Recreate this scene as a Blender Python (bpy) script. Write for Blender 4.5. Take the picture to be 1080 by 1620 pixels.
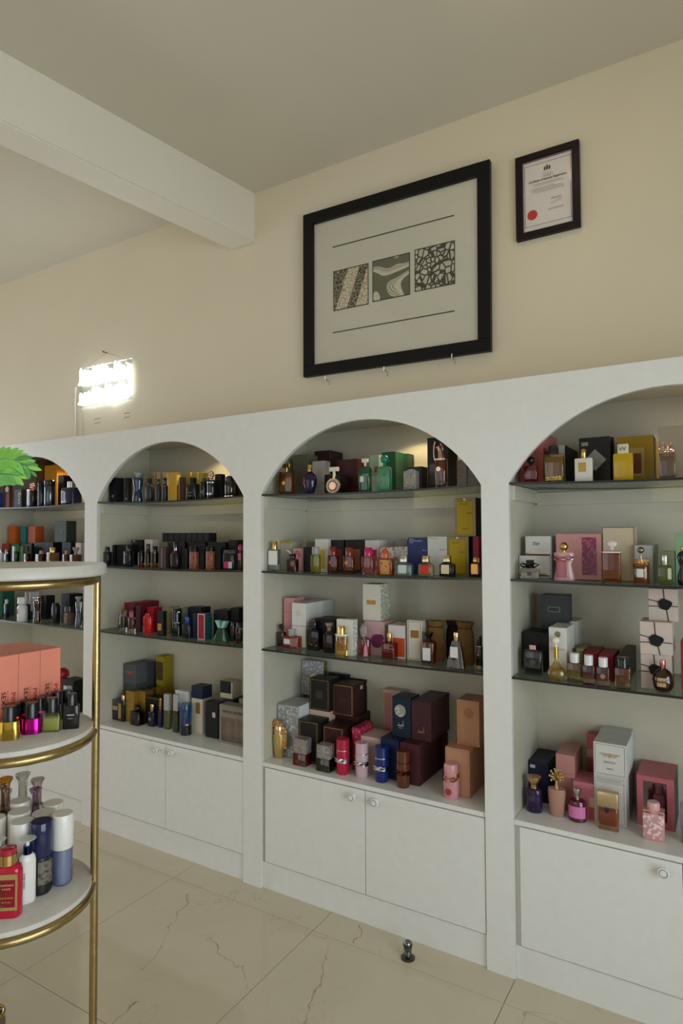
import bpy, bmesh, math, random
from mathutils import Vector, Matrix
random.seed(7)
for o in list(bpy.data.objects): bpy.data.objects.remove(o, do_unlink=True)
SC = bpy.context.scene
COL = SC.collection
PI = math.pi

# ------------------------------------------------------------------ camera
def make_camera():
    f, yaw, pitch, roll = 1001.74, 0.5430, 0.0367, -0.0048
    F = Vector((-math.sin(yaw)*math.cos(pitch), math.cos(yaw)*math.cos(pitch), math.sin(pitch)))
    R = Vector((math.cos(yaw), math.sin(yaw), 0)); U = R.cross(F)
    c, s = math.cos(roll), math.sin(roll)
    R2 = R*c + U*s; U2 = -R*s + U*c
    cd = bpy.data.cameras.new('camera'); co = bpy.data.objects.new('camera', cd); COL.objects.link(co)
    m = Matrix((R2, U2, -F)).transposed().to_4x4(); m.translation = Vector((1.7721, -2.2385, 1.5437))
    co.matrix_world = m
    cd.sensor_fit = 'VERTICAL'; cd.sensor_height = 36; cd.sensor_width = 24
    cd.lens = 36*f/1620; cd.clip_start = 0.02
    SC.camera = co
make_camera()

# ------------------------------------------------------------------ world, daylight, exposure
SC.view_settings.view_transform = 'Standard'; SC.view_settings.look = 'None'
SC.view_settings.gamma = 1; SC.view_settings.use_curve_mapping = False
SC.view_settings.exposure = EXPOSURE = 0.0
w = bpy.data.worlds.new('world'); SC.world = w; w.use_nodes = True
w.node_tree.nodes['Background'].inputs[0].default_value = (0.85, 0.9, 1.0, 1)
w.node_tree.nodes['Background'].inputs[1].default_value = 0.8

def area(name, loc, direction, sx, sy, power, color):
    l = bpy.data.lights.new(name, 'AREA'); l.shape = 'RECTANGLE'; l.size = sx; l.size_y = sy
    l.energy = power; l.color = color
    o = bpy.data.objects.new(name, l); COL.objects.link(o); o.location = loc
    o.rotation_euler = Vector(direction).to_track_quat('-Z', 'Y').to_euler()
    return o
# daylight through the two shop windows
area('daylight_right', (3.62, -2.35, 1.22), (-1, 0, -0.12), 2.9, 1.85, 92, (0.82, 0.96, 1.03))
area('daylight_front', (-1.5, -4.62, 1.55), (0, 1, -0.02), 3.4, 2.3, 17, (1.0, 0.92, 0.78))
area('daylight_left', (-5.02, -1.15, 1.5), (1, -.05, -0.02), 1.9, 2.2, 56, (0.87, 0.98, 1.09))

# ------------------------------------------------------------------ materials
def lin(c):
    return tuple((x/12.92 if x <= 0.04045 else ((x+0.055)/1.055)**2.4) for x in c)
def hx(h):
    return lin(tuple(int(h[i:i+2], 16)/255 for i in (0, 2, 4)))
MATS = {}
def newmat(key):
    m = bpy.data.materials.new(key); m.use_nodes = True; nt = m.node_tree; nt.nodes.clear()
    out = nt.nodes.new('ShaderNodeOutputMaterial')
    return m, nt, out
def pbsdf(nt, col, rough=.5, metal=0, spec=.5, coat=0, coatr=.08):
    b = nt.nodes.new('ShaderNodeBsdfPrincipled')
    b.inputs['Base Color'].default_value = (*col, 1); b.inputs['Roughness'].default_value = rough
    b.inputs['Metallic'].default_value = metal; b.inputs['Specular IOR Level'].default_value = spec
    b.inputs['Coat Weight'].default_value = coat; b.inputs['Coat Roughness'].default_value = coatr
    return b
def ND(nt, t, **kw):
    n = nt.nodes.new(t)
    for k, v in kw.items(): setattr(n, k, v)
    return n
def mix_rgb(nt, fac, a, b):
    n = ND(nt, 'ShaderNodeMix', data_type='RGBA')
    for s, v in ((n.inputs[0], fac), (n.inputs[6], a), (n.inputs[7], b)):
        if hasattr(v, 'is_linked'): nt.links.new(v, s)
        elif isinstance(v, tuple): s.default_value = (*v, 1)
        else: s.default_value = v
    return n.outputs[2]
def math_n(nt, op, a, b=0.0, c=None, clamp=False):
    n = ND(nt, 'ShaderNodeMath', operation=op); n.use_clamp = clamp
    for i, v in enumerate((a, b) if c is None else (a, b, c)):
        if hasattr(v, 'is_linked'): nt.links.new(v, n.inputs[i])
        else: n.inputs[i].default_value = v
    return n.outputs[0]
def wear(nt, b, col, amt=.06, scale=6, bump=0.0, bscale=400):
    tc = ND(nt, 'ShaderNodeNewGeometry')
    no = ND(nt, 'ShaderNodeTexNoise'); no.inputs['Scale'].default_value = scale; no.inputs['Detail'].default_value = 3
    nt.links.new(tc.outputs['Position'], no.inputs['Vector'])
    c2 = tuple(x*(1-amt) for x in col); c3 = tuple(min(1, x*(1+amt)) for x in col)
    nt.links.new(mix_rgb(nt, no.outputs[0], c2, c3), b.inputs['Base Color'])
    if bump:
        n2 = ND(nt, 'ShaderNodeTexNoise'); n2.inputs['Scale'].default_value = bscale
        nt.links.new(tc.outputs['Position'], n2.inputs['Vector'])
        bp = ND(nt, 'ShaderNodeBump'); bp.inputs['Strength'].default_value = bump; bp.inputs['Distance'].default_value = .002
        nt.links.new(n2.outputs[0], bp.inputs['Height']); nt.links.new(bp.outputs[0], b.inputs['Normal'])
def M(kind, col='ffffff'):
    key = kind + '_' + col
    if key in MATS: return MATS[key]
    c = hx(col); m, nt, out = newmat(key); L = nt.links.new
    if kind in ('paper', 'gloss', 'matte', 'paint', 'satin', 'foil', 'cloth'):
        P = dict(paper=(.45, 0, .2, .05, .2), gloss=(.14, 0, .35, .3, .05), matte=(.7, 0, .3, 0, .1), paint=(.5, 0, .3, 0, .1), satin=(.3, 0, .5, .15, .1), foil=(.28, .75, .5, 0, .1), cloth=(.85, 0, .2, 0, .1))[kind]
        b = pbsdf(nt, c, *P)
        if kind == 'paint': wear(nt, b, c, .03, 2.5, .05, 90)
        elif kind == 'cloth': wear(nt, b, c, .35, 60, .8, 300)
        else: wear(nt, b, c, .05, 25)
        L(b.outputs[0], out.inputs[0])
    elif kind in ('metal', 'brass'):
        b = pbsdf(nt, c, .18 if kind == 'metal' else .3, 1.0)
        wear(nt, b, c, .22 if kind == 'brass' else .05, 40, .25 if kind == 'brass' else 0, 60); L(b.outputs[0], out.inputs[0])
    elif kind in ('glass', 'pane', 'shelf'):
        t = ND(nt, 'ShaderNodeBsdfTransparent'); t.inputs[0].default_value = (*c, 1)
        g = ND(nt, 'ShaderNodeBsdfGlossy'); g.inputs['Roughness'].default_value = .04 if kind != 'pane' else .02
        g.inputs[0].default_value = (1, 1, 1, 1)
        lw = ND(nt, 'ShaderNodeLayerWeight'); lw.inputs[0].default_value = .35 if kind == 'glass' else .25
        fa = math_n(nt, 'MULTIPLY', lw.outputs[0], .75 if kind == 'glass' else .6)
        fa = math_n(nt, 'ADD', fa, (.03 if kind == 'glass' else .02), clamp=True)
        mx = ND(nt, 'ShaderNodeMixShader'); L(fa, mx.inputs[0]); L(t.outputs[0], mx.inputs[1]); L(g.outputs[0], mx.inputs[2])
        L(mx.outputs[0], out.inputs[0])
    elif kind == 'liquid':
        t = ND(nt, 'ShaderNodeBsdfTransparent'); t.inputs[0].default_value = (*[x**.7 for x in c], 1)
        cb = tuple(min(.95, x*1.35) for x in c)
        b = pbsdf(nt, cb, .12, 0, .4)
        tr = ND(nt, 'ShaderNodeBsdfTranslucent'); tr.inputs[0].default_value = (*cb, 1)
        m2 = ND(nt, 'ShaderNodeMixShader'); m2.inputs[0].default_value = .4; L(b.outputs[0], m2.inputs[1]); L(tr.outputs[0], m2.inputs[2])
        mx = ND(nt, 'ShaderNodeMixShader'); mx.inputs[0].default_value = .62
        L(t.outputs[0], mx.inputs[1]); L(m2.outputs[0], mx.inputs[2]); L(mx.outputs[0], out.inputs[0])
    elif kind == 'frost':
        b = pbsdf(nt, c, .25, 0, .5, .3); b.inputs['Transmission Weight'].default_value = .35; L(b.outputs[0], out.inputs[0])
    elif kind == 'crystal':      # cut glass with facet relief
        b = pbsdf(nt, c, .08, 0, .8, .5)
        vo = ND(nt, 'ShaderNodeTexVoronoi'); vo.inputs['Scale'].default_value = 90
        ge = ND(nt, 'ShaderNodeNewGeometry'); L(ge.outputs['Position'], vo.inputs['Vector'])
        bp = ND(nt, 'ShaderNodeBump'); bp.inputs['Strength'].default_value = .9; bp.inputs['Distance'].default_value = .01
        L(vo.outputs['Distance'], bp.inputs['Height']); L(bp.outputs[0], b.inputs['Normal'])
        t = ND(nt, 'ShaderNodeBsdfTransparent'); t.inputs[0].default_value = (*c, 1)
        mx = ND(nt, 'ShaderNodeMixShader'); mx.inputs[0].default_value = .45
        L(t.outputs[0], mx.inputs[1]); L(b.outputs[0], mx.inputs[2]); L(mx.outputs[0], out.inputs[0])
    elif kind == 'hammer':      # relief of small dimples
        b = pbsdf(nt, c, .25, .8 if col[0] in 'abcdef' else 0, .6)
        vo = ND(nt, 'ShaderNodeTexVoronoi'); vo.inputs['Scale'].default_value = 180
        ge = ND(nt, 'ShaderNodeNewGeometry'); L(ge.outputs['Position'], vo.inputs['Vector'])
        bp = ND(nt, 'ShaderNodeBump'); bp.inputs['Strength'].default_value = 1; bp.inputs['Distance'].default_value = .004
        L(vo.outputs['Distance'], bp.inputs['Height']); L(bp.outputs[0], b.inputs['Normal']); L(b.outputs[0], out.inputs[0])
    elif kind in ('fleck', 'lace', 'check'):      # printed patterns on paper and glass
        b = pbsdf(nt, c, .35, 0, .5, .2)
        ge = ND(nt, 'ShaderNodeNewGeometry')
        dark = {'fleck': tuple(x*.25 for x in c), 'lace': tuple(min(1, x*1.9+.06) for x in c), 'check': (.012, .012, .012)}[kind]
        if kind == 'check':
            ck = ND(nt, 'ShaderNodeTexChecker'); ck.inputs['Scale'].default_value = 230
            L(ge.outputs['Position'], ck.inputs['Vector']); fac = ck.outputs['Fac']
            mp = ND(nt, 'ShaderNodeMapping'); mp.inputs['Rotation'].default_value = (.0, .0, .0); L(ge.outputs['Position'], mp.inputs[0]); L(mp.outputs[0], ck.inputs['Vector'])
        else:
            no = ND(nt, 'ShaderNodeTexNoise'); no.inputs['Scale'].default_value = 120 if kind == 'fleck' else 90; no.inputs['Detail'].default_value = 2
            L(ge.outputs['Position'], no.inputs['Vector'])
            fac = math_n(nt, 'MULTIPLY', math_n(nt, 'SUBTRACT', no.outputs[0], .52), 9, clamp=True)
        L(mix_rgb(nt, fac, c, dark), b.inputs['Base Color']); L(b.outputs[0], out.inputs[0])
    elif kind == 'lamp':
        e = ND(nt, 'ShaderNodeEmission'); e.inputs[0].default_value = (*c, 1); e.inputs[1].default_value = LAMP.get(col, 6); L(e.outputs[0], out.inputs[0])
    elif kind == 'leaf':
        b = pbsdf(nt, c, .38, 0, .5); wear(nt, b, c, .25, 30)
        t = ND(nt, 'ShaderNodeBsdfTranslucent'); t.inputs[0].default_value = (*c, 1)
        mx = ND(nt, 'ShaderNodeMixShader'); mx.inputs[0].default_value = .3
        L(b.outputs[0], mx.inputs[1]); L(t.outputs[0], mx.inputs[2]); L(mx.outputs[0], out.inputs[0])
    MATS[key] = m
    return m
LAMP = {'fff0c8': 14, 'f2fbff': 7, 'ffe6c0': 3}

# ------------------------------------------------------------------ mesh helpers
def link(o, parent=None):
    COL.objects.link(o)
    if parent is not None: o.parent = parent
    return o
def obj(name, bm, mat, parent=None, loc=None, smooth=False):
    me = bpy.data.meshes.new(name)
    bmesh.ops.recalc_face_normals(bm, faces=bm.faces)
    bm.to_mesh(me); bm.free()
    if smooth is not False:
        for p in me.polygons: p.use_smooth = True
        if smooth is not True: me.set_sharp_from_angle(angle=math.radians(smooth))
    me.materials.append(mat)
    o = bpy.data.objects.new(name, me); link(o, parent)
    if loc is not None: o.location = loc
    return o
def tag(o, label, cat, group=None, kind=None):
    o['label'] = label
    if cat: o['category'] = cat
    if group: o['group'] = group
    if kind: o['kind'] = kind
    return o
def empty(name, loc, rz=0):
    o = bpy.data.objects.new(name, None); link(o); o.location = loc; o.rotation_euler = (0, 0, rz); o.empty_display_size = .02
    return o
def BM(): return bmesh.new()
def box(bm, x0, x1, y0, y1, z0, z1, bev=0):
    vs = [bm.verts.new((x, y, z)) for z in (z0, z1) for y in (y0, y1) for x in (x0, x1)]
    fs = [bm.faces.new([vs[i] for i in q]) for q in ((0, 2, 3, 1), (4, 5, 7, 6), (0, 1, 5, 4), (2, 6, 7, 3), (0, 4, 6, 2), (1, 3, 7, 5))]
    if bev:
        es = list({e for f in fs for e in f.edges})
        bmesh.ops.bevel(bm, geom=es, offset=bev, segments=1, affect='EDGES', profile=.5)
    return bm
def rrect(w, d, r, k=3):
    r = min(r, w*.499, d*.499); pts = []
    for cx, cy, a0 in ((w/2-r, d/2-r, 0), (-w/2+r, d/2-r, 90), (-w/2+r, -d/2+r, 180), (w/2-r, -d/2+r, 270)):
        for i in range(k+1):
            a = math.radians(a0+90*i/k); pts.append((cx+r*math.cos(a), cy+r*math.sin(a)))
    return pts
def ell(w, d, n=20):
    return [(w/2*math.cos(2*PI*i/n), d/2*math.sin(2*PI*i/n)) for i in range(n)]
def loft(bm, rings):           # rings: list of (points2d, z)
    prev = None
    for pts, z in rings:
        cur = [bm.verts.new((p[0], p[1], z)) for p in pts]
        if prev is None: bm.faces.new(cur[::-1])
        else:
            n = len(cur)
            for i in range(n): bm.faces.new((prev[i], prev[(i+1) % n], cur[(i+1) % n], cur[i]))
        prev = cur
    bm.faces.new(prev)
    return bm
def sect(sq, w, d, rad=.2, n=20):
    return rrect(w, d, min(w, d)*rad) if sq == 'r' else ell(w, d, n)
def solid(sq, w, d, prof, z0, h, rad=.2, n=20):
    bm = BM()
    return loft(bm, [(sect(sq, max(w*p[1], 1e-4), max(d*(p[2] if len(p) > 2 else p[1]), 1e-4), rad, n), z0+h*p[0]) for p in prof])
def tube(bm, pts, r, n=8, closed=False):
    pts = [Vector(p) for p in pts]; rings = []; N = len(pts)
    up0 = None
    for i, p in enumerate(pts):
        a = pts[(i-1) % N] if (closed or i > 0) else p; b = pts[(i+1) % N] if (closed or i < N-1) else p
        t = (b-a).normalized()
        if up0 is None:
            up0 = Vector((0, 0, 1)) if abs(t.z) < .9 else Vector((1, 0, 0))
        u = t.cross(up0)
        if u.length < 1e-4: u = t.cross(Vector((1, 0, 0)))
        u.normalize(); v = u.cross(t).normalized(); up0 = v
        rr = r[i] if isinstance(r, (list, tuple)) else r
        rings.append([bm.verts.new(p+(u*math.cos(2*PI*k/n)+v*math.sin(2*PI*k/n))*rr) for k in range(n)])
    for i in range(N-(0 if closed else 1)):
        A, B = rings[i], rings[(i+1) % N]
        for k in range(n): bm.faces.new((A[k], A[(k+1) % n], B[(k+1) % n], B[k]))
    if not closed: bm.faces.new(rings[0][::-1]); bm.faces.new(rings[-1])
    return bm
def ball(bm, c, r, seg=14, ring=8, sz=1):
    bmesh.ops.create_uvsphere(bm, u_segments=seg, v_segments=ring, radius=r, matrix=Matrix.Translation(c) @ Matrix.Diagonal((1, 1, sz, 1)))
    return bm
def disc_y(bm, cx, y0, y1, cz, r, n=20, rx=None):      # disc whose axis is Y
    rx = rx or r
    A = [bm.verts.new((cx+rx*math.cos(2*PI*i/n), y0, cz+r*math.sin(2*PI*i/n))) for i in range(n)]
    B = [bm.verts.new((cx+rx*math.cos(2*PI*i/n), y1, cz+r*math.sin(2*PI*i/n))) for i in range(n)]
    bm.faces.new(A); bm.faces.new(B[::-1])
    for i in range(n): bm.faces.new((A[i], B[i], B[(i+1) % n], A[(i+1) % n]))
    return bm
def text(s, size, mat, parent, loc, name='lettering', vertical=False, width=None, side=None, bold=0):
    cu = bpy.data.curves.new('t', 'FONT'); cu.body = s; cu.size = size; cu.align_x = 'CENTER'; cu.align_y = 'CENTER'
    cu.extrude = .0002; cu.resolution_u = 2; cu.offset = bold
    to = bpy.data.objects.new('t', cu); COL.objects.link(to)
    dg = bpy.context.evaluated_depsgraph_get(); dg.update()
    me = bpy.data.meshes.new_from_object(to.evaluated_get(dg)); me.name = name
    bpy.data.objects.remove(to); bpy.data.curves.remove(cu)
    me.materials.clear(); me.materials.append(mat)
    o = bpy.data.objects.new(name, me); link(o, parent); o.location = loc
    o.rotation_euler = (PI/2, PI/2 if vertical else 0, 0) if not side else (PI/2, 0, PI/2)
    if width:
        xs = [v.co.x for v in me.vertices]
        if xs:
            k = width/max(1e-6, max(xs)-min(xs))
            for v in me.vertices: v.co.x *= k
    return o

# ------------------------------------------------------------------ the place
W, P, D, H = 1.0159, 0.1015, 0.3605, 2.1
PITCH = W+P
Z1, Z2, Z3, ZB = 1.7259, 1.3820, 1.0374, 0.5445
YW, ZC = 0.38, 3.38
BX = {1: -2*PITCH, 2: -PITCH, 3: 0.0, 4: PITCH}
WALLC, UNITC, CEILC = 'dfd3ba', 'e3e1dc', 'd2cab8'

def structure(name, bm, mat, label=None):
    o = obj(name, bm, mat); o['kind'] = 'structure'
    if label: o['label'] = label
    return o
def marble_floor():
    m, nt, out = newmat('floor_tile'); L = nt.links.new
    b = pbsdf(nt, hx('d2c4aa'), .1, 0, .5)
    ge = ND(nt, 'ShaderNodeNewGeometry'); pos = ge.outputs['Position']
    n1 = ND(nt, 'ShaderNodeTexNoise'); n1.inputs['Scale'].default_value = 2.2; n1.inputs['Detail'].default_value = 6; n1.inputs['Distortion'].default_value = 1.2; L(pos, n1.inputs['Vector'])
    oi = ND(nt, 'ShaderNodeObjectInfo')
    base = mix_rgb(nt, n1.outputs[0], hx('c2b497'), hx('d8cbb2'))
    base = mix_rgb(nt, math_n(nt, 'MULTIPLY', oi.outputs['Random'], .35), base, hx('c6bda8'))
    # fine hair-line veins: the zero crossings of a noise
    n2 = ND(nt, 'ShaderNodeTexNoise'); n2.inputs['Scale'].default_value = 3.0; n2.inputs['Detail'].default_value = 5; n2.inputs['Distortion'].default_value = .8; L(pos, n2.inputs['Vector'])
    v = math_n(nt, 'ABSOLUTE', math_n(nt, 'SUBTRACT', n2.outputs[0], .5))
    v = math_n(nt, 'SUBTRACT', 1.0, math_n(nt, 'MULTIPLY', v, 130), clamp=True)
    n3 = ND(nt, 'ShaderNodeTexNoise'); n3.inputs['Scale'].default_value = 2.6; L(pos, n3.inputs['Vector'])
    v = math_n(nt, 'MULTIPLY', v, math_n(nt, 'MULTIPLY', math_n(nt, 'SUBTRACT', n3.outputs[0], .5), 5, clamp=True))
    base = mix_rgb(nt, math_n(nt, 'MULTIPLY', v, .55), base, hx('8a6a48'))
    # the few strong rust-brown cracks in the stone
    sx = ND(nt, 'ShaderNodeSeparateXYZ'); L(pos, sx.inputs[0])
    n4 = ND(nt, 'ShaderNodeTexNoise'); n4.inputs['Scale'].default_value = 9; n4.inputs['Detail'].default_value = 3; L(pos, n4.inputs['Vector'])
    wob = math_n(nt, 'MULTIPLY', math_n(nt, 'SUBTRACT', n4.outputs[0], .5), .16)
    for (ax, ay, bx, by) in VEINS:
        dx, dy = bx-ax, by-ay; ln = math.hypot(dx, dy); dx /= ln; dy /= ln
        px = math_n(nt, 'SUBTRACT', sx.outputs[0], ax); py = math_n(nt, 'SUBTRACT', sx.outputs[1], ay)
        al = math_n(nt, 'ADD', math_n(nt, 'MULTIPLY', px, dx), math_n(nt, 'MULTIPLY', py, dy))
        ac = math_n(nt, 'ADD', math_n(nt, 'ADD', math_n(nt, 'MULTIPLY', px, -dy), math_n(nt, 'MULTIPLY', py, dx)), wob)
        line = math_n(nt, 'SUBTRACT', 1.0, math_n(nt, 'MULTIPLY', math_n(nt, 'ABSOLUTE', ac), 190), clamp=True)
        rng = math_n(nt, 'MULTIPLY', math_n(nt, 'GREATER_THAN', al, 0), math_n(nt, 'LESS_THAN', al, ln))
        brk = math_n(nt, 'MULTIPLY', math_n(nt, 'SUBTRACT', n2.outputs[0], .25), 3.2, clamp=True)
        base = mix_rgb(nt, math_n(nt, 'MULTIPLY', math_n(nt, 'MULTIPLY', line, rng), math_n(nt, 'MULTIPLY', brk, .72)), base, hx('84603a'))
    L(base, b.inputs['Base Color']); L(b.outputs[0], out.inputs[0])
    return m
VEINS = [(-0.24, -0.19, -0.02, -0.62), (0.05, -0.75, 0.16, -1.0), (0.47, -0.235, 0.62, -0.54), (0.36, -0.50, 0.05, -0.36), (0.49, -0.01, 0.53, -0.12)]

# floor: grout slab and every tile
X0, X1, Y0, Y1 = -4.93, 3.50, -4.51, 0.38
bm = BM(); box(bm, X0, X1, Y0, Y1, -.12, -.003)
floor = structure('floor', bm, M('matte', '8e7a58'))
TM = marble_floor()
tx, ty = .755, .73; tile_mesh = {}
ix = math.floor((X0-.36)/tx)
for i in range(ix, 6):
    for j in range(-7, 2):
        xa, xb = .36+i*tx, .36+(i+1)*tx; ya, yb = -.13+j*ty, -.13+(j+1)*ty
        xa, xb, ya, yb = max(xa, X0), min(xb, X1), max(ya, Y0), min(yb, Y1-.02)
        if xb-xa < .02 or yb-ya < .02: continue
        g = .0012; key = (round(xb-xa, 3), round(yb-ya, 3))
        if key not in tile_mesh:
            bm = BM(); w2, d2 = (xb-xa)/2-g, (yb-ya)/2-g
            box(bm, -w2, w2, -d2, d2, -.003, 0, .0006)
            me = bpy.data.meshes.new('tile'); bm.to_mesh(me); bm.free(); me.materials.append(TM); tile_mesh[key] = me
        t = bpy.data.objects.new('tile', tile_mesh[key]); link(t, floor); t.location = ((xa+xb)/2, (ya+yb)/2, 0)
# shell
wm = M('paint', WALLC)
structure('wall_back', box(BM(), X0, X1, YW, YW+.15, -.12, ZC), wm)
structure('ceiling', box(BM(), X0-.15, X1+.15, Y0-.15, YW+.15, ZC, ZC+.12), M('paint', CEILC))
def wall_with_window(name, axis, at, th, lo, hi, wlo, whi, wz0, wz1):
    bm = BM()
    for a, b, z0, z1 in ((lo, wlo, -.12, ZC), (whi, hi, -.12, ZC), (wlo, whi, -.12, wz0), (wlo, whi, wz1, ZC)):
        if axis == 'x': box(bm, at, at+th, a, b, z0, z1)
        else: box(bm, a, b, at, at+th, z0, z1)
    return structure(name, bm, wm)
def window(name, axis, at, wlo, whi, z0, z1, n):
    bm = BM(); t = .05
    def B(a, b, c, d):
        if axis == 'x': box(bm, at-.03, at+.03, a, b, c, d)
        else: box(bm, a, b, at-.03, at+.03, c, d)
    B(wlo, whi, z0, z0+t); B(wlo, whi, z1-t, z1)
    for i in range(n+1):
        c = wlo+(whi-wlo)*i/n; c = min(max(c, wlo+t/2), whi-t/2); B(c-t/2, c+t/2, z0+t, z1-t)
    fr = structure(name, bm, M('satin', '3a3a38'))
    for i in range(n):
        a, b = wlo+(whi-wlo)*i/n+t/2, wlo+(whi-wlo)*(i+1)/n-t/2; bm = BM()
        if axis == 'x': box(bm, at-.004, at+.004, a, b, z0+t, z1-t)
        else: box(bm, a, b, at-.004, at+.004, z0+t, z1-t)
        obj('pane', bm, M('pane', 'fbfbfb'), fr)
wall_with_window('wall_right', 'x', X1, .15, Y0, YW, -3.8, -.9, .25, 2.25); window('window_1', 'x', X1+.06, -3.8, -.9, .25, 2.65, 3)
wall_with_window('wall_front', 'y', Y0-.15, .15, X0, X1, -3.2, 1.4, .35, 2.7); window('window_2', 'y', Y0-.06, -3.2, 1.4, .35, 2.7, 4)
wall_with_window('wall_left', 'x', X0-.15, .15, Y0, YW, -2.1, -.2, .35, 2.7); window('window_3', 'x', X0-.08, -2.1, -.2, .35, 2.7, 3)
# ceiling beam, slightly skewed to the wall
bm = BM(); zb = 3.11
a = [(-.505, YW), (-.343, YW), (-.343-.1415*4.89, Y0), (-.505-.1415*4.89, Y0)]
lo_ = [bm.verts.new((x, y, zb)) for x, y in a]; hi_ = [bm.verts.new((x, y, ZC)) for x, y in a]
bm.faces.new(lo_); bm.faces.new(hi_)
for i in range(4): bm.faces.new((lo_[i], lo_[(i+1) % 4], hi_[(i+1) % 4], hi_[i]))
bmesh.ops.bevel(bm, geom=[e for e in bm.edges if all(v.co.z < 3.2 for v in e.verts)], offset=.006, segments=2, affect='EDGES')
structure('trim_1', bm, M('paint', 'e6dfcf'), 'painted ceiling beam crossing the room down to the shelf wall')

# ------------------------------------------------------------------ arched display wall
UM = M('satin', UNITC); NM_ = M('satin', 'c8c2b0')  # niche copy of the unit paint, darkened and warmed to imitate shade in the bays
ARC_H = .289
def arch_pts(x0, n=28):
    c = W/2; R = (c*c+ARC_H**2)/(2*ARC_H); cz = Z1+ARC_H-R; a = math.asin(c/R); out = []
    for i in range(n+1):
        t = -a+2*a*i/n; out.append((x0+c+R*math.sin(t), cz+R*math.cos(t)))
    return out
FT = .02
def face_frame():
    xl, xr = BX[1]-P, BX[4]+W+P
    top = [];
    outline = [(xl, 0), (xl, H), (xr, H), (xr, 0)]
    # walk back along the bottom, cutting every opening
    path = [(xr, 0)]
    for b in (4, 3, 2, 1):
        x0 = BX[b]; path.append((x0+W, 0)); path += [(x, z) for x, z in reversed(arch_pts(x0))]; path.append((x0, 0))
    path.append((xl, 0))
    bm = BM()
    # quads strip by strip so that no concave face is needed
    def quad(pts):
        f = [bm.verts.new((x, 0, z)) for x, z in pts]; g = [bm.verts.new((x, FT, z)) for x, z in pts]
        bm.faces.new(f); bm.faces.new(g[::-1])
        n = len(pts)
        for i in range(n): bm.faces.new((f[i], g[i], g[(i+1) % n], f[(i+1) % n]))
    for b in (1, 2, 3, 4):
        x0 = BX[b]; quad([(x0-P, 0), (x0, 0), (x0, Z1), (x0, H), (x0-P, H), (x0-P, Z1)])
        ap = arch_pts(x0)
        for (xa, za), (xb, zb_) in zip(ap, ap[1:]): quad([(xa, za), (xb, zb_), (xb, H), (xa, H)])
    quad([(BX[4]+W, 0), (xr, 0), (xr, H), (BX[4]+W, H)])
    bmesh.ops.remove_doubles(bm, verts=bm.verts, dist=1e-5)
    # drop the internal walls shared by neighbouring strips
    seen = {}
    for f in list(bm.faces):
        k = tuple(sorted(v.index for v in f.verts)); seen.setdefault(k, []).append(f)
    bm.verts.index_update(); seen = {}
    for f in bm.faces: seen.setdefault(tuple(sorted(v.index for v in f.verts)), []).append(f)
    dead = [f for fs in seen.values() if len(fs) > 1 for f in fs]
    bmesh.ops.delete(bm, geom=dead, context='FACES_ONLY')
    return bm
frame = obj('arched_frame', face_frame(), UM)
tag(frame, 'white painted arched front with slim posts running along the whole shelf wall', 'shelving front')
ARCHNAME = {1: 'first', 2: 'second', 3: 'third', 4: 'fourth'}
SAG = {1: .010, 2: .007, 3: .003}
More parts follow.
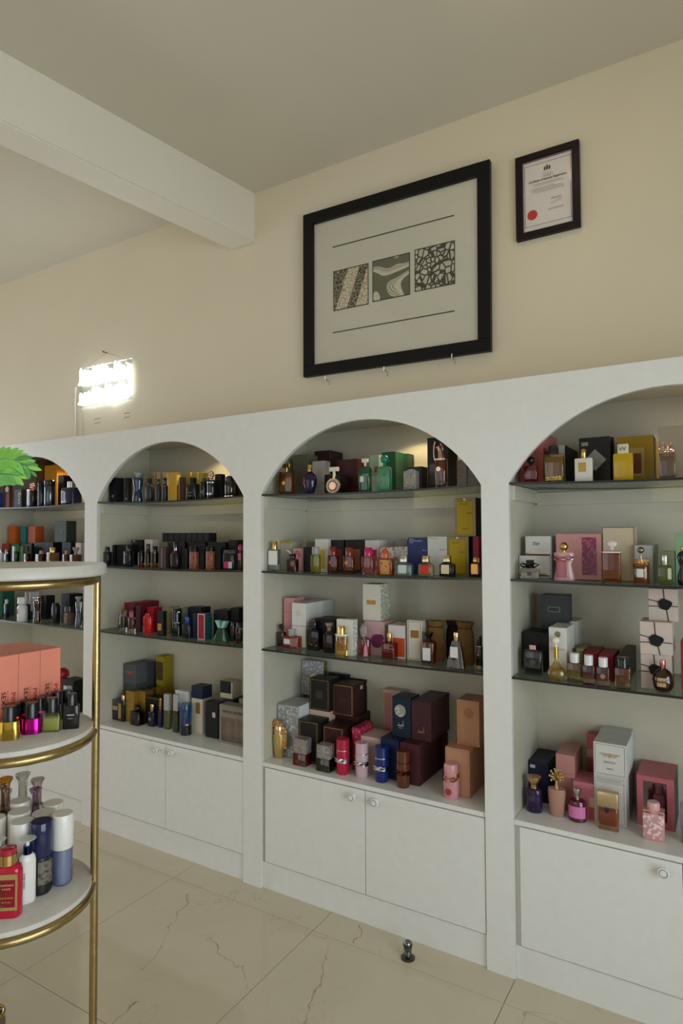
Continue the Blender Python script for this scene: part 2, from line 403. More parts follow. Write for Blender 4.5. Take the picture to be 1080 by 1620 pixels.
def niche(b):
    x0 = BX[b]; x1 = x0+W; nm = ARCHNAME[b]
    r = empty('display_cabinet', (x0+W/2, 0, 0))
    tag(r, f'white built-in cabinet with two flat doors under the {nm} arch', 'cabinet', 'built-in cabinets along the wall')
    def part(name, bm, mat=UM, parent=r, loc=None):
        o = obj(name, bm, mat, parent); o.matrix_parent_inverse = Matrix.Identity(4)
        for v in o.data.vertices:
            if parent is r: v.co.x -= x0+W/2
        return o
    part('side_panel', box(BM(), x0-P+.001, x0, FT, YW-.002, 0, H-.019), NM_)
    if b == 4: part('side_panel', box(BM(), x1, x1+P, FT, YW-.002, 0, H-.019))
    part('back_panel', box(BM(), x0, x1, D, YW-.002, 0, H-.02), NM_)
    part('top_board', box(BM(), x0-P+.001, x1+(P if b == 4 else 0), FT, YW-.001, H-.0185, H))
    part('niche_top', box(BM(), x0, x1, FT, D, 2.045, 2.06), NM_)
    part('base_top', box(BM(), x0+.0005, x1-.0005, .006, D, ZB-.018, ZB, .0015))
    part('kickboard', box(BM(), x0+.0005, x1-.0005, .012, .03, 0, .112))
    part('stile', box(BM(), x0+.0005, x0+.024, .022, .04, .112, ZB-.018))
    part('cabinet_floor', box(BM(), x0, x1, .03, D, .10, .112))
    for z in (Z1, Z2, Z3):
        if z == Z1:
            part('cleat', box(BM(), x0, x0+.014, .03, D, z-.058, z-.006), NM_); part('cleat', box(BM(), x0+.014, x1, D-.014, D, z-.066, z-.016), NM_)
    mid = x0+.522
    for s, (a, c) in ((-1, (x0+.02, mid-.0015)), (1, (mid+.0015, x1-.004))):
        dx = (a+c)/2
        d = obj('door', box(BM(), a-dx, c-dx, 0, .018, .118-.31, ZB-.021-.31, .0012), UM, r, (dx-x0-W/2, .004, .31))
        k = solid('o', .034, .034, [(0, .5), (.35, .42), (.5, .8), (.7, 1), (.92, .98), (1, .9)], 0, .026)
        bmesh.ops.rotate(k, verts=k.verts, matrix=Matrix.Rotation(PI/2, 3, 'X'))
        kx = (mid+s*.052)-dx
        kn = obj('knob', k, M('gloss', 'e9e7e2'), d, (kx, -.0005, .495-.31), smooth=40)
        rg = BM(); tube(rg, [(.0115*math.cos(2*PI*i/20), -.0262, .0115*math.sin(2*PI*i/20)) for i in range(20)], .0012, 6, True)
        for f in rg.faces: f.smooth = True
        # dark ring on the knob face, part of the same knob mesh
        me = kn.data; b2 = BM(); b2.from_mesh(me); n0 = len(b2.faces)
        t2 = bpy.data.meshes.new('t'); rg.to_mesh(t2); rg.free(); b2.from_mesh(t2); bpy.data.meshes.remove(t2)
        b2.faces.ensure_lookup_table()
        me.materials.append(M('metal', '8a8a90'))
        for f in b2.faces[n0:]: f.material_index = 1
        b2.to_mesh(me); b2.free()
    # puck light under the niche top
    pl = solid('o', .06, .06, [(0, .9), (.5, 1), (1, 1)], 0, .012); px = x0+W*.62
    lk = part('puck_light', pl, M('satin', 'd8d8d4'));
    for v in lk.data.vertices: v.co += Vector((px, .215, 2.033)); 
    le = obj('lens', solid('o', .044, .044, [(0, 1), (1, 1)], 0, .002), M('lamp', 'fff0c8'), lk, (px-x0-W/2, .215, 2.0308))
    sp = bpy.data.lights.new('puck_spot', 'SPOT'); sp.energy = 3.3; sp.color = (1.0, .79, .44); sp.spot_size = math.radians(134); sp.spot_blend = .3; sp.shadow_soft_size = .015
    so = bpy.data.objects.new('puck_spot', sp); link(so); so.location = (px, .215, 2.026)
for b in (1, 2, 3, 4): niche(b)
def shelf_z(b, k, x):
    z = {1: Z1, 2: Z2, 3: Z3}[k]; t = (x-BX[b])/W
    return z+.004-SAG[k]*4*t*(1-t)
def glass_shelf(b, k):
    x0 = BX[b]+.0015; n = 16; bm = BM(); ww = W-.003
    ring = []
    for i in range(n+1):
        x = x0+ww*i/n; z = shelf_z(b, k, x)
        ring.append([bm.verts.new((x-x0-ww/2, y, z+dz-Z1)) for y, dz in ((.004, 0), (D-.002, 0), (D-.002, -.008), (.004, -.008))])
    top = []; edge = []
    for A, B_ in zip(ring, ring[1:]):
        for q in range(4):
            f = bm.faces.new((A[q], A[(q+1) % 4], B_[(q+1) % 4], B_[q])); f.material_index = 1 if q == 3 else 0
    bm.faces.new(ring[0]); bm.faces.new(ring[-1][::-1])
    o = obj('glass_shelf', bm, M('shelf', 'd3dbd6'), None, (x0+ww/2, 0, Z1), smooth=30)
    o.data.materials.append(M('satin', '060a09'))
    for z_, nm in ((1, 'top'), (2, 'second'), (3, 'third')):
        if z_ == k: tag(o, f'{nm} glass shelf with dark front edge in the {ARCHNAME[b]} arch', 'shelf', 'glass shelves in the arches')
for b in (1, 2, 3, 4):
    for k in (1, 2, 3): glass_shelf(b, k)
# ------------------------------------------------------------------ cartons and bottles
def front_decor(o, w, d, h, op):
    e = .0006; y = -d/2
    for i, (x0, x1, z0, z1, mk, c) in enumerate(op.get('panel', ())):
        obj('label_panel', box(BM(), -w/2+w*x0, -w/2+w*x1, y-e*(1+i*.5), y, h*z0, h*z1), M(mk, c), o)
    for (y0, y1, z0, z1, mk, c) in op.get('side', ()):
        obj('side_panel', box(BM(), w/2, w/2+e, -d/2+d*y0, -d/2+d*y1, h*z0, h*z1), M(mk, c), o)
    if 'border' in op:
        c, m, t = op['border']; bm = BM(); a = m*w; t = t*w
        box(bm, -w/2+a, w/2-a, y-e, y, a, a+t); box(bm, -w/2+a, w/2-a, y-e, y, h-a-t, h-a)
        box(bm, -w/2+a, -w/2+a+t, y-e, y, a+t, h-a-t); box(bm, w/2-a-t, w/2-a, y-e, y, a+t, h-a-t)
        obj('border', bm, M('foil', c), o)
    for di, (x, z, r, mk, c) in enumerate(op.get('disc', ())):
        obj('emblem', disc_y(BM(), -w/2+w*x, y-e*(1.4+di), y, h*z, r*w), M(mk, c), o)
    for z, c in op.get('lid', ()):
        obj('lid_seam', box(BM(), -w/2-e*.5, w/2+e*.5, -d/2-e*.5, d/2, h*z-.0008, h*z+.0008), M('matte', c), o)
    for t in op.get('text', ()):
        s, x, z, wd, sz, c = t[:6]; v = len(t) > 6 and t[6]
        text(s, sz*w, M('paper', c), o, (-w/2+w*x, y-.0011, h*z), vertical=v, width=None if not wd else wd*w)
    if 'wings' in op:
        x, z, s, c = op['wings']; bm = BM(); s *= w; cx = -w/2+w*x; cz = h*z
        for sg in (-1, 1):
            for k in range(4):
                box(bm, cx+sg*s*(.12+.02*k) if sg > 0 else cx-s*(.5-.07*k), cx+s*(.5-.07*k) if sg > 0 else cx-s*(.12+.02*k), y-e*1.3, y, cz+s*(.08-.05*k)-s*.016, cz+s*(.08-.05*k)+s*.016)
        disc_y(bm, cx, y-e*1.6, y, cz, s*.12); obj('emblem', bm, M('paper', c), o)
    if 'diamond' in op:
        x, z, s, c = op['diamond']; s *= w; cx = -w/2+w*x; cz = h*z; bm = BM()
        pts = [(cx-s, cz), (cx, cz-s*1.05), (cx+s, cz), (cx, cz+s*1.05)]
        A = [bm.verts.new((p[0], y-.0008, p[1])) for p in pts]; B_ = [bm.verts.new((p[0], y, p[1])) for p in pts]; bm.faces.new(A); bm.faces.new(B_[::-1])
        for i in range(4): bm.faces.new((A[i], B_[i], B_[(i+1) % 4], A[(i+1) % 4]))
        obj('emblem', bm, M('satin', c), o)
    if 'seal' in op:
        bm = BM(); x, z, r = op['seal']; cx = -w/2+w*x; cz = h*z; r *= w
        pts = [(cx+r*(1+.09*math.sin(3*a+1)+.07*math.sin(5*a))*math.cos(a), cz+r*(.9+.08*math.sin(4*a))*math.sin(a)) for a in [2*PI*i/26 for i in range(26)]]
        A = [bm.verts.new((p[0], y-.004, p[1])) for p in pts]; B_ = [bm.verts.new((p[0], y-.001, p[1])) for p in pts]; bm.faces.new(A); bm.faces.new(B_[::-1])
        for i in range(26): bm.faces.new((A[i], B_[i], B_[(i+1) % 26], A[(i+1) % 26]))
        obj('wax_seal', bm, M('matte', '15171a'), o)
        bm = BM()
        for q in ((-w/2, cz+.16*w, cx, cz+.05*w), (-w/2, cz-.09*w, cx, cz-.07*w), (cx-.04*w, h, cx, cz), (cx+.03*w, cz, cx+.12*w, 0), (cx, cz-.05*w, w/2, cz-.07*w)):
            tube(bm, [(q[0], y-.0009, q[1]), (q[2], y-.0009, q[3])], .0016, 6)
        obj('ribbon', bm, M('cloth', '584038'), o)
    if 'sticker' in op:
        z = op['sticker']; obj('sticker', box(BM(), w/2, w/2+e, -d/2+d*.6, -d/2+d*.8, h*z-.008, h*z+.008), M('paper', 'c9c8cc'), o)
def carton(name, cat, label, group, loc, rz, dim, op):
    w, d, h = dim; mk = op.get('m', 'paper'); bv = .0009
    if 'window' in op:
        x0, x1, z0, z1, ci, cb = op['window']; bm = BM()
        a, b_ = -w/2+w*x0, -w/2+w*x1; t = .002
        box(bm, -w/2, a, -d/2, d/2, 0, h); box(bm, b_, w/2, -d/2, d/2, 0, h); box(bm, a, b_, -d/2, d/2, 0, h*z0); box(bm, a, b_, -d/2, d/2, h*z1, h); box(bm, a, b_, d*.2, d/2, h*z0, h*z1)
        bmesh.ops.remove_doubles(bm, verts=bm.verts, dist=1e-6)
        o = obj(name, bm, M(mk, op['c']), None, loc)
        obj('window_film', box(BM(), a, b_, -d/2+.001, -d/2+.0016, h*z0, h*z1), M('glass', 'f2e8ea'), o)
        obj('insert', box(BM(), a, b_, d*.15, d*.2, h*z0, h*z1), M('paper', ci), o)
        for q, (bx, bw, bh) in enumerate(op.get('inside', ((.5, .42, .7),))):
            iw = (b_-a)*bw; ih = h*(z1-z0)*bh; xc = a+(b_-a)*bx
            obj('display_bottle', solid('r', iw, d*.3, [(0, .96), (.03, 1), (.66, 1), (.7, .6), (.76, .55), (.78, .62), (1, .62)], h*z0, ih), M('frost', cb), o, (xc, -d*.12, 0), smooth=35)
    else:
        o = obj(name, box(BM(), -w/2, w/2, -d/2, d/2, 0, h, bv), M(mk, op['c']), None, loc)
        if 'top' in op:
            z, c = op['top']; obj('upper_sleeve', box(BM(), -w/2-.0004, w/2+.0004, -d/2-.0004, d/2, h*z, h+.0005), M(mk, c), o)
    o.rotation_euler = (op.get('tilt', 0), 0, rz)
    tag(o, label, cat, group); front_decor(o, w, d, h, op)
    return o
PROF = {
 'straight': [(0, .95), (.02, 1), (.95, 1), (1, .93)],
 'shoulder': [(0, .95), (.02, 1), (.80, 1), (.92, .72), (1, .38)],
 'soft': [(0, .9), (.04, 1), (.86, 1), (.95, .9), (1, .62)],
 'drop': [(0, .55), (.05, .72), (.2, .98), (.32, 1), (.5, .82), (.7, .45), (.85, .25), (1, .17)],
 'amphora': [(0, .58), (.08, .66), (.4, .95), (.62, 1), (.8, .9), (.93, .6), (1, .3)],
 'cone': [(0, 1), (.03, 1), (.6, .72), (1, .42)],
 'taper': [(0, .72), (.02, .76), (.6, .95), (.9, 1), (1, .95)],
 'hour': [(0, .95), (.05, 1), (.35, .82), (.55, .7), (.75, .85), (.95, 1), (1, .92)],
 'corset': [(0, .8), (.1, 1), (.3, .92), (.52, .6), (.7, .82), (.85, 1), (.95, .75), (1, .4)],
 'ball': [(0, .45), (.06, .68), (.25, .94), (.48, 1), (.7, .92), (.88, .66), (1, .3)],
 'tubeb': [(0, .8), (.05, .95), (.12, 1), (1, 1)],
 'cylb': [(0, .86), (.02, .9), (.25, .93), (.5, 1), (1, 1)],
 'dome': [(0, 1), (.4, 1), (.7, .85), (.9, .5), (1, .12)],
 'flare': [(0, .5), (.3, .5), (.45, .62), (.8, 1), (1, 1)],
 'knobc': [(0, .8), (.15, 1), (.85, 1), (1, .85)],
 'disc': [(0, .3), (.55, .3), (.6, .95), (.8, 1), (1, .95)],
 'martini': [(0, .58), (.62, .58), (.8, .66), (.91, .95), (.95, 1), (1, 1)],
 'plate': [(0, .22), (.86, .22), (.9, .95), (.95, 1), (1, .96)],
 'bow': [(0, .3), (.35, .34), (.5, .8), (.7, 1), (.85, .9), (1, .5)],
}
def bottle(name, cat, label, group, loc, rz, dim, op):
    w, d, h = dim; r = empty(name, loc, rz); tag(r, label, cat, group)
    fb = op.get('fb', .7); hb = h*fb; sq = op.get('sq', 'r'); rad = op.get('rad', .18); pr = PROF[op.get('p', 'straight')]
    mk = op.get('m', 'glass'); c = op.get('c', 'e8eeea'); n = op.get('n', 20)
    body = obj('body', solid(sq, w, d, pr, 0, hb, rad, n), M(mk, c), r, smooth=40)
    if 'liq' in op:
        lc, l0, l1 = op['liq']; iw = op.get('wall', .86)
        zs = [q for q in pr if l0 < q[0] < l1]
        def at(t):
            for a, b_ in zip(pr, pr[1:]):
                if a[0] <= t <= b_[0]: return a[1]+(b_[1]-a[1])*(t-a[0])/(b_[0]-a[0])
            return pr[-1][1]
        prof = [(l0, at(l0)*iw)]+[(q[0], q[1]*iw) for q in zs]+[(l1, at(l1)*iw)]
        obj('liquid', solid(sq, w, d, prof, 0, hb, rad, n), M('liquid', lc), r, smooth=40)
    zt = hb
    if 'col' in op:
        cc, cw, ch = op['col']; ch *= h
        obj('collar', solid('o', w*cw, w*cw, [(0, 1), (1, 1)], hb-.0002, ch, n=18), M('metal', cc), r, smooth=40); zt = hb+ch
    if 'cap' in op:
        shp, cw, mk2, cc = op['cap'][:4]; hc = h-zt; W2 = w*cw
        if shp in ('box', 'cyl', 'dome', 'flare', 'knobc', 'disc', 'plate', 'bow', 'ball', 'martini'):
            q = {'box': 'r', 'cyl': 'o'}.get(shp, 'o'); pp = PROF['straight' if shp in ('box', 'cyl') else shp]
            dd = W2 if q == 'o' and shp != 'bow' else min(W2*(op['cap'][4] if len(op['cap']) > 4 else .9), d*1.02 if shp == 'box' else 1)
            if shp == 'bow': dd = W2*.45
            obj('cap', solid(q, W2, dd, pp, zt-.0002, hc, .12, 18), M(mk2, cc), r, smooth=40)
        elif shp == 'bar':
            bm = BM(); loft(bm, [(ell(W2*.3, W2*.3, 12), zt), (ell(W2*.3, W2*.3, 12), zt+hc*.5)]); box(bm, -W2/2, W2/2, -W2*.2, W2*.2, zt+hc*.5, zt+hc, .0015)
            obj('cap', bm, M(mk2, cc), r)
        elif shp == 'sphere':
            bm = BM(); loft(bm, [(ell(W2*.4, W2*.4, 12), zt), (ell(W2*.3, W2*.3, 12), zt+hc*.35)]); ball(bm, (0, 0, zt+hc-W2/2), W2/2); obj('cap', bm, M(mk2, cc), r, smooth=50)
        elif shp == 'tree':
            bm = BM(); tube(bm, [(0, 0, zt), (0, 0, zt+hc*.55)], [W2*.16, W2*.1]); rr = random.Random(3); R_ = W2*.5; cz = zt+hc-R_
            for k in range(26):
                a = k*2.4; ph = math.acos(1-1.7*(k+.5)/26); q = Vector((R_*math.sin(ph)*math.cos(a), R_*math.sin(ph)*math.sin(a), cz+R_*math.cos(ph)))
                tube(bm, [(0, 0, cz-R_*.6), q*.55+Vector((0, 0, (cz-R_*.2)*.45)), q], [W2*.045, W2*.035, W2*.025], 5); ball(bm, q, W2*.07, 7, 5)
            obj('cap', bm, M(mk2, cc), r, smooth=50)
        elif shp == 'horse':
            bm = BM(); s = hc
            tube(bm, [(0, 0, zt), (0, 0, zt+s*.25), (-.02*s, 0, zt+s*.5), (-.1*s, 0, zt+s*.72), (-.25*s, 0, zt+s*.66)], [s*.2, s*.17, s*.15, s*.12, s*.07], 10)
            tube(bm, [(.02*s, 0, zt+s*.3), (.1*s, 0, zt+s*.55), (.05*s, 0, zt+s*.8), (-.05*s, 0, zt+s*.88)], [s*.05, s*.07, s*.06, s*.02], 8)
            obj('cap', bm, M(mk2, cc), r, smooth=50); bm = BM()
            tube(bm, [(-.3*s-.1*s*math.cos(t)*1.0, 0, zt+s*(.5+.5*math.sin(t))) for t in [-1.6+3.0*i/12 for i in range(13)]], s*.035, 8); ball(bm, (-.3*s, 0, zt+s*.02), s*.07)
            obj('handle', bm, M('metal', 'd8b09a'), r, smooth=50)
        elif shp == 'flower':
            bm = BM(); tube(bm, [(0, 0, zt), (0, 0, zt+hc*.4)], W2*.14)
            for k in range(5):
                a = 2*PI*k/5; ball(bm, (W2*.27*math.cos(a), -.001, zt+hc*.62+W2*.27*math.sin(a)), W2*.24, 10, 6)
            ball(bm, (0, -W2*.2, zt+hc*.62), W2*.13, 8, 6); obj('cap', bm, M(mk2, cc), r, smooth=50)
        elif shp == 'vee':
            bm = BM()
            for sg in (-1, 1):
                pts = [(sg*W2*.02, zt), (sg*W2*.25, zt), (sg*W2*.55, zt+hc), (sg*W2*.2, zt+hc)]
                A = [bm.verts.new((x, -d*.3, z)) for x, z in pts]; B_ = [bm.verts.new((x, d*.3, z)) for x, z in pts]
                bm.faces.new(A); bm.faces.new(B_[::-1])
                for i in range(4): bm.faces.new((A[i], B_[i], B_[(i+1) % 4], A[(i+1) % 4]))
            obj('cap', bm, M(mk2, cc), r)
    for (x0, x1, z0, z1, mk3, c3) in op.get('lab', ()):
        if sq == 'r':
            obj('label', box(BM(), -w/2+w*x0, -w/2+w*x1, -d/2-.0007, -d/2, hb*z0, hb*z1), M(mk3, c3), r)
        else:      # wrapped label: an arc of the round wall
            bm = BM(); k = 12; a0, a1 = -PI/2-(.5-x0)*2.6, -PI/2+(x1-.5)*2.6; pr_ = []
            ss = [1.0, 1.0]
            for zz in (z0, z1):
                for t, u in zip(pr, pr[1:]):
                    if t[0] <= zz <= u[0]: ss[0 if zz == z0 else 1] = t[1]+(u[1]-t[1])*(zz-t[0])/(u[0]-t[0])
            for i in range(k+1):
                a = a0+(a1-a0)*i/k; row = []
                for zz, s_ in ((z0, ss[0]), (z1, ss[1])):
                    for e_ in (.0002, .0009): row.append(bm.verts.new(((w/2*s_+e_)*math.cos(a), (d/2*s_+e_)*math.sin(a), hb*zz)))
                pr_.append(row)
            for A, B_ in zip(pr_, pr_[1:]):
                for i, j in ((0, 1), (1, 3), (3, 2), (2, 0)): bm.faces.new((A[i], A[j], B_[j], B_[i]))
            obj('label', bm, M(mk3, c3), r, smooth=40)
    for (z0, z1, mk3, c3) in op.get('band', ()):
        s = op.get('bs', 1.03)
        obj('band', solid(sq, w*s, d*s, [(0, 1), (1, 1)], h*z0, h*(z1-z0), rad, n), M(mk3, c3), r, smooth=40)
    for ei, (x, z, rr, mk3, c3) in enumerate(op.get('emb', ())):
        obj('emblem', disc_y(BM(), -w/2+w*x, -d/2-.002-.0007*ei, -d/2+.001 if sq == 'r' else -d*.2, hb*z, rr*w), M(mk3, c3), r)
    for t in op.get('text', ()):
        s, x, z, wd, sz, c3 = t[:6]
        text(s, sz*w, M('paper', c3), r, (-w/2+w*x, -d/2-.0016, hb*z), vertical=len(t) > 6 and t[6], width=wd*w if wd else None)
    if 'bow' in op:
        bm = BM(); z = op['bow'][0]*h; cc = op['bow'][1]
        for sg in (-1, 1):
            tube(bm, [(0, -d/2-.002, z), (sg*w*.3, -d/2-.004, z+w*.16), (sg*w*.5, -d/2*.4, z+w*.1), (sg*w*.3, -d/2-.003, z-w*.04), (0, -d/2-.002, z)], w*.05, 6)
        ball(bm, (0, -d/2-.003, z), w*.1, 8, 6); obj('bow', bm, M('metal', cc), r, smooth=50)
    if 'hose' in op:
        bm = BM(); tube(bm, [(0, -.002, zt), (-w*.1, -.004, zt+h*.25), (-w*.35, -.004, zt+h*.42), (-w*.6, -.003, zt+h*.47)], w*.06, 8); obj('hose', bm, M('satin', op['hose']), r, smooth=50)
    if 'tassel' in op:
        bm = BM(); x = w*.34; z = hb*.62
        tube(bm, [(0, -d*.3, hb*1.02), (w*.15, -d*.5, hb*1.0), (x, -d/2-.003, z)], w*.03, 6); tube(bm, [(x, -d/2-.006, z), (x, -d/2-.007, z*.9), (x, -d/2-.008, .004)], [w*.07, w*.1, w*.17], 10)
        obj('tassel', bm, M('cloth', op['tassel']), r, smooth=60)
    if 'wing' in op:
        bm = BM()
        for k in range(34):
            t = PI*1.25*(k/33)-PI*.125; ball(bm, (-w*.20+w*.82*math.cos(t), 0, h*.50+h*.46*math.sin(t)), w*.22, 8, 6)
            ball(bm, (-w*.2+w*.64*math.cos(t), -d*.1, h*.50+h*.40*math.sin(t)), w*.13, 7, 5)
        obj('wing', bm, M('hammer', op['wing']), r, smooth=50)
    if 'pump' in op:
        bm = BM(); tube(bm, [(0, 0, hb), (0, 0, h*.97)], w*.09); box(bm, -w*.5, w*.28, -w*.16, w*.16, h*.965, h, .0015); obj('pump', bm, M('gloss', op['pump']), r)
    if 'orn' in op:      # big metal blossom: open petal loops round a knob
        bm = BM(); R_ = w*.5; cz = hb+R_*.5
        for k in range(7):
            a = 2*PI*k/7+.2; c_, s_ = math.cos(a), math.sin(a); loop = []
            for q in range(12):
                u = 2*PI*q/12; rr_ = R_*(.55+.45*math.cos(u)); tt = R_*.27*math.sin(u)
                loop.append((c_*rr_-s_*tt, -d*.28-.004*math.cos(u*2+k), cz+s_*rr_+c_*tt))
            tube(bm, loop, w*.03, 6, True)
        ball(bm, (0, -d*.34, cz), w*.13, 10, 7); tube(bm, [(0, 0, hb), (0, -d*.2, cz)], w*.06, 8); obj('ornament', bm, M('metal', op['orn']), r, smooth=50)
    return r
def pouch(name, cat, label, group, loc, rz, dim, op):
    w, d, h = dim; r = empty(name, loc, rz); tag(r, label, cat, group); rr = random.Random(int(w*1e5)); bm = BM(); rings = []
    for t, s in ((0, .86), (.08, 1), (.4, 1), (.66, .95), (.78, .8), (.85, .66), (.92, .8), (1, .95)):
        amp = .02 if t < .7 else .13
        pts = [(w/2*s*math.cos(a)*(1+amp*math.sin(7*a+t*5)), d/2*s*math.sin(a)*(1+amp*math.sin(9*a+2))) for a in [2*PI*i/28 for i in range(28)]]
        rings.append((pts, h*t))
    loft(bm, rings); obj('sack', bm, M('cloth', op['c']), r, smooth=60)
    bm = BM(); tube(bm, [(w*.35*math.cos(2*PI*i/18), d*.36*math.sin(2*PI*i/18), h*.85) for i in range(18)], .0022, 6, True); obj('drawstring', bm, M('cloth', op['s']), r, smooth=60)
BUILD = {'box': carton, 'bot': bottle, 'sac': pouch}
PRINTS = (('print', -.2135, .404, .187, 'cells', .3), ('print', .0025, .409, .185, 'waves', 1.7), ('print', .2190, .4155, .184, 'shards', 4.1))
RULES, RULEX = (.6215, .2015), (-.314, .312)
JAR = (.1499, -1.2865, .2155)
FERN = (.16, -1.392, 1.476)
FRONDS = (
 (((.16,-1.392,1.56),(.140,-1.36,1.70),(.185,-1.31,1.795),(.258,-1.266,1.712)), 20, .052, 1, (.62,-.62,.50), 1),
 (((.16,-1.392,1.56),(.12,-1.39,1.67),(.17,-1.34,1.722),(.240,-1.288,1.698)), 18, .056, 0, (.75,-.6,.25), 2),
 (((.16,-1.392,1.56),(.12,-1.40,1.72),(.10,-1.36,1.82),(.16,-1.33,1.84)), 12, .05, 1, (.6,-.6,.5), 3),
 (((.16,-1.392,1.56),(.10,-1.42,1.70),(.02,-1.46,1.77),(-.05,-1.48,1.70)), 14, .05, 0, (.2,-.5,.8), 4),
 (((.16,-1.392,1.56),(.15,-1.45,1.70),(.14,-1.53,1.74),(.13,-1.60,1.67)), 14, .05, 3, (.5,-.1,.8), 5),
 (((.16,-1.392,1.56),(.11,-1.34,1.70),(.05,-1.28,1.75),(.0,-1.22,1.69)), 14, .05, 2, (-.1,-.4,.9), 6),
)
# ------------------------------------------------------------------ pictures on the wall
def art_print(seed, kind):
    m, nt, out = newmat('print_'+kind); L = nt.links.new
    b = pbsdf(nt, (.5, .5, .5), .6)
    tc = ND(nt, 'ShaderNodeTexCoord'); mp = ND(nt, 'ShaderNodeMapping'); L(tc.outputs['Object'], mp.inputs[0]); mp.inputs['Location'].default_value = (seed, 0, seed*.37)
    sx = ND(nt, 'ShaderNodeSeparateXYZ'); L(tc.outputs['Object'], sx.inputs[0])
    cream, ink = hx('d8d0b8'), hx('3a342a')
    if kind in ('cells', 'shards'):
        vo = ND(nt, 'ShaderNodeTexVoronoi', feature='DISTANCE_TO_EDGE'); vo.inputs['Scale'].default_value = 62 if kind == 'cells' else 38; L(mp.outputs[0], vo.inputs['Vector'])
        e = math_n(nt, 'LESS_THAN', vo.outputs['Distance'], .07 if kind == 'cells' else .11)
        if kind == 'cells':
            dg = math_n(nt, 'ADD', sx.outputs[0], math_n(nt, 'MULTIPLY', sx.outputs[2], -.38))
            st = math_n(nt, 'LESS_THAN', math_n(nt, 'ABSOLUTE', math_n(nt, 'ADD', dg, .018)), .032)
            st2 = math_n(nt, 'GREATER_THAN', dg, .062)
            st = math_n(nt, 'MAXIMUM', st, st2)
            light = mix_rgb(nt, e, hx('f0e6cc'), hx('b8a888')); dark = mix_rgb(nt, e, hx('3c3528'), hx('b0a388'))
            col = mix_rgb(nt, st, dark, light)
        else:
            vc = ND(nt, 'ShaderNodeTexVoronoi'); vc.inputs['Scale'].default_value = 38; L(mp.outputs[0], vc.inputs['Vector'])
            g = mix_rgb(nt, math_n(nt, 'MULTIPLY', vc.outputs['Color'], .5), hx('ece4d0'), hx('b4ac98'))
            col = mix_rgb(nt, e, g, hx('40392e'))
    else:
        no = ND(nt, 'ShaderNodeTexNoise'); no.inputs['Scale'].default_value = 7; no.inputs['Detail'].default_value = 0; L(mp.outputs[0], no.inputs['Vector'])
        u = math_n(nt, 'ADD', math_n(nt, 'MULTIPLY', sx.outputs[2], 26), math_n(nt, 'MULTIPLY', no.outputs[0], 11)); u = math_n(nt, 'ADD', u, math_n(nt, 'MULTIPLY', sx.outputs[0], -9))
        k = math_n(nt, 'FRACT', math_n(nt, 'MULTIPLY', u, .33))
        fine = math_n(nt, 'FRACT', math_n(nt, 'MULTIPLY', u, 4.0))
        ln = math_n(nt, 'LESS_THAN', fine, .4)
        striped = mix_rgb(nt, ln, hx('e6dec8'), hx('a09880'))
        col = mix_rgb(nt, math_n(nt, 'GREATER_THAN', k, .5), mix_rgb(nt, math_n(nt, 'GREATER_THAN', k, .25), hx('ece4ce'), striped), hx('74735e'))
    L(col, b.inputs['Base Color']); L(b.outputs[0], out.inputs[0])
    return m
def bar(bm, x0, x1, z0, z1, y0, y1): return box(bm, x0, x1, y0, y1, z0, z1, .0015)
# large picture: 0.955 x 0.825, leaning out a little on its hanging wire
r = empty('framed_artwork', (.470, YW-.002, 2.326)); tag(r, 'large black framed picture with three small square prints on cream mat', 'picture')
r.rotation_euler = (math.radians(1.2), math.radians(.9), 0)
wd, ht, fw = .955, .812, .055
bm = BM(); bar(bm, -wd/2, wd/2, 0, fw, -.032, -.004); bar(bm, -wd/2, wd/2, ht-fw, ht, -.032, -.004)
bar(bm, -wd/2, -wd/2+fw, fw, ht-fw, -.032, -.004); bar(bm, wd/2-fw, wd/2, fw, ht-fw, -.032, -.004)
obj('frame', bm, M('paper', '0f0e0d'), r)
obj('mat_board', box(BM(), -wd/2+fw-.002, wd/2-fw+.002, -.012, -.006, fw-.002, ht-fw+.002), M('matte', 'ece6d8'), r)
obj('glazing', box(BM(), -wd/2+fw-.002, wd/2-fw+.002, -.017, -.0155, fw-.002, ht-fw+.002), M('pane', 'fcfcfa'), r)
for nm, cx, cz, sz, kd, sd in PRINTS:
    o = obj('print', box(BM(), -sz/2, sz/2, -.0006, 0, -sz/2, sz/2), art_print(sd, kd), r, (cx, -.0122, cz))
    bm = BM(); t = .0045
    for q in ((-sz/2-t, sz/2+t, -sz/2-t, -sz/2), (-sz/2-t, sz/2+t, sz/2, sz/2+t), (-sz/2-t, -sz/2, -sz/2, sz/2), (sz/2, sz/2+t, -sz/2, sz/2)): box(bm, q[0], q[1], -.0008, 0, q[2], q[3])
    obj('print_border', bm, M('matte', '3c382e'), o)
for z in RULES: obj('ruled_line', box(BM(), RULEX[0], RULEX[1], -.0128, -.0121, z-.0025, z+.0025), M('matte', '35322a'), r)
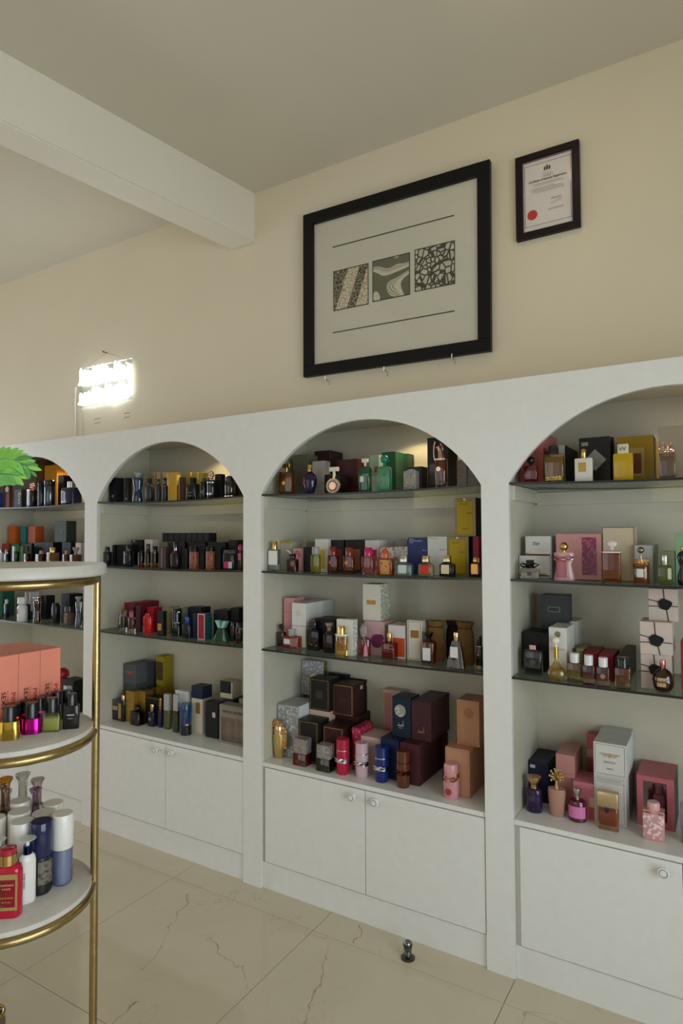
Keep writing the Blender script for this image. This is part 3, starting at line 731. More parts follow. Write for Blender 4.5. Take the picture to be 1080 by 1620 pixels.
# certificate
r = empty('framed_certificate', (1.187, YW-.002, 2.762)); tag(r, 'small dark framed certificate with a red round seal', 'certificate')
wd, ht, fw = .254, .352, .027
bm = BM(); bar(bm, -wd/2, wd/2, 0, fw, -.022, 0); bar(bm, -wd/2, wd/2, ht-fw, ht, -.022, 0); bar(bm, -wd/2, -wd/2+fw, fw, ht-fw, -.022, 0); bar(bm, wd/2-fw, wd/2, fw, ht-fw, -.022, 0)
obj('frame', bm, M('paper', '1c1214'), r)
iw = wd/2-fw
bm = BM(); t = .004
bar(bm, -iw, iw, fw, fw+t, -.016, -.001); bar(bm, -iw, iw, ht-fw-t, ht-fw, -.016, -.001); bar(bm, -iw, -iw+t, fw+t, ht-fw-t, -.016, -.001); bar(bm, iw-t, iw, fw+t, ht-fw-t, -.016, -.001)
obj('inner_rim', bm, M('satin', '6a5a5c'), r)
pg = obj('paper_sheet', box(BM(), -iw+t, iw-t, -.008, -.004, fw+t, ht-fw-t), M('matte', 'f4efec'), r)
obj('glazing', box(BM(), -iw+t, iw-t, -.0125, -.0115, fw+t, ht-fw-t), M('pane', 'fefdfc'), r)
ink = M('matte', '57504c'); y = -.0084
bm = BM()
for z in (.052, .288+.018): box(bm, -iw+t, iw-t, y-.0002, y+.0002, z-.0008, z+.0008)
box(bm, -iw+t+.004, -iw+t+.0055, y-.0002, y+.0002, .052, .306); box(bm, iw-t-.0055, iw-t-.004, y-.0002, y+.0002, .052, .306)
obj('border_line', bm, ink, pg)
text('Certificate of Business Registration', .0125, M('matte', '2a2626'), pg, (0, y-.0003, .236), width=.150, bold=.0002)
obj('seal', disc_y(BM(), -.062, y-.0012, y, .098, .0205, 28), M('matte', 'd8301c'), pg)
bm = BM(); rr = random.Random(5)
for z, a, b_ in ((.258, -.018, .018), (.250, -.024, .024), (.246, -.012, .014), (.222, -.06, .05), (.216, -.05, .066), (.204, -.066, .03), (.198, -.066, .06), (.192, -.066, .066), (.186, -.05, .066), (.150, .014, .056), (.146, .014, .05), (.108, .004, .064), (.104, .0, .06)): box(bm, a, b_, y-.0002, y+.0002, z-.0007, z+.0007)
tube(bm, [(.012+.003*i, y, .126+.006*math.sin(i*1.9)+.001*i) for i in range(15)], .0006, 4)
obj('fine_print', bm, M('matte', '8a827c'), pg)
bm = BM(); disc_y(bm, 0, y-.0006, y, .279, .0065, 14, .005)
for sg in (-1, 1):
    for k in range(3): box(bm, sg*.0085-.0016+sg*.003*k*.5, sg*.0085+.0016+sg*.003*k*.5, y-.0005, y, .270+.003*k, .288-.002*k)
box(bm, -.0035, .0035, y-.0005, y, .285, .291)
obj('crest', bm, M('matte', '3c3834'), pg)
# nails that carry the large picture, from below
for i, (x, z) in enumerate(((.126, 2.3215), (.447, 2.3225), (.778, 2.332))):
    bm = BM(); tube(bm, [(0, -.002, .0), (0, -.03, .006), (0, -.042, .0), (.002, -.044, .018)], .0022, 7); tube(bm, [(0, -.001, -.014), (.004, -.012, -.012), (.01, -.016, -.016)], .0016, 6)
    o = obj('wall_hook', bm, M('metal', 'b8b6b0'), None, (x, YW, z-.022), smooth=50)
    tag(o, ('small steel hook under the {} corner of the large framed picture', 'small steel hook under the middle of the large framed picture', 'small steel hook below the large picture on its certificate side')[i].format('neon side'), 'hook', 'hooks under the large picture')
# ------------------------------------------------------------------ neon sign
r = empty('neon_sign', (-1.517, YW-.03, 2.497)); tag(r, 'glowing white neon script sign hanging on a nail above the arches', 'neon sign')
def squiggle(w, h, n, seed):
    rr = random.Random(seed); pts = []; x = -w/2
    for k in range(n):
        s = w/n; tall = 1 if rr.random() < .3 else .55+rr.random()*.25
        for t in range(8):
            a = 2*PI*t/8; pts.append((x+s*(t/8)*1.0+s*.34*math.sin(a), 0, -h/2+h*tall*(.5-.5*math.cos(a))))
        x += s
    return pts
NM = M('lamp', 'f2fbff')
obj('backing', box(BM(), -.25, .25, .006, .010, -.13, .125, .002), M('pane', 'f8fbfc'), r)
for z, w_, x, n, sd in ((.060, .45, -.010, 8, 2), (-.066, .45, -.01, 8, 5)):
    for q in range(2):
        bm = BM(); tube(bm, [(p[0]+x, p[1]-.004*q, p[2]*(1 if q else .8)+z+(.008 if q else 0)) for p in squiggle(w_, .1, n+q*3, sd+q*11)], .0068, 8)
        obj('neon_tube', bm, NM, r, smooth=60)
bm = BM(); tube(bm, [(.205, 0, .10), (.222, 0, .09), (.23, 0, .04), (.224, 0, .0), (.237, 0, -.05), (.226, 0, -.085), (.17, 0, -.10), (.14, 0, -.098), (.09, 0, -.12), (.05, 0, -.135)], .0048, 8); obj('neon_tube', bm, NM, r, smooth=60)
bm = BM(); tube(bm, [(-.005, .024, .197), (.11, .012, .16), (.21, .008, .12)], .0012, 5); tube(bm, [(-.005, .024, .197), (-.1, .012, .158), (-.2, .008, .12)], .0006, 5); obj('hanging_wire', bm, M('satin', '6a665e'), r)
bm = BM(); tube(bm, [(0, 0, 0), (0, -.03, 0)], .003, 8); ball(bm, (0, -.031, 0), .006, 10, 6); o = obj('wall_nail', bm, M('metal', '4c463c'), None, (-1.522, YW, 2.697)); tag(o, 'dark nail head above the glowing neon sign', 'nail')
bm = BM(); tube(bm, [(.0, -.022, .0), (-.012, -.018, -.012), (-.026, -.006, -.03), (-.03, -.006, -.08), (-.024, -.006, -.2), (-.02, -.006, -.385)], .0048, 8)
o = obj('white_cable', bm, M('satin', 'e8e8e2'), None, (-1.797, YW, 2.508), smooth=60); tag(o, 'thick white cable running down the wall beside the neon sign', 'cable')
bm = BM(); tube(bm, [(.0, -.024, .0), (-.006, -.006, -.06), (-.004, -.004, -.26)], .002, 6)
o = obj('thin_cable', bm, M('satin', 'b9b3a2'), None, (-1.745, YW, 2.385), smooth=60); tag(o, 'thin pale wire hanging down from the neon sign', 'cable')
for x, z, lab in ((-1.585, 2.262, 'pair of small bent nails in the wall under the neon sign'), (-1.31, 2.27, 'small bent nails in the wall, nearer the large picture')):
    bm = BM()
    for dz in (0, .026): tube(bm, [(0, 0, dz), (.004, -.02, dz-.004), (-.02, -.026, dz-.008)], .0017, 6)
    o = obj('wall_hook', bm, M('metal', '7d786c'), None, (x, YW, z)); tag(o, lab, 'hook')
# ------------------------------------------------------------------ ceiling lamp and door stop
r = empty('ceiling_lamp', (1.27, -.33, ZC)); tag(r, 'round white lamp on the ceiling above the pictures', 'lamp')
obj('housing', solid('o', .20, .20, [(0, 1), (.3, 1), (1, 1)], -.02, .02, n=36), M('satin', 'e6e4de'), r, smooth=40)
obj('diffuser', solid('o', .26, .26, [(0, .4), (.3, .8), (.7, .98), (1, 1)], -.065, .045, n=36), M('lamp', 'ffe6c0'), r, smooth=40)
lp = bpy.data.lights.new('ceiling_lamp_light', 'AREA'); lp.shape = 'DISK'; lp.size = .19; lp.energy = .4; lp.color = (1, .86, .66)
lo = bpy.data.objects.new('ceiling_lamp_light', lp); link(lo); lo.location = (1.27, -.33, ZC-.068)
r = empty('door_stop', (.748, -.088, 0)); tag(r, 'small dark metal door stop screwed to the tiled floor', 'door stop')
obj('base', solid('o', .052, .052, [(0, 1), (.5, 1), (1, .8)], 0, .008, n=24), M('metal', '5a5650'), r, smooth=40)
obj('post', solid('o', .030, .030, [(0, .9), (.15, 1), (.35, .82), (.45, 1), (.6, .95), (.7, 1.05), (.9, 1), (1, .7)], .008, .052, n=20), M('metal', '7c7a78'), r, smooth=40)
obj('rubber_ring', solid('o', .035, .035, [(0, .94), (.5, 1), (1, .94)], .042, .01, n=20), M('satin', '2a2826'), r, smooth=40)
# ------------------------------------------------------------------ round display stand
SX, SY, SR = .301, -1.321, .174
TZ = {'top': 1.476, 'mid': 1.0786, 'low': .6988, 'base': .215}
def stone():
    m, nt, out = newmat('white_stone'); L = nt.links.new; b = pbsdf(nt, hx('dcd8d0'), .38, 0, .4, .05)
    ge = ND(nt, 'ShaderNodeNewGeometry'); no = ND(nt, 'ShaderNodeTexNoise'); no.inputs['Scale'].default_value = 14; no.inputs['Detail'].default_value = 5; no.inputs['Distortion'].default_value = 1.5; L(ge.outputs['Position'], no.inputs['Vector'])
    L(mix_rgb(nt, no.outputs[0], hx('b4aea4'), hx('d2cdc4')), b.inputs['Base Color']); L(b.outputs[0], out.inputs[0]); return m
STN = stone(); BR = M('brass', 'a38f62')
r = empty('display_stand', (SX, SY, 0)); tag(r, 'round tiered display stand with white discs in hammered gold metal', 'display stand')
obj('disc', solid('o', .40, .40, [(0, .975), (.15, 1), (.85, 1), (1, .985)], TZ['top']-.028, .028, n=72), STN, r, smooth=40)
for k in ('mid', 'low', 'base'):
    obj('disc', solid('o', SR*2-.004, SR*2-.004, [(0, .99), (.1, 1), (.9, 1), (1, .99)], TZ[k]-.013, .013, n=72), STN, r, smooth=40)
for k, rr_, dz in (('top', SR, .028+.0115), ('mid', SR-.004, .013+.0105), ('low', SR-.004, .013+.0105), ('base', SR-.004, .013+.0105)):
    bm = BM(); n = 96; rg = random.Random(len(k)+int(dz*1e4))
    tube(bm, [(rr_*math.cos(2*PI*i/n), rr_*math.sin(2*PI*i/n), TZ[k]-dz) for i in range(n)], [.0108+.0007*rg.random() for i in range(n)], 10, True)
    obj('gold_ring', bm, BR, r, smooth=True)
for a in (57, 177, 297):
    ca, sa = math.cos(math.radians(a)), math.sin(math.radians(a)); bm = BM(); R_ = SR+.004
    tube(bm, [(R_*ca, R_*sa, .012), (R_*ca, R_*sa, TZ['top']-.030)], .0098, 14); ball(bm, (R_*ca, R_*sa, .011), .011, 12, 8)
    obj('post', bm, BR, r, smooth=50)
r = empty('lidded_jar', JAR); tag(r, 'gold rimmed jar low down at the frame edge beside the stand post', 'jar')
obj('body', solid('o', .07, .07, PROF['soft'], 0, .115, n=24), M('gloss', '5a4a2a'), r, smooth=40); bm = BM(); tube(bm, [(.031*math.cos(2*PI*i/24), .031*math.sin(2*PI*i/24), .117) for i in range(24)], .004, 8, True); obj('rim', bm, M('metal', 'b89a58'), r, smooth=True)
# ------------------------------------------------------------------ potted fern on the stand's top disc
FX, FY, FZ = FERN
r = empty('potted_fern', (FX, FY, FZ)); tag(r, 'bright green artificial fern in a pot on top of the display stand', 'plant')
obj('pot', solid('o', .10, .10, [(0, .72), (.05, .76), (.9, 1), (.92, 1.06), (1, 1.06)], 0, .085, n=28), M('satin', 'ddd9d0'), r, smooth=40)
obj('soil', solid('o', .09, .09, [(0, 1), (1, 1)], .0851, .004, n=20), M('matte', '3a2c1e'), r)
LEAFM = [M('leaf', c) for c in ('82c46c', '9cdc6a', '64a65c', '92d47c')]
def bez(p, t):
    a, b, c, d = [Vector(q) for q in p]; s = 1-t
    return a*s**3+b*3*s*s*t+c*3*s*t*t+d*t**3
def leaflet_mesh(mi):
    bm = BM(); rows = [(0, .10), (.12, .55), (.35, .95), (.6, 1.0), (.82, .72), (.95, .35), (1, .06)]; L_ = []
    for t, s in rows:
        z = -.16*t*t
        L_.append([bm.verts.new((t, -.20*s, z+.03*s)), bm.verts.new((t, 0, z)), bm.verts.new((t, .20*s, z+.03*s))])
    for A, B_ in zip(L_, L_[1:]):
        for i in (0, 1): bm.faces.new((A[i], A[i+1], B_[i+1], B_[i]))
    me = bpy.data.meshes.new('leaflet'); bm.to_mesh(me); bm.free(); me.materials.append(LEAFM[mi])
    for p in me.polygons: p.use_smooth = True
    return me
LM = [leaflet_mesh(i) for i in range(4)]
def frond(pts, n, ln, mi, nrm, seed):
    rr = random.Random(seed); bm = BM(); pts = [tuple(Vector(q)-Vector(FERN)) for q in pts]; tube(bm, [bez(pts, i/16) for i in range(17)], [.0024*(1-.6*i/16) for i in range(17)], 6)
    fr = obj('frond', bm, M('leaf', '5d9450'), r, smooth=60); nrm = Vector(nrm).normalized()
    for i in range(n):
        t = .16+.84*i/(n-1); p = bez(pts, t); tan = (bez(pts, min(1, t+.02))-bez(pts, t-.02)).normalized(); side = tan.cross(nrm).normalized(); up = side.cross(tan)
        s = ln*(.55+.45*math.sin(PI*min(1, .15+t*.8)))*(.62 if i == n-1 else 1)
        for sg in ((-1, 1) if i < n-1 else (0,)):
            d = (side*sg*(1.05-.35*t)+tan*(.55+.5*t)+up*(.12*(rr.random()-.4))).normalized() if sg else tan
            y = up.cross(d).normalized(); z = d.cross(y)
            o = bpy.data.objects.new('leaflet', LM[(mi+(1 if rr.random() < .22 else 0)) % 4]); link(o, fr)
            o.matrix_local = Matrix.Translation(p) @ Matrix((d, y, z)).transposed().to_4x4() @ Matrix.Diagonal((s*(.9+.2*rr.random()), s*.95, s, 1))
for f_ in FRONDS: frond(*f_)

DATA = [
('bot','perfume_bottle','bottle','amber square bottle with a gold figure and gold stopper on top shelf of third arch','perfume bottles on top shelf of third arch',(0.0917,0.07,1.7281),0,(0.0714,0.0285,0.1387),{'c': 'ead9a8','liq': ('a8742c',0.06,0.9),'cap': ('bar',0.55,'metal','d4b06a'),'rad': 0.15,'emb': [(0.42,0.5,0.12,'metal','d4b06a')],'fb': 0.733,'sq': 'r'}),
('box','perfume_box','box','olive grey carton behind the amber figure bottle on top shelf of third arch','perfume boxes on top shelf of third arch',(0.1038,0.2,1.7279),0,(0.0852,0.08,0.1881),{'c': '6f6a55'}),
('bot','perfume_bottle','bottle','dark purple urn bottle with red label and gold cap on top shelf of third arch','perfume bottles on top shelf of third arch',(0.2237,0.06,1.7241),0,(0.0679,0.0543,0.1289),{'p': 'amphora','m': 'gloss','c': '1c1236','cap': ('cyl',0.33,'metal','d4b06a'),'lab': [(0.2,0.36,0.42,0.74,'paper','c8203a')],'fb': 0.763,'sq': 'o'}),
('box','perfume_box','box','plain silver grey carton behind the purple urn bottle on top shelf of third arch','perfume boxes on top shelf of third arch',(0.2354,0.135,1.7238),0,(0.0637,0.05,0.1503),{'c': '9c958c'}),
('box','perfume_box','box','dark brown carton,tallest behind the purple urn on top shelf of third arch','perfume boxes on top shelf of third arch',(0.1711,0.299,1.7258),0,(0.0856,0.1169,0.2131),{'lid': [(0.8,'201210')],'c': '3a2420'}),
('box','perfume_box','box','maroon carton beside the green pump bottle on top shelf of third arch','perfume boxes on top shelf of third arch',(0.3352,0.2276,1.7222),0,(0.1084,0.0752,0.1605),{'c': '4a2024'}),
('box','perfume_box','box','black carton behind the medallion bottle on top shelf of third arch','perfume boxes on top shelf of third arch',(0.3073,0.145,1.7224),0,(0.0784,0.07,0.0886),{'c': '1c1618'}),
('bot','perfume_bottle','bottle','black bottle with round beaded medallion and ivory cap on top shelf of third arch','perfume bottles on top shelf of third arch',(0.3522,0.055,1.7216),0,(0.0652,0.0228,0.1133),{'p': 'ball','m': 'gloss','c': '1a1416','col': ('c8a878',0.2,0.1),'cap': ('bar',0.65,'satin','d8ccb4'),'emb': [(0.5,0.5,0.5,'hammer','d8c8a8'),(0.5,0.5,0.34,'gloss','5a3428'),(0.5,0.5,0.26,'metal','d8a890')],'fb': 0.571,'sq': 'o'}),
('bot','perfume_bottle','bottle','mint green bottle with cream pump head on top shelf of third arch','perfume bottles on top shelf of third arch',(0.5008,0.06,1.7202),0,(0.0519,0.0259,0.1416),{'p': 'soft','c': '9fd8c0','liq': ('3f9f80',0.04,0.93),'cap': ('bar',0.55,'satin','d8d0b4'),'lab': [(0.15,0.5,0.4,0.62,'paper','b8cfc4')],'fb': 0.768,'sq': 'r'}),
('box','perfume_box','box','pale sage carton between the two green bottles on top shelf of third arch','perfume boxes on top shelf of third arch',(0.5055,0.16,1.7202),0,(0.0457,0.06,0.1633),{'panel': [(0.2,0.9,0.05,0.45,'paper','c2c4bc'),(0.5,0.9,0.55,0.7,'paper','96504f')],'c': '93a793'}),
('bot','perfume_bottle','bottle','emerald bottle with round glossy green stopper on top shelf of third arch','perfume bottles on top shelf of third arch',(0.5933,0.055,1.7207),0,(0.0557,0.0334,0.149),{'p': 'soft','m': 'frost','c': '4c9668','cap': ('sphere',0.62,'gloss','17795e'),'emb': [(0.62,0.66,0.14,'gloss','2a5a3c')],'text': [('1',0.4,0.35,None,0.3,'1c4a30')],'fb': 0.688,'sq': 'r'}),
('box','perfume_box','box','dark green carton behind the emerald bottle on top shelf of third arch','perfume boxes on top shelf of third arch',(0.5439,0.2387,1.7204),0,(0.0666,0.0962,0.1811),{'c': '27523b'}),
('box','perfume_box','box','second dark green carton beside the crystal cube on top shelf of third arch','perfume boxes on top shelf of third arch',(0.5699,0.3174,1.7205),0,(0.0428,0.06,0.1813),{'c': '2a4a38'}),
('bot','perfume_bottle','bottle','clear cut crystal cube bottle on top shelf of third arch','perfume bottles on top shelf of third arch',(0.713,0.055,1.7223),0,(0.0546,0.0382,0.0813),{'m': 'crystal','c': 'cfc9bc','rad': 0.08,'cap': ('box',0.5,'crystal','d8d4cc'),'fb': 0.923,'sq': 'r'}),
('box','perfume_box','box','low black carton behind the crystal cube on top shelf of third arch','perfume boxes on top shelf of third arch',(0.6913,0.159,1.722),0,(0.0679,0.0579,0.1009),{'c': '2b2a28'}),
('box','perfume_box','box','tall black carton behind the horse bottle on top shelf of third arch','perfume boxes on top shelf of third arch',(0.7873,0.2,1.7243),0,(0.0918,0.1,0.2148),{'panel': [(0.1,0.9,0.1,0.5,'fleck','34302c')],'c': '2a2523'}),
('bot','perfume_bottle','bottle','tall amber bottle with rose gold horse head stopper on top shelf of third arch','perfume bottles on top shelf of third arch',(0.8401,0.055,1.7251),0,(0.0445,0.0356,0.1821),{'rad': 0.3,'c': 'ecd8c8','liq': ('8a4a1c',0.26,0.96),'cap': ('horse',1.0,'metal','d8b0a0'),'emb': [(0.4,0.68,0.2,'metal','d8c0a0')],'band': [(0.585,0.62,'metal','c8a898')],'fb': 0.582,'sq': 'r'}),
('box','perfume_box','box','gold patterned carton at the post end on top shelf of third arch','perfume boxes on top shelf of third arch',(0.9063,0.135,1.727),0,(0.0411,0.07,0.1063),{'m': 'fleck','c': '6a5a3c'}),
('box','perfume_box','box','brown patterned carton tucked against the post on top shelf of third arch','perfume boxes on top shelf of third arch',(0.9658,0.09,1.7291),0,(0.0446,0.06,0.0677),{'m': 'fleck','c': '4a382c'}),
('bot','perfume_bottle','bottle','clear bottle with large white label and gold cap on second shelf of third arch','perfume bottles on second shelf of third arch',(0.0391,0.05,1.386),0,(0.0526,0.0289,0.1315),{'c': 'e6ebe8','cap': ('cyl',0.5,'metal','d4b06a'),'lab': [(0.04,0.96,0.28,0.93,'paper','e6e4e2')],'liq': ('cfd6d4',0.05,0.3),'fb': 0.73,'sq': 'r'}),
('box','perfume_box','box','first pale carton with gold trim,behind white label bottle on second shelf of third arch','perfume boxes on second shelf of third arch',(0.037,0.18,1.3862),0,(0.0679,0.08,0.1309),{'panel': [(0.0,1,0.93,1,'foil','d4b06a')],'c': 'b9b4a6'}),
('box','perfume_box','box','second pale carton with gold trim,beside the spray hose on second shelf of third arch','perfume boxes on second shelf of third arch',(0.062,0.2606,1.3855),0,(0.0621,0.08,0.1311),{'panel': [(0.0,1,0.93,1,'foil','d4b06a')],'c': 'b5b0a2'}),
('bot','perfume_bottle','bottle','plum pink flask with black collar and curved white hose on second shelf of third arch','perfume bottles on second shelf of third arch',(0.1374,0.05,1.3836),0,(0.0516,0.0309,0.0796),{'p': 'soft','c': 'd8b0b4','liq': ('7a2434',0.2,0.85),'cap': ('knobc',0.6,'gloss','17171a'),'hose': 'd8d4cc','fb': 0.721,'sq': 'r'}),
('box','perfume_box','box','pink carton with a rosy flower print on second shelf of third arch','perfume boxes on second shelf of third arch',(0.1218,0.14,1.384),0,(0.0592,0.05,0.1006),{'disc': [(0.4,0.72,0.34,'paper','c06a78'),(0.3,0.62,0.2,'paper','d890a0')],'c': 'cfa6a6'}),
('box','perfume_box','box','narrow black carton beside the pale yellow bottle on second shelf of third arch','perfume boxes on second shelf of third arch',(0.1879,0.125,1.3824),0,(0.0423,0.07,0.1085),{'c': '1b1b1d'}),
('bot','perfume_bottle','bottle','pale yellow rectangular bottle with clear faceted cap on second shelf of third arch','perfume bottles on second shelf of third arch',(0.2597,0.05,1.3813),0,(0.0426,0.0213,0.1131),{'c': 'e4e4bc','liq': ('c2bc6a',0.06,0.95),'cap': ('box',0.66,'crystal','dcdcdc'),'fb': 0.699,'sq': 'r'}),
('box','perfume_box','box','white carton with a yellow panel on second shelf of third arch','perfume boxes on second shelf of third arch',(0.2449,0.165,1.3818),0,(0.0701,0.09,0.1459),{'panel': [(0.28,0.72,0.1,0.68,'paper','c9b23c')],'c': 'd8d6ce'}),
('bot','perfume_bottle','bottle','deep red amber bottle with red cap on second shelf of third arch','perfume bottles on second shelf of third arch',(0.345,0.055,1.3802),0,(0.047,0.0235,0.1154),{'c': 'e2c4b4','liq': ('8a2a12',0.2,0.97),'cap': ('cyl',0.66,'gloss','7a2414'),'emb': [(0.4,0.62,0.17,'paper','b4583c')],'p': 'straight','fb': 0.679,'sq': 'r'}),
('box','perfume_box','box','black carton with red brown panel on second shelf of third arch','perfume boxes on second shelf of third arch',(0.3129,0.19,1.3807),0,(0.0653,0.1,0.1422),{'panel': [(0.25,0.85,0.1,0.72,'paper','6e2c1e')],'c': '1f1b1a'}),
('bot','perfume_bottle','bottle','orange amber bottle with red brown cap on second shelf of third arch','perfume bottles on second shelf of third arch',(0.4238,0.055,1.3796),0,(0.0499,0.0249,0.1129),{'c': 'e6ccb0','liq': ('a04a12',0.2,0.97),'cap': ('cyl',0.66,'gloss','7e2c16'),'emb': [(0.4,0.62,0.17,'paper','c47a44')],'p': 'straight','fb': 0.696,'sq': 'r'}),
('box','perfume_box','box','black carton with orange brown panel on second shelf of third arch','perfume boxes on second shelf of third arch',(0.401,0.19,1.3799),0,(0.0916,0.1,0.1439),{'panel': [(0.3,0.8,0.1,0.72,'paper','8a4a24')],'c': '1d1a19'}),
('bot','perfume_bottle','bottle','pink bottle with magenta cap on second shelf of third arch','perfume bottles on second shelf of third arch',(0.5186,0.05,1.3793),0,(0.0537,0.0268,0.1138),{'c': 'ecd4d6','liq': ('c46a74',0.2,0.97),'cap': ('cyl',0.62,'gloss','b81c50'),'p': 'straight','fb': 0.689,'sq': 'r'}),
('box','perfume_box','box','pale pink carton with magenta picture on second shelf of third arch','perfume boxes on second shelf of third arch',(0.4866,0.185,1.3794),0,(0.0673,0.09,0.1431),{'panel': [(0.3,0.85,0.12,0.72,'paper','b0204c')],'c': 'cfc4c2'}),
('bot','perfume_bottle','bottle','wide orange flower printed bottle with domed orange cap on second shelf of third arch','perfume bottles on second shelf of third arch',(0.5963,0.05,1.3797),0,(0.0737,0.0295,0.1103),{'c': 'f0d8a0','liq': ('c87818',0.04,0.95),'cap': ('dome',0.42,'gloss','c4532a'),'lab': [(0.3,0.85,0.1,0.9,'fleck','c8842c')],'fb': 0.649,'sq': 'r'}),
('box','perfume_box','box','white carton with orange flower print on second shelf of third arch','perfume boxes on second shelf of third arch',(0.5675,0.15,1.3795),0,(0.0678,0.06,0.1127),{'m': 'fleck','c': 'cdb8a8'}),
('box','perfume_box','box','white carton with grey flower print on second shelf of third arch','perfume boxes on second shelf of third arch',(0.6305,0.15,1.3799),0,(0.0538,0.06,0.1153),{'m': 'fleck','c': 'b8aca8'}),
('box','perfume_box','box','grey carton behind the orange flower carton on second shelf of third arch','perfume boxes on second shelf of third arch',(0.5292,0.2706,1.3794),0,(0.0747,0.08,0.1464),{'c': 'a9aaa5'}),
('box','perfume_box','box','darker grey carton behind the grey flower carton on second shelf of third arch','perfume boxes on second shelf of third arch',(0.5969,0.24,1.3797),0,(0.0549,0.08,0.1434),{'c': '8f8c84'}),
('bot','perfume_bottle','bottle','clear square bottle with silver label and bar cap on second shelf of third arch','perfume bottles on second shelf of third arch',(0.6814,0.05,1.3805),0,(0.0679,0.0285,0.0814),{'c': 'e6ebea','liq': ('c4d2d0',0.06,0.78),'cap': ('box',0.4,'metal','d2d2d0'),'lab': [(0.2,0.72,0.2,0.78,'paper','c6cccd')],'p': 'shoulder','rad': 0.12,'fb': 0.693,'sq': 'r'}),
('box','perfume_box','box','navy blue carton with fine white lettering on second shelf of third arch','perfume boxes on second shelf of third arch',(0.7017,0.18,1.3808),0,(0.0871,0.09,0.1522),{'text': [('Maison',0.2,0.955,0.24,0.1,'b8bcd0'),('Francis Kurkdjian',0.4,0.91,0.64,0.1,'b8bcd0'),('Paris',0.18,0.865,0.2,0.1,'b8bcd0'),('70 ml',0.83,0.66,0.18,0.09,'b8bcd0')],'c': '303a66'}),
('bot','perfume_bottle','bottle','clear square bottle with red label and gold cap on second shelf of third arch','perfume bottles on second shelf of third arch',(0.7759,0.05,1.3817),0,(0.0603,0.0253,0.0803),{'c': 'efe6d4','liq': ('d8c8a4',0.06,0.78),'cap': ('box',0.42,'metal','d8c89c'),'lab': [(0.18,0.74,0.2,0.78,'paper','cc3426')],'p': 'shoulder','rad': 0.12,'fb': 0.71,'sq': 'r'}),
('box','perfume_box','box','white carton with thin grey lettering on second shelf of third arch','perfume boxes on second shelf of third arch',(0.7864,0.18,1.3821),0,(0.0828,0.09,0.1547),{'text': [('Maison',0.3,0.95,0.4,0.1,'a8a8a4'),('Paris',0.78,0.66,0.28,0.1,'8a8a88')],'c': 'cfcfc9'}),
('bot','perfume_bottle','bottle','black square bottle with cream label on second shelf of third arch','perfume bottles on second shelf of third arch',(0.8635,0.05,1.3833),0,(0.0589,0.0247,0.0812),{'m': 'gloss','c': '1a1712','cap': ('box',0.42,'metal','d0c49a'),'lab': [(0.14,0.68,0.2,0.8,'paper','d8c9a4')],'p': 'shoulder','rad': 0.12,'fb': 0.704,'sq': 'r'}),
('box','perfume_box','box','lower yellow carton with black checkered edge on second shelf of third arch','perfume boxes on second shelf of third arch',(0.8737,0.18,1.3839),0,(0.089,0.09,0.1529),{'m': 'check','panel': [(0.12,0.85,0.06,0.9,'paper','b89c18')],'side': [(0,1,0,1,'paper','17171a')],'text': [('Maison',0.42,0.84,0.4,0.1,'6a5a14'),('Extrait',0.7,0.6,0.25,0.1,'6a5a14')],'disc': [(0.47,0.96,0.05,'paper','e0ded4')],'c': 'c2a414'}),
('box','perfume_box','box','upper yellow checkered carton stacked by the post on second shelf of third arch','perfume boxes on second shelf of third arch',(0.9037,0.18,1.5371),0,(0.0856,0.08,0.1509),{'m': 'check','panel': [(0.12,0.85,0.06,0.9,'paper','b89c18')],'side': [(0,1,0,1,'paper','17171a')],'text': [('Maison',0.42,0.84,0.4,0.1,'6a5a14'),('Extrait',0.7,0.6,0.25,0.1,'6a5a14'),('Paris',0.5,0.2,0.25,0.1,'6a5a14')],'disc': [(0.47,0.96,0.06,'paper','e0ded4')],'c': 'c2a414'}),
('box','perfume_box','box','crimson carton beside the yellow checkered ones on second shelf of third arch','perfume boxes on second shelf of third arch',(0.9504,0.17,1.3849),0,(0.024,0.09,0.1522),{'panel': [(0.15,1,0.28,0.45,'foil','c8904a')],'c': '8e2436'}),
('bot','perfume_bottle','bottle','dark bottle with copper label against the post on second shelf of third arch','perfume bottles on second shelf of third arch',(0.9763,0.045,1.3857),0,(0.0358,0.015,0.0732),{'m': 'gloss','c': '2a1612','cap': ('box',0.42,'metal','c8a070'),'lab': [(0.1,0.8,0.2,0.85,'foil','d89a5c')],'p': 'shoulder','rad': 0.12,'fb': 0.776,'sq': 'r'}),
('bot','perfume_bottle','bottle','plum bottle with black flower stopper on third shelf of third arch','perfume bottles on third shelf of third arch',(0.0332,0.1087,1.0415),0,(0.0346,0.0242,0.1009),{'c': 'd8b4ac','liq': ('7a2c3c',0.1,0.95),'cap': ('flower',0.85,'gloss','17171a'),'fb': 0.617,'sq': 'r'}),
('bot','perfume_bottle','bottle','wide orange bottle with small white label on third shelf of third arch','perfume bottles on third shelf of third arch',(0.0948,0.104,1.0411),0,(0.087,0.0348,0.082),{'c': 'f0c8a0','liq': ('d0641c',0.05,0.95),'cap': ('box',0.3,'crystal','e6e2e6'),'lab': [(0.12,0.5,0.3,0.75,'paper','e4dcd4')],'fb': 0.622,'sq': 'r'}),
('box','perfume_box','box','front salmon pink carton in the tall pink row on third shelf of third arch','perfume boxes on third shelf of third arch',(0.0424,0.1935,1.0415),0,(0.0557,0.0871,0.2139),{'lid': [(0.7,'b06a70'),(0.35,'b06a70')],'c': 'd79a9a'}),
('box','perfume_box','box','rear salmon pink carton in the tall pink row on third shelf of third arch','perfume boxes on third shelf of third arch',(0.013,0.292,1.0417),0,(0.02,0.08,0.2057),{'lid': [(0.7,'b06a70')],'c': 'd2929a'}),
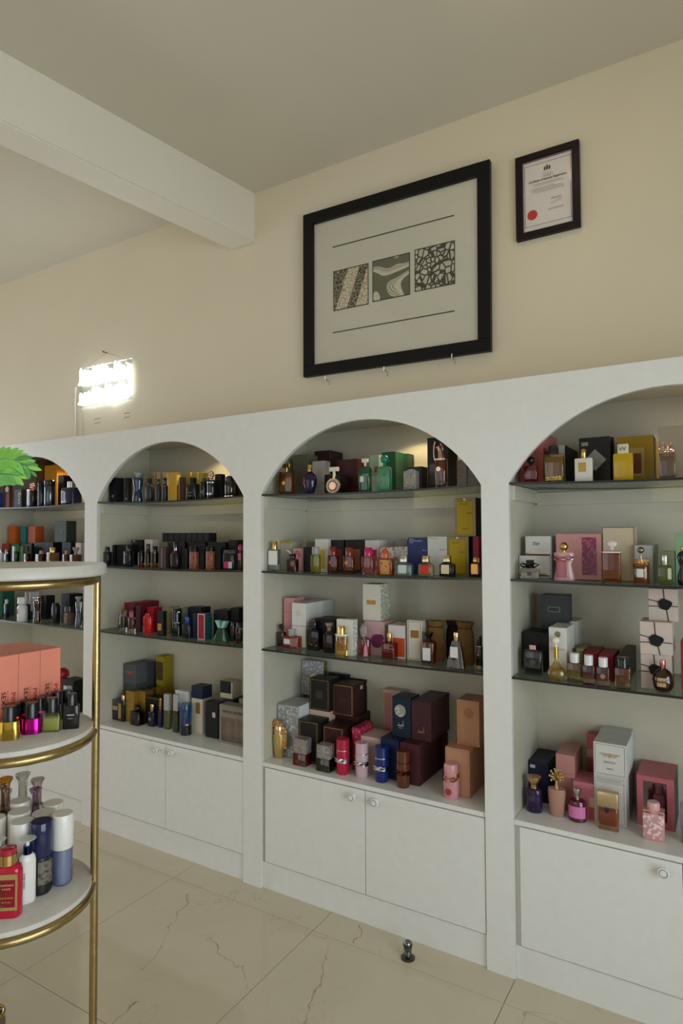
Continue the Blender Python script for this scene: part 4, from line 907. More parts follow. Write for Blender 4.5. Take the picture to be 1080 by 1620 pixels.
('box','perfume_box','box','lower front white carton under its twin on third shelf of third arch','perfume boxes on third shelf of third arch',(0.1199,0.1849,1.0408),0,(0.0764,0.1274,0.096),{'lid': [(0.98,'8a8680')],'c': 'dcd8d2'}),
('box','perfume_box','box','upper front white embossed carton on third shelf of third arch','perfume boxes on third shelf of third arch',(0.1201,0.185,1.1372),0,(0.0765,0.1276,0.101),{'disc': [(0.45,0.55,0.2,'paper','d2cec6')],'c': 'dedad4'}),
('box','perfume_box','box','lower middle white carton in the two-high row on third shelf of third arch','perfume boxes on third shelf of third arch',(0.1199,0.2806,1.0408),0,(0.0764,0.062,0.096),{'c': 'dad6d0'}),
('box','perfume_box','box','upper middle white carton in the two-high row on third shelf of third arch','perfume boxes on third shelf of third arch',(0.1199,0.2806,1.1372),0,(0.0764,0.062,0.101),{'c': 'd9d6d4'}),
('box','perfume_box','box','lower rear white carton in the two-high row on third shelf of third arch','perfume boxes on third shelf of third arch',(0.1199,0.3351,1.0408),0,(0.0764,0.0449,0.096),{'c': 'dad6d0'}),
('box','perfume_box','box','upper rear white carton in the two-high row on third shelf of third arch','perfume boxes on third shelf of third arch',(0.1199,0.3351,1.1372),0,(0.0764,0.0449,0.101),{'c': 'd9d6d4'}),
('bot','perfume_bottle','bottle','black angular bottle with faceted black cap on third shelf of third arch','perfume bottles on third shelf of third arch',(0.2145,0.1061,1.0399),0,(0.059,0.0354,0.1246),{'m': 'gloss','c': '171a18','p': 'soft','rad': 0.1,'cap': ('knobc',0.5,'gloss','121414'),'bow': (0.2,'8a6a64'),'fb': 0.733,'sq': 'r'}),
('box','perfume_box','box','large black carton behind the black bottles on third shelf of third arch','perfume boxes on third shelf of third arch',(0.2578,0.175,1.0398),0,(0.1058,0.1,0.1365),{'c': '1d1a1c'}),
('bot','perfume_bottle','bottle','dark bottle with clear fan shaped stopper on third shelf of third arch','perfume bottles on third shelf of third arch',(0.3063,0.0836,1.0393),0,(0.0489,0.0269,0.1283),{'m': 'gloss','c': '1c1014','p': 'shoulder','cap': ('flare',0.75,'crystal','d8b8ae'),'fb': 0.726,'sq': 'r'}),
('bot','perfume_bottle','bottle','golden yellow bottle with gold cap and white band on third shelf of third arch','perfume bottles on third shelf of third arch',(0.392,0.0443,1.0389),0,(0.0595,0.0357,0.1245),{'c': 'f0e6b8','liq': ('cfa41c',0.28,0.84),'band': [(0.68,0.74,'gloss','e8e4da')],'bs': 1.01,'cap': ('cyl',0.55,'metal','d4b06a'),'fb': 0.694,'sq': 'o'}),
('box','perfume_box','box','white embossed carton behind the golden yellow bottle on third shelf of third arch','perfume boxes on third shelf of third arch',(0.3958,0.0823,1.039),0,(0.0806,0.0373,0.1503),{'m': 'paper','side': [(0.0,1,0.02,0.98,'lace','c4c2bc')],'c': 'dcd8cc'}),
('bot','perfume_bottle','bottle','pink cut glass bottle with hanging pink tassel on third shelf of third arch','perfume bottles on third shelf of third arch',(0.4672,0.1025,1.0388),0,(0.0606,0.0363,0.1344),{'p': 'soft','c': 'ecd0d4','liq': ('c05a6a',0.1,0.75),'cap': ('ball',0.6,'crystal','dccac8'),'tassel': 'dc98a8','fb': 0.568,'sq': 'o'}),
('box','perfume_box','box','pink carton with a purple heart print on third shelf of third arch','perfume boxes on third shelf of third arch',(0.4974,0.1974,1.0387),0,(0.0969,0.12,0.1404),{'disc': [(0.62,0.42,0.3,'paper','7a3460'),(0.8,0.52,0.16,'paper','6e2c58')],'c': 'c9a2a4'}),
('box','perfume_box','box','tall white carton with bronze plate,on the pink carton on third shelf of third arch','perfume boxes on third shelf of third arch',(0.4778,0.1937,1.1795),0,(0.0843,0.0888,0.1549),{'panel': [(0.22,0.74,0.44,0.56,'foil','a8763c')],'side': [(0.02,1,0.02,0.98,'lace','b4b2a2')],'c': 'd6d1c2'}),
('bot','perfume_bottle','bottle','bright red square bottle with gold neck on third shelf of third arch','perfume bottles on third shelf of third arch',(0.59,0.0955,1.0388),0,(0.0565,0.0395,0.105),{'rad': 0.08,'c': 'e8b8b0','liq': ('b01424',0.03,0.98),'wall': 0.94,'cap': ('cyl',0.36,'metal','d4b06a'),'fb': 0.617,'sq': 'r'}),
('box','perfume_box','box','white carton with orange window,behind the red bottle on third shelf of third arch','perfume boxes on third shelf of third arch',(0.6111,0.1658,1.0389),0,(0.0747,0.1,0.1342),{'panel': [(0.28,1,0.05,0.62,'paper','b84a22')],'c': 'd4ccc8'}),
('bot','perfume_bottle','bottle','brown glass bottle with white cap on third shelf of third arch','perfume bottles on third shelf of third arch',(0.6339,0.2312,1.039),0,(0.0496,0.0297,0.1119),{'p': 'shoulder','c': 'c8b090','liq': ('5a4018',0.03,0.9),'col': ('c8c4c0',0.4,0.1),'cap': ('cyl',0.55,'gloss','e0dfdc'),'lab': [(0.15,0.55,0.35,0.62,'paper','c8b078')],'fb': 0.605,'sq': 'r'}),
('box','perfume_box','box','cream carton with dark outline and bronze plate on third shelf of third arch','perfume boxes on third shelf of third arch',(0.6923,0.16,1.0392),0,(0.0657,0.09,0.1591),{'border': ('4a443c',0.08,0.02),'panel': [(0.25,0.8,0.56,0.75,'foil','8e6a34')],'c': 'cfc6b6'}),
('bot','perfume_bottle','bottle','hammered amber bottle with white label and black stopper on third shelf of third arch','perfume bottles on third shelf of third arch',(0.7615,0.1004,1.0396),0,(0.0577,0.0404,0.1189),{'p': 'soft','rad': 0.3,'c': 'eac8a0','m': 'glass','liq': ('a05c1c',0.06,0.93),'cap': ('flare',0.6,'metal','3a3230'),'lab': [(0.18,0.75,0.12,0.68,'paper','dcdcdc')],'fb': 0.729,'sq': 'r'}),
('sac','gift_pouch','pouch','tan burlap drawstring pouch behind the hammered amber bottle on third shelf of third arch','gift pouches on third shelf of third arch',(0.7704,0.15,1.0398),0,(0.0792,0.0475,0.1589),{'c': '7e5c34','s': '4a3420'}),
('sac','gift_pouch','pouch','dark brown fabric pouch between the two tan pouches on third shelf of third arch','gift pouches on third shelf of third arch',(0.8184,0.21,1.04),0,(0.0555,0.0333,0.1546),{'c': '33241c','s': '1c1410'}),
('bot','perfume_bottle','bottle','olive flared bottle with white label and gold cap on third shelf of third arch','perfume bottles on third shelf of third arch',(0.8956,0.0496,1.0408),0,(0.07,0.035,0.1336),{'p': 'cone','c': 'd8cc98','liq': ('7e6a22',0.04,0.97),'cap': ('cyl',0.28,'metal','d8c090'),'lab': [(0.24,0.68,0.4,0.8,'paper','d6d4d2')],'fb': 0.76,'sq': 'r'}),
('sac','gift_pouch','pouch','tan drawstring pouch behind the olive bottle on third shelf of third arch','gift pouches on third shelf of third arch',(0.9032,0.125,1.0409),0,(0.0725,0.0435,0.1646),{'c': '6e4e2a','s': '3a2818'}),
('bot','perfume_bottle','bottle','slim black bottle with copper emblem against the post on third shelf of third arch','perfume bottles on third shelf of third arch',(0.9645,0.1099,1.0413),0,(0.0239,0.0215,0.1167),{'m': 'gloss','c': '18120f','cap': ('cyl',0.8,'gloss','141212'),'emb': [(0.45,0.6,0.2,'metal','b06a4a')],'band': [(0.0,0.05,'metal','b08a5a'),(0.66,0.68,'metal','b8a890')],'fb': 0.673,'sq': 'r'}),
('bot','perfume_bottle','bottle','gold sculpted bottle with a feathered wing behind on cabinet top of third arch','perfume bottles on cabinet top of third arch',(0.0318,0.0903,0.5448),0,(0.0577,0.0461,0.1612),{'p': 'taper','m': 'foil','c': 'c8ad6c','cap': ('dome',0.8,'metal','d8b68a'),'wing': 'cfa56a','fb': 0.65,'sq': 'o'}),
('box','perfume_box','box','grey patterned carton with brightened side,beneath the round-dot carton on cabinet top of third arch','perfume boxes on cabinet top of third arch',(0.0633,0.1867,0.5448),0,(0.1206,0.1456,0.2323),{'panel': [(0.06,0.94,0.04,0.96,'lace','8e9092')],'side': [(0,1,0,1,'paper','d8dcd8')],'border': ('6a6658',0.01,0.012),'c': 'b1b2ae'}),  # side colour lightened to carry the window light from the right
('box','perfume_box','box','patterned carton with pale round dot,raised at the back on cabinet top of third arch','perfume boxes on cabinet top of third arch',(0.0675,0.3239,0.7775),0,(0.1274,0.03,0.1643),{'m': 'lace','disc': [(0.55,0.52,0.16,'paper','ddd6b8')],'side': [(0,1,0,1,'foil','8a7c4a')],'c': '9a9ba0'}),
('box','perfume_box','box','lower black carton with gold outline on cabinet top of third arch','perfume boxes on cabinet top of third arch',(0.1858,0.1434,0.5448),0,(0.1039,0.09,0.1827),{'border': ('9a7c48',0.06,0.025),'disc': [(0.45,0.5,0.16,'matte','3a3428')],'c': '201f1e'}),
('box','perfume_box','box','lower brown carton with gold outline on cabinet top of third arch','perfume boxes on cabinet top of third arch',(0.2994,0.1791,0.5448),0,(0.1056,0.1142,0.1681),{'border': ('a8804c',0.06,0.025),'sticker': 0.85,'c': '3c201c'}),
('box','perfume_box','box','plain cream carton supporting the upper black carton,cabinet top of third arch','perfume boxes on cabinet top of third arch',(0.1831,0.257,0.5448),0,(0.1088,0.13,0.2048),{'c': 'c9b49c'}),
('box','perfume_box','box','dark brown carton under the upper brown one,cabinet top of third arch','perfume boxes on cabinet top of third arch',(0.2972,0.2973,0.5448),0,(0.1179,0.1184,0.1893),{'c': '3a201a'}),
('box','perfume_box','box','upper black carton with gold outline and square emblem on cabinet top of third arch','perfume boxes on cabinet top of third arch',(0.1829,0.2345,0.75),0,(0.1073,0.085,0.1423),{'border': ('9a7c48',0.05,0.02),'panel': [(0.33,0.66,0.38,0.62,'foil','4a4234')],'c': '1d1c1b'}),
('box','perfume_box','box','upper brown carton with gold outline on cabinet top of third arch','perfume boxes on cabinet top of third arch',(0.2915,0.2713,0.7345),0,(0.1084,0.1048,0.1398),{'border': ('b08850',0.05,0.025),'sticker': 0.85,'text': [('Oud',0.5,0.5,0.3,0.2,'6a4030')],'c': '3a1f1b'}),
('box','perfume_box','box','rear black carton behind the upper black one on cabinet top of third arch','perfume boxes on cabinet top of third arch',(0.2032,0.3343,0.75),0,(0.1073,0.0199,0.1423),{'c': '201e1d'}),
('box','perfume_box','box','rear brown carton behind the upper brown one on cabinet top of third arch','perfume boxes on cabinet top of third arch',(0.2853,0.3512,0.7345),0,(0.1084,0.0126,0.1398),{'c': '38201c','sticker': 0.85}),
('bot','perfume_bottle','bottle','amber square bottle with frosted cube stopper on cabinet top of third arch','perfume bottles on cabinet top of third arch',(0.1718,0.0722,0.5448),0,(0.0684,0.0513,0.1146),{'rad': 0.05,'c': 'ecd0b0','liq': ('8a4418',0.03,0.99),'wall': 0.95,'cap': ('box',1.0,'crystal','cfc4ba',0.75),'lab': [(0.2,0.55,0.2,0.5,'foil','8a4418')],'bs': 1.0,'fb': 0.453,'sq': 'r'}),
('bot','perfume_bottle','bottle','olive dark square bottle with frosted cube stopper on cabinet top of third arch','perfume bottles on cabinet top of third arch',(0.2979,0.0646,0.5448),0,(0.0669,0.0502,0.1101),{'rad': 0.05,'c': 'c4bc98','liq': ('3a3414',0.03,0.99),'wall': 0.95,'cap': ('box',1.0,'crystal','cfc4ba',0.75),'lab': [(0.2,0.55,0.2,0.5,'foil','3a3414')],'bs': 1.0,'fb': 0.494,'sq': 'r'}),
('bot','perfume_bottle','bottle','crimson cylinder bottle with silver bow band on cabinet top of third arch','perfume bottles on cabinet top of third arch',(0.3777,0.0737,0.5448),0,(0.0573,0.0573,0.1442),{'p': 'cylb','m': 'gloss','c': 'b3183e','cap': ('cyl',0.98,'gloss','b3183e'),'band': [(0.675,0.7,'metal','d8ccd0'),(0.34,0.47,'metal','d8ccd0')],'bow': (0.41,'d8ccd0'),'n': 28,'fb': 0.689,'sq': 'o'}),
('bot','perfume_bottle','bottle','pale pink cylinder bottle with silver bow band on cabinet top of third arch','perfume bottles on cabinet top of third arch',(0.4636,0.0837,0.5448),0,(0.0565,0.0565,0.1396),{'p': 'cylb','m': 'gloss','c': 'caaab2','cap': ('cyl',0.98,'gloss','caaab2'),'band': [(0.675,0.7,'metal','cfc0c8'),(0.34,0.47,'metal','cfc0c8')],'bow': (0.41,'cfc0c8'),'n': 28,'fb': 0.688,'sq': 'o'}),
('bot','perfume_bottle','bottle','royal blue cylinder bottle with silver bow band on cabinet top of third arch','perfume bottles on cabinet top of third arch',(0.5566,0.0836,0.5448),0,(0.0608,0.0608,0.1395),{'p': 'cylb','m': 'gloss','c': '152a66','cap': ('cyl',0.98,'gloss','152a66'),'band': [(0.675,0.7,'metal','c8ccd8'),(0.34,0.47,'metal','c8ccd8')],'bow': (0.41,'c8ccd8'),'n': 28,'fb': 0.688,'sq': 'o'}),
('bot','perfume_bottle','bottle','chestnut brown cylinder bottle with dark band on cabinet top of third arch','perfume bottles on cabinet top of third arch',(0.6568,0.0749,0.5448),0,(0.0553,0.0553,0.1411),{'p': 'cylb','m': 'gloss','c': '5c2e1e','cap': ('cyl',0.98,'gloss','5c2e1e'),'band': [(0.675,0.7,'metal','6a3826'),(0.34,0.47,'metal','6a3826')],'bow': (0.41,'6a3826'),'n': 28,'fb': 0.689,'sq': 'o'}),
('box','perfume_box','box','red patterned carton between the crimson and pale pink bottles on cabinet top of third arch','perfume boxes on cabinet top of third arch',(0.4097,0.19,0.5448),0,(0.0372,0.12,0.1774),{'m': 'lace','c': '9c1c3c'}),
('box','perfume_box','box','pale pink carton behind the pale pink cylinder on cabinet top of third arch','perfume boxes on cabinet top of third arch',(0.477,0.1965,0.5448),0,(0.0957,0.12,0.1472),{'c': 'd0b0ae'}),
('box','perfume_box','box','navy carton behind the royal blue cylinder on cabinet top of third arch','perfume boxes on cabinet top of third arch',(0.5774,0.1696,0.5448),0,(0.0854,0.11,0.1604),{'c': '1f2a4a'}),
('box','perfume_box','box','large maroon carton behind the chestnut cylinder on cabinet top of third arch','perfume boxes on cabinet top of third arch',(0.6726,0.2165,0.5448),0,(0.0847,0.2267,0.1617),{'c': '4a2428'}),
('box','perfume_box','box','upper navy carton with silver medallion and Arabic lettering on cabinet top of third arch','perfume boxes on cabinet top of third arch',(0.6094,0.2046,0.707),0,(0.0839,0.09,0.1635),{'disc': [(0.44,0.66,0.3,'lace','9a9690')],'text': [('ﺪﺳﺃ',0.46,0.32,0.34,0.3,'c8ccd0'),('ASAD',0.45,0.23,0.22,0.1,'9aa0a8')],'c': '1b2836'}),
('box','perfume_box','box','upper brown carton with gold Arabic lettering on cabinet top of third arch','perfume boxes on cabinet top of third arch',(0.6987,0.2591,0.707),0,(0.0866,0.1989,0.1571),{'text': [('ﺪﺳﺃ',0.48,0.25,0.34,0.3,'b08858')],'c': '46262a'}),
('box','perfume_box','box','pale floral carton standing behind the navy medallion carton on cabinet top of third arch','perfume boxes on cabinet top of third arch',(0.5005,0.33,0.5448),0,(0.0999,0.05,0.3109),{'panel': [(0.05,0.4,0.3,0.95,'paper','c08478')],'c': 'c7a79b'}),
('box','perfume_box','box','plain dark maroon carton low behind the upper brown carton on cabinet top of third arch','perfume boxes on cabinet top of third arch',(0.7127,0.344,0.5448),0,(0.0433,0.0271,0.1488),{'c': '44262a'}),
('box','perfume_box','box','lower peach carton behind the pink bow bottle on cabinet top of third arch','perfume boxes on cabinet top of third arch',(0.8776,0.1933,0.5448),0,(0.0977,0.2037,0.1799),{'border': ('b07e60',0.06,0.01),'c': 'c08c6e'}),
('box','perfume_box','box','upper peach carton with faint sun emblem on cabinet top of third arch','perfume boxes on cabinet top of third arch',(0.9036,0.1984,0.7251),0,(0.0906,0.11,0.1741),{'disc': [(0.53,0.72,0.22,'paper','ad7450')],'border': ('b07e60',0.07,0.01),'c': 'bd8b6c'}),
('bot','perfume_bottle','bottle','rose pink bottle with pink cap and rose gold bow on cabinet top of third arch','perfume bottles on cabinet top of third arch',(0.8607,0.0687,0.5448),0,(0.0633,0.0443,0.1299),{'p': 'cylb','m': 'gloss','c': 'cf8f96','cap': ('knobc',0.86,'satin','d09094'),'band': [(0.62,0.66,'metal','cf8a78'),(0.69,0.72,'metal','cf8a78')],'bow': (0.55,'d8a078'),'emb': [(0.45,0.35,0.2,'metal','b86a5c')],'fb': 0.616,'sq': 'o'}),
('bot','perfume_bottle','bottle','red pink bottle with black bulb stopper on top shelf of fourth arch','perfume bottles on top shelf of fourth arch',(1.1819,0.06,1.7287),0,(0.0482,0.0241,0.0962),{'c': 'e8b8b8','liq': ('b03444',0.1,0.94),'cap': ('sphere',0.6,'gloss','17171a'),'fb': 0.645,'sq': 'r'}),
('box','perfume_box','box','salmon pink carton tucked in the arch corner on top shelf of fourth arch','perfume boxes on top shelf of fourth arch',(1.1645,0.2432,1.7301),0,(0.0882,0.2265,0.1943),{'c': 'c4716c'}),
('bot','perfume_bottle','bottle','clear gold bottle with black cap on top shelf of fourth arch','perfume bottles on top shelf of fourth arch',(1.2653,0.055,1.7262),0,(0.0668,0.0267,0.1284),{'c': 'e8dcae','liq': ('b89a50',0.1,0.9),'cap': ('box',0.42,'gloss','17171a'),'lab': [(0.08,0.92,0.06,0.2,'hammer','c8a85c')],'fb': 0.774,'sq': 'r'}),
('box','perfume_box','box','white and black carton behind the clear gold bottle on top shelf of fourth arch','perfume boxes on top shelf of fourth arch',(1.2599,0.2382,1.7262),0,(0.0565,0.2365,0.1388),{'side': [(0,1,0,1,'paper','17171a')],'panel': [(0.0,0.12,0,1,'paper','201f1f')],'c': 'a8a49c'}),
('bot','perfume_bottle','bottle','white square bottle with gold plate and gold cap on top shelf of fourth arch','perfume bottles on top shelf of fourth arch',(1.3634,0.055,1.7235),0,(0.0572,0.02,0.1123),{'m': 'gloss','c': 'd8d2c4','rad': 0.08,'cap': ('cyl',0.34,'metal','d4b06a'),'lab': [(0.22,0.66,0.42,0.82,'foil','b8964c')],'fb': 0.719,'sq': 'r'}),
('box','perfume_box','box','black carton with silver diamond on top shelf of fourth arch','perfume boxes on top shelf of fourth arch',(1.3864,0.145,1.7235),0,(0.1019,0.03,0.1623),{'diamond': (0.52,0.5,0.36,'8e8c88'),'panel': [(0.08,0.3,0.82,0.9,'paper','8a8684')],'c': '242220'}),
('box','perfume_box','box','middle black carton behind the silver diamond one on top shelf of fourth arch','perfume boxes on top shelf of fourth arch',(1.3832,0.178,1.7235),0,(0.1032,0.03,0.1655),{'c': '201e1d'}),
('box','perfume_box','box','rear black carton behind the silver diamond one on top shelf of fourth arch','perfume boxes on top shelf of fourth arch',(1.3873,0.211,1.7235),0,(0.1037,0.03,0.1676),{'c': '201e1d'}),
('bot','perfume_bottle','bottle','mustard yellow bottle with carved ivory cap on top shelf of fourth arch','perfume bottles on top shelf of fourth arch',(1.4889,0.055,1.7213),0,(0.0603,0.0241,0.122),{'m': 'gloss','c': 'b89414','rad': 0.1,'cap': ('box',0.55,'satin','cfc6ac'),'text': [('VV',0.5,1.16,0.36,0.3,'7a6a4a')],'fb': 0.74,'sq': 'r'}),
('box','perfume_box','box','wide ochre carton with framed picture panel on top shelf of fourth arch','perfume boxes on top shelf of fourth arch',(1.5187,0.2295,1.7212),0,(0.1115,0.1989,0.1573),{'panel': [(0.33,0.74,0.13,0.74,'paper','a0844a'),(0.4,0.66,0.18,0.62,'paper','6a3a1e')],'c': '8a6a14'}),
('bot','perfume_bottle','bottle','clear bottle with large rose gold ornament on top shelf of fourth arch','perfume bottles on top shelf of fourth arch',(1.6199,0.055,1.7202),0,(0.0481,0.0241,0.1166),{'c': 'e6dcd0','liq': ('b0a090',0.08,0.9),'rad': 0.12,'orn': 'e0b8a4','cap': ('knobc',0.3,'metal','e4c8b8'),'fb': 0.719,'sq': 'r'}),
('box','perfume_box','box','pale grey brown carton behind the ornament bottle on top shelf of fourth arch','perfume boxes on top shelf of fourth arch',(1.6383,0.175,1.7203),0,(0.0948,0.1,0.1828),{'c': '9c8e78'}),
('box','perfume_box','box','lower white carton with gold and black band on second shelf of fourth arch','perfume boxes on second shelf of fourth arch',(1.1755,0.155,1.3862),0,(0.1102,0.09,0.0787),{'panel': [(0,1,0.06,0.12,'paper','2a2624'),(0,1,0.12,0.2,'foil','b8a47c')],'c': 'd2cecb'}),
('box','perfume_box','box','upper white carton with black script on second shelf of fourth arch','perfume boxes on second shelf of fourth arch',(1.1868,0.16,1.4653),0,(0.09,0.08,0.0717),{'panel': [(0,1,0.02,0.09,'paper','2a2624'),(0,1,0.09,0.17,'foil','b8a47c')],'text': [('Dior',0.45,0.62,0.26,0.2,'4a4a4c')],'c': 'd0cecb'}),
('bot','perfume_bottle','bottle','low clear bottle with black bow and black cap on second shelf of fourth arch','perfume bottles on second shelf of fourth arch',(1.1745,0.055,1.3857),0,(0.0671,0.0269,0.0668),{'c': 'e8e6e0','p': 'soft','liq': ('d8cdb8',0.15,0.6),'cap': ('cyl',0.42,'gloss','17171a'),'bow': (0.66,'242022'),'lab': [(0.4,0.62,0.3,0.6,'gloss','1a1818')],'fb': 0.562,'sq': 'r'}),
('bot','perfume_bottle','bottle','pale pink draped bottle with gold ball stopper on second shelf of fourth arch','perfume bottles on second shelf of fourth arch',(1.2927,0.055,1.383),0,(0.0711,0.032,0.1328),{'p': 'hour','m': 'frost','c': 'e0b4b4','cap': ('sphere',0.42,'metal','d4b06a'),'lab': [(0.2,0.62,0.1,0.85,'gloss','a85c68')],'bow': (0.55,'dc9ca4'),'fb': 0.735,'sq': 'o'}),
('box','perfume_box','box','wide pink carton with crimson patterned strip on second shelf of fourth arch','perfume boxes on second shelf of fourth arch',(1.3269,0.17,1.3831),0,(0.1521,0.09,0.1619),{'panel': [(0.58,0.9,0.1,0.92,'lace','7a1c40')],'text': [('pdm',0.44,0.91,0.14,0.12,'dcb8b4')],'c': 'c9908e'}),
('bot','perfume_bottle','bottle','amber ribbed bottle with white pink bow cap on second shelf of fourth arch','perfume bottles on second shelf of fourth arch',(1.4475,0.055,1.3804),0,(0.0554,0.0332,0.1395),{'rad': 0.1,'c': 'f0d8b4','liq': ('a8641c',0.05,0.92),'cap': ('bow',0.65,'satin','e0d0cc'),'band': [(0.72,0.75,'satin','e6d8d4')],'fb': 0.772,'sq': 'r'}),
('box','perfume_box','box','tall cream carton with brown edge on second shelf of fourth arch','perfume boxes on second shelf of fourth arch',(1.4566,0.185,1.3806),0,(0.1034,0.09,0.1869),{'border': ('6a5644',0.005,0.02),'c': 'cbbba0'}),
('bot','perfume_bottle','bottle','amber bee bottle with gold ball stopper,pale label on second shelf of fourth arch','perfume bottles on second shelf of fourth arch',(1.5362,0.055,1.3797),0,(0.0504,0.0353,0.1215),{'p': 'shoulder','c': 'f0d8b0','liq': ('a8602c',0.05,0.72),'cap': ('sphere',0.42,'metal','9c8c70'),'band': [(0.52,0.66,'hammer','d4a86c')],'bs': 0.9,'lab': [(0.3,0.62,0.28,0.62,'paper','d0d4ca')],'fb': 0.659,'sq': 'o'}),
('box','perfume_box','box','grey striped carton behind the bee bottle on second shelf of fourth arch','perfume boxes on second shelf of fourth arch',(1.5372,0.2258,1.3797),0,(0.0562,0.2115,0.1257),{'side': [(0,1,0,1,'paper','8a9a86')],'c': 'b2b1ac'}),
('bot','perfume_bottle','bottle','pale green bottle with silver cap on second shelf of fourth arch','perfume bottles on second shelf of fourth arch',(1.6063,0.05,1.3793),0,(0.0421,0.0253,0.0957),{'p': 'soft','c': 'dde2c0','liq': ('a8ac6a',0.05,0.95),'cap': ('cyl',0.46,'metal','d2d2d0'),'lab': [(0.7,0.95,0.3,0.85,'paper','c8c8a8')],'fb': 0.661,'sq': 'r'}),
('box','perfume_box','box','olive green carton behind the pale green bottle on second shelf of fourth arch','perfume boxes on second shelf of fourth arch',(1.6088,0.16,1.3793),0,(0.0411,0.08,0.1062),{'c': '868a68'}),
('box','perfume_box','box','mint green carton at the frame edge on second shelf of fourth arch','perfume boxes on second shelf of fourth arch',(1.658,0.185,1.3794),0,(0.0534,0.09,0.1677),{'c': '88b086'}),
('bot','perfume_bottle','bottle','black corset shaped bottle at the frame edge on second shelf of fourth arch','perfume bottles on second shelf of fourth arch',(1.6607,0.05,1.3794),0,(0.04,0.028,0.1244),{'p': 'corset','m': 'gloss','c': '17141a','cap': ('knobc',0.4,'metal','d4b06a'),'fb': 0.871,'sq': 'o'}),
('box','perfume_box','box','lower black carton in the left corner stack on third shelf of fourth arch','perfume boxes on third shelf of fourth arch',(1.1695,0.19,1.0416),0,(0.0905,0.12,0.1427),{'c': '1f2122'}),
('box','perfume_box','box','upper charcoal carton with white outlined plate on third shelf of fourth arch','perfume boxes on third shelf of fourth arch',(1.222,0.245,1.1847),0,(0.0989,0.07,0.1319),{'panel': [(0.26,0.7,0.52,0.66,'paper','8a9090'),(0.28,0.68,0.535,0.645,'paper','33383a')],'c': '3a3e3e'}),
('bot','perfume_bottle','bottle','flat black bottle in a rounded silver surround on third shelf of fourth arch','perfume bottles on third shelf of fourth arch',(1.1765,0.071,1.0414),0,(0.0677,0.0203,0.1073),{'rad': 0.49,'c': 'dfe2e0','liq': ('0e0e10',0.07,0.97),'wall': 0.85,'p': 'soft','cap': ('box',0.34,'metal','d8b0a4'),'emb': [(0.5,0.5,0.15,'satin','3a3a3c')],'fb': 0.853,'sq': 'r'}),
('box','perfume_box','box','white carton with rose gold script and gold roundel on third shelf of fourth arch','perfume boxes on third shelf of fourth arch',(1.266,0.1223,1.0405),0,(0.06,0.1337,0.1772),{'disc': [(0.5,0.87,0.17,'foil','8a7c54')],'text': [("J'adore",0.5,0.58,0.85,0.26,'c89a8a')],'c': 'd6d2cc'}),
('box','perfume_box','box','middle white carton behind the rose gold script on third shelf of fourth arch','perfume boxes on third shelf of fourth arch',(1.266,0.2849,1.0405),0,(0.06,0.0769,0.1772),{'c': 'd2cfca'}),
('box','perfume_box','box','rear white carton behind the rose gold script on third shelf of fourth arch','perfume boxes on third shelf of fourth arch',(1.266,0.3407,1.0405),0,(0.06,0.0336,0.1772),{'c': 'd2cfca'}),
('bot','perfume_bottle','bottle','teardrop glass bottle with long gold neck on third shelf of fourth arch','perfume bottles on third shelf of fourth arch',(1.2643,0.0349,1.0405),0,(0.0663,0.0398,0.1492),{'p': 'drop','c': 'eee6c8','liq': ('c8b468',0.06,0.5),'cap': ('sphere',0.42,'gloss','e6e0d2'),'col': ('c8a048',0.22,0.27),'fb': 0.491,'sq': 'o'}),
('bot','perfume_bottle','bottle','yellow square bottle with white cap,first of four alike on third shelf of fourth arch','perfume bottles on third shelf of fourth arch',(1.325,0.0397,1.0399),0,(0.0481,0.0313,0.0979),{'c': 'e8e4c8','liq': ('a88c1c',0.3,0.95),'cap': ('cyl',0.66,'gloss','d8d8d6'),'rad': 0.12,'fb': 0.672,'sq': 'r'}),
('bot','perfume_bottle','bottle','dark red square bottle with white cap on third shelf of fourth arch','perfume bottles on third shelf of fourth arch',(1.3723,0.0263,1.0396),0,(0.0398,0.0259,0.0983),{'c': 'e8d0c8','liq': ('7a1c18',0.3,0.95),'cap': ('cyl',0.72,'gloss','d8d8d6'),'rad': 0.12,'fb': 0.657,'sq': 'r'}),
('bot','perfume_bottle','bottle','brown square bottle with white cap and chain mark on third shelf of fourth arch','perfume bottles on third shelf of fourth arch',(1.4186,0.0211,1.0393),0,(0.0402,0.0261,0.0958),{'c': 'e8d4c4','liq': ('6a2c1c',0.3,0.95),'cap': ('cyl',0.72,'gloss','d8d8d6'),'emb': [(0.5,0.55,0.2,'metal','c89a80')],'rad': 0.12,'fb': 0.675,'sq': 'r'}),
('bot','perfume_bottle','bottle','amber square bottle with black cap on third shelf of fourth arch','perfume bottles on third shelf of fourth arch',(1.4782,0.0235,1.039),0,(0.0478,0.0311,0.1021),{'c': 'ecd8bc','liq': ('9a5a1c',0.3,0.95),'cap': ('cyl',0.74,'gloss','17171a'),'emb': [(0.5,0.5,0.2,'metal','7a5a3c')],'rad': 0.12,'fb': 0.671,'sq': 'r'}),
('box','perfume_box','box','olive carton behind the yellow square bottle on third shelf of fourth arch','perfume boxes on third shelf of fourth arch',(1.3234,0.205,1.0398),0,(0.0235,0.14,0.098),{'c': '8a8058'}),
('box','perfume_box','box','first red carton behind the square bottles on third shelf of fourth arch','perfume boxes on third shelf of fourth arch',(1.3642,0.185,1.0396),0,(0.0469,0.14,0.0918),{'c': '8a1c2c'}),
('box','perfume_box','box','second red carton behind the square bottles on third shelf of fourth arch','perfume boxes on third shelf of fourth arch',(1.4158,0.17,1.0393),0,(0.0476,0.14,0.0905),{'c': '8e1e2e'}),
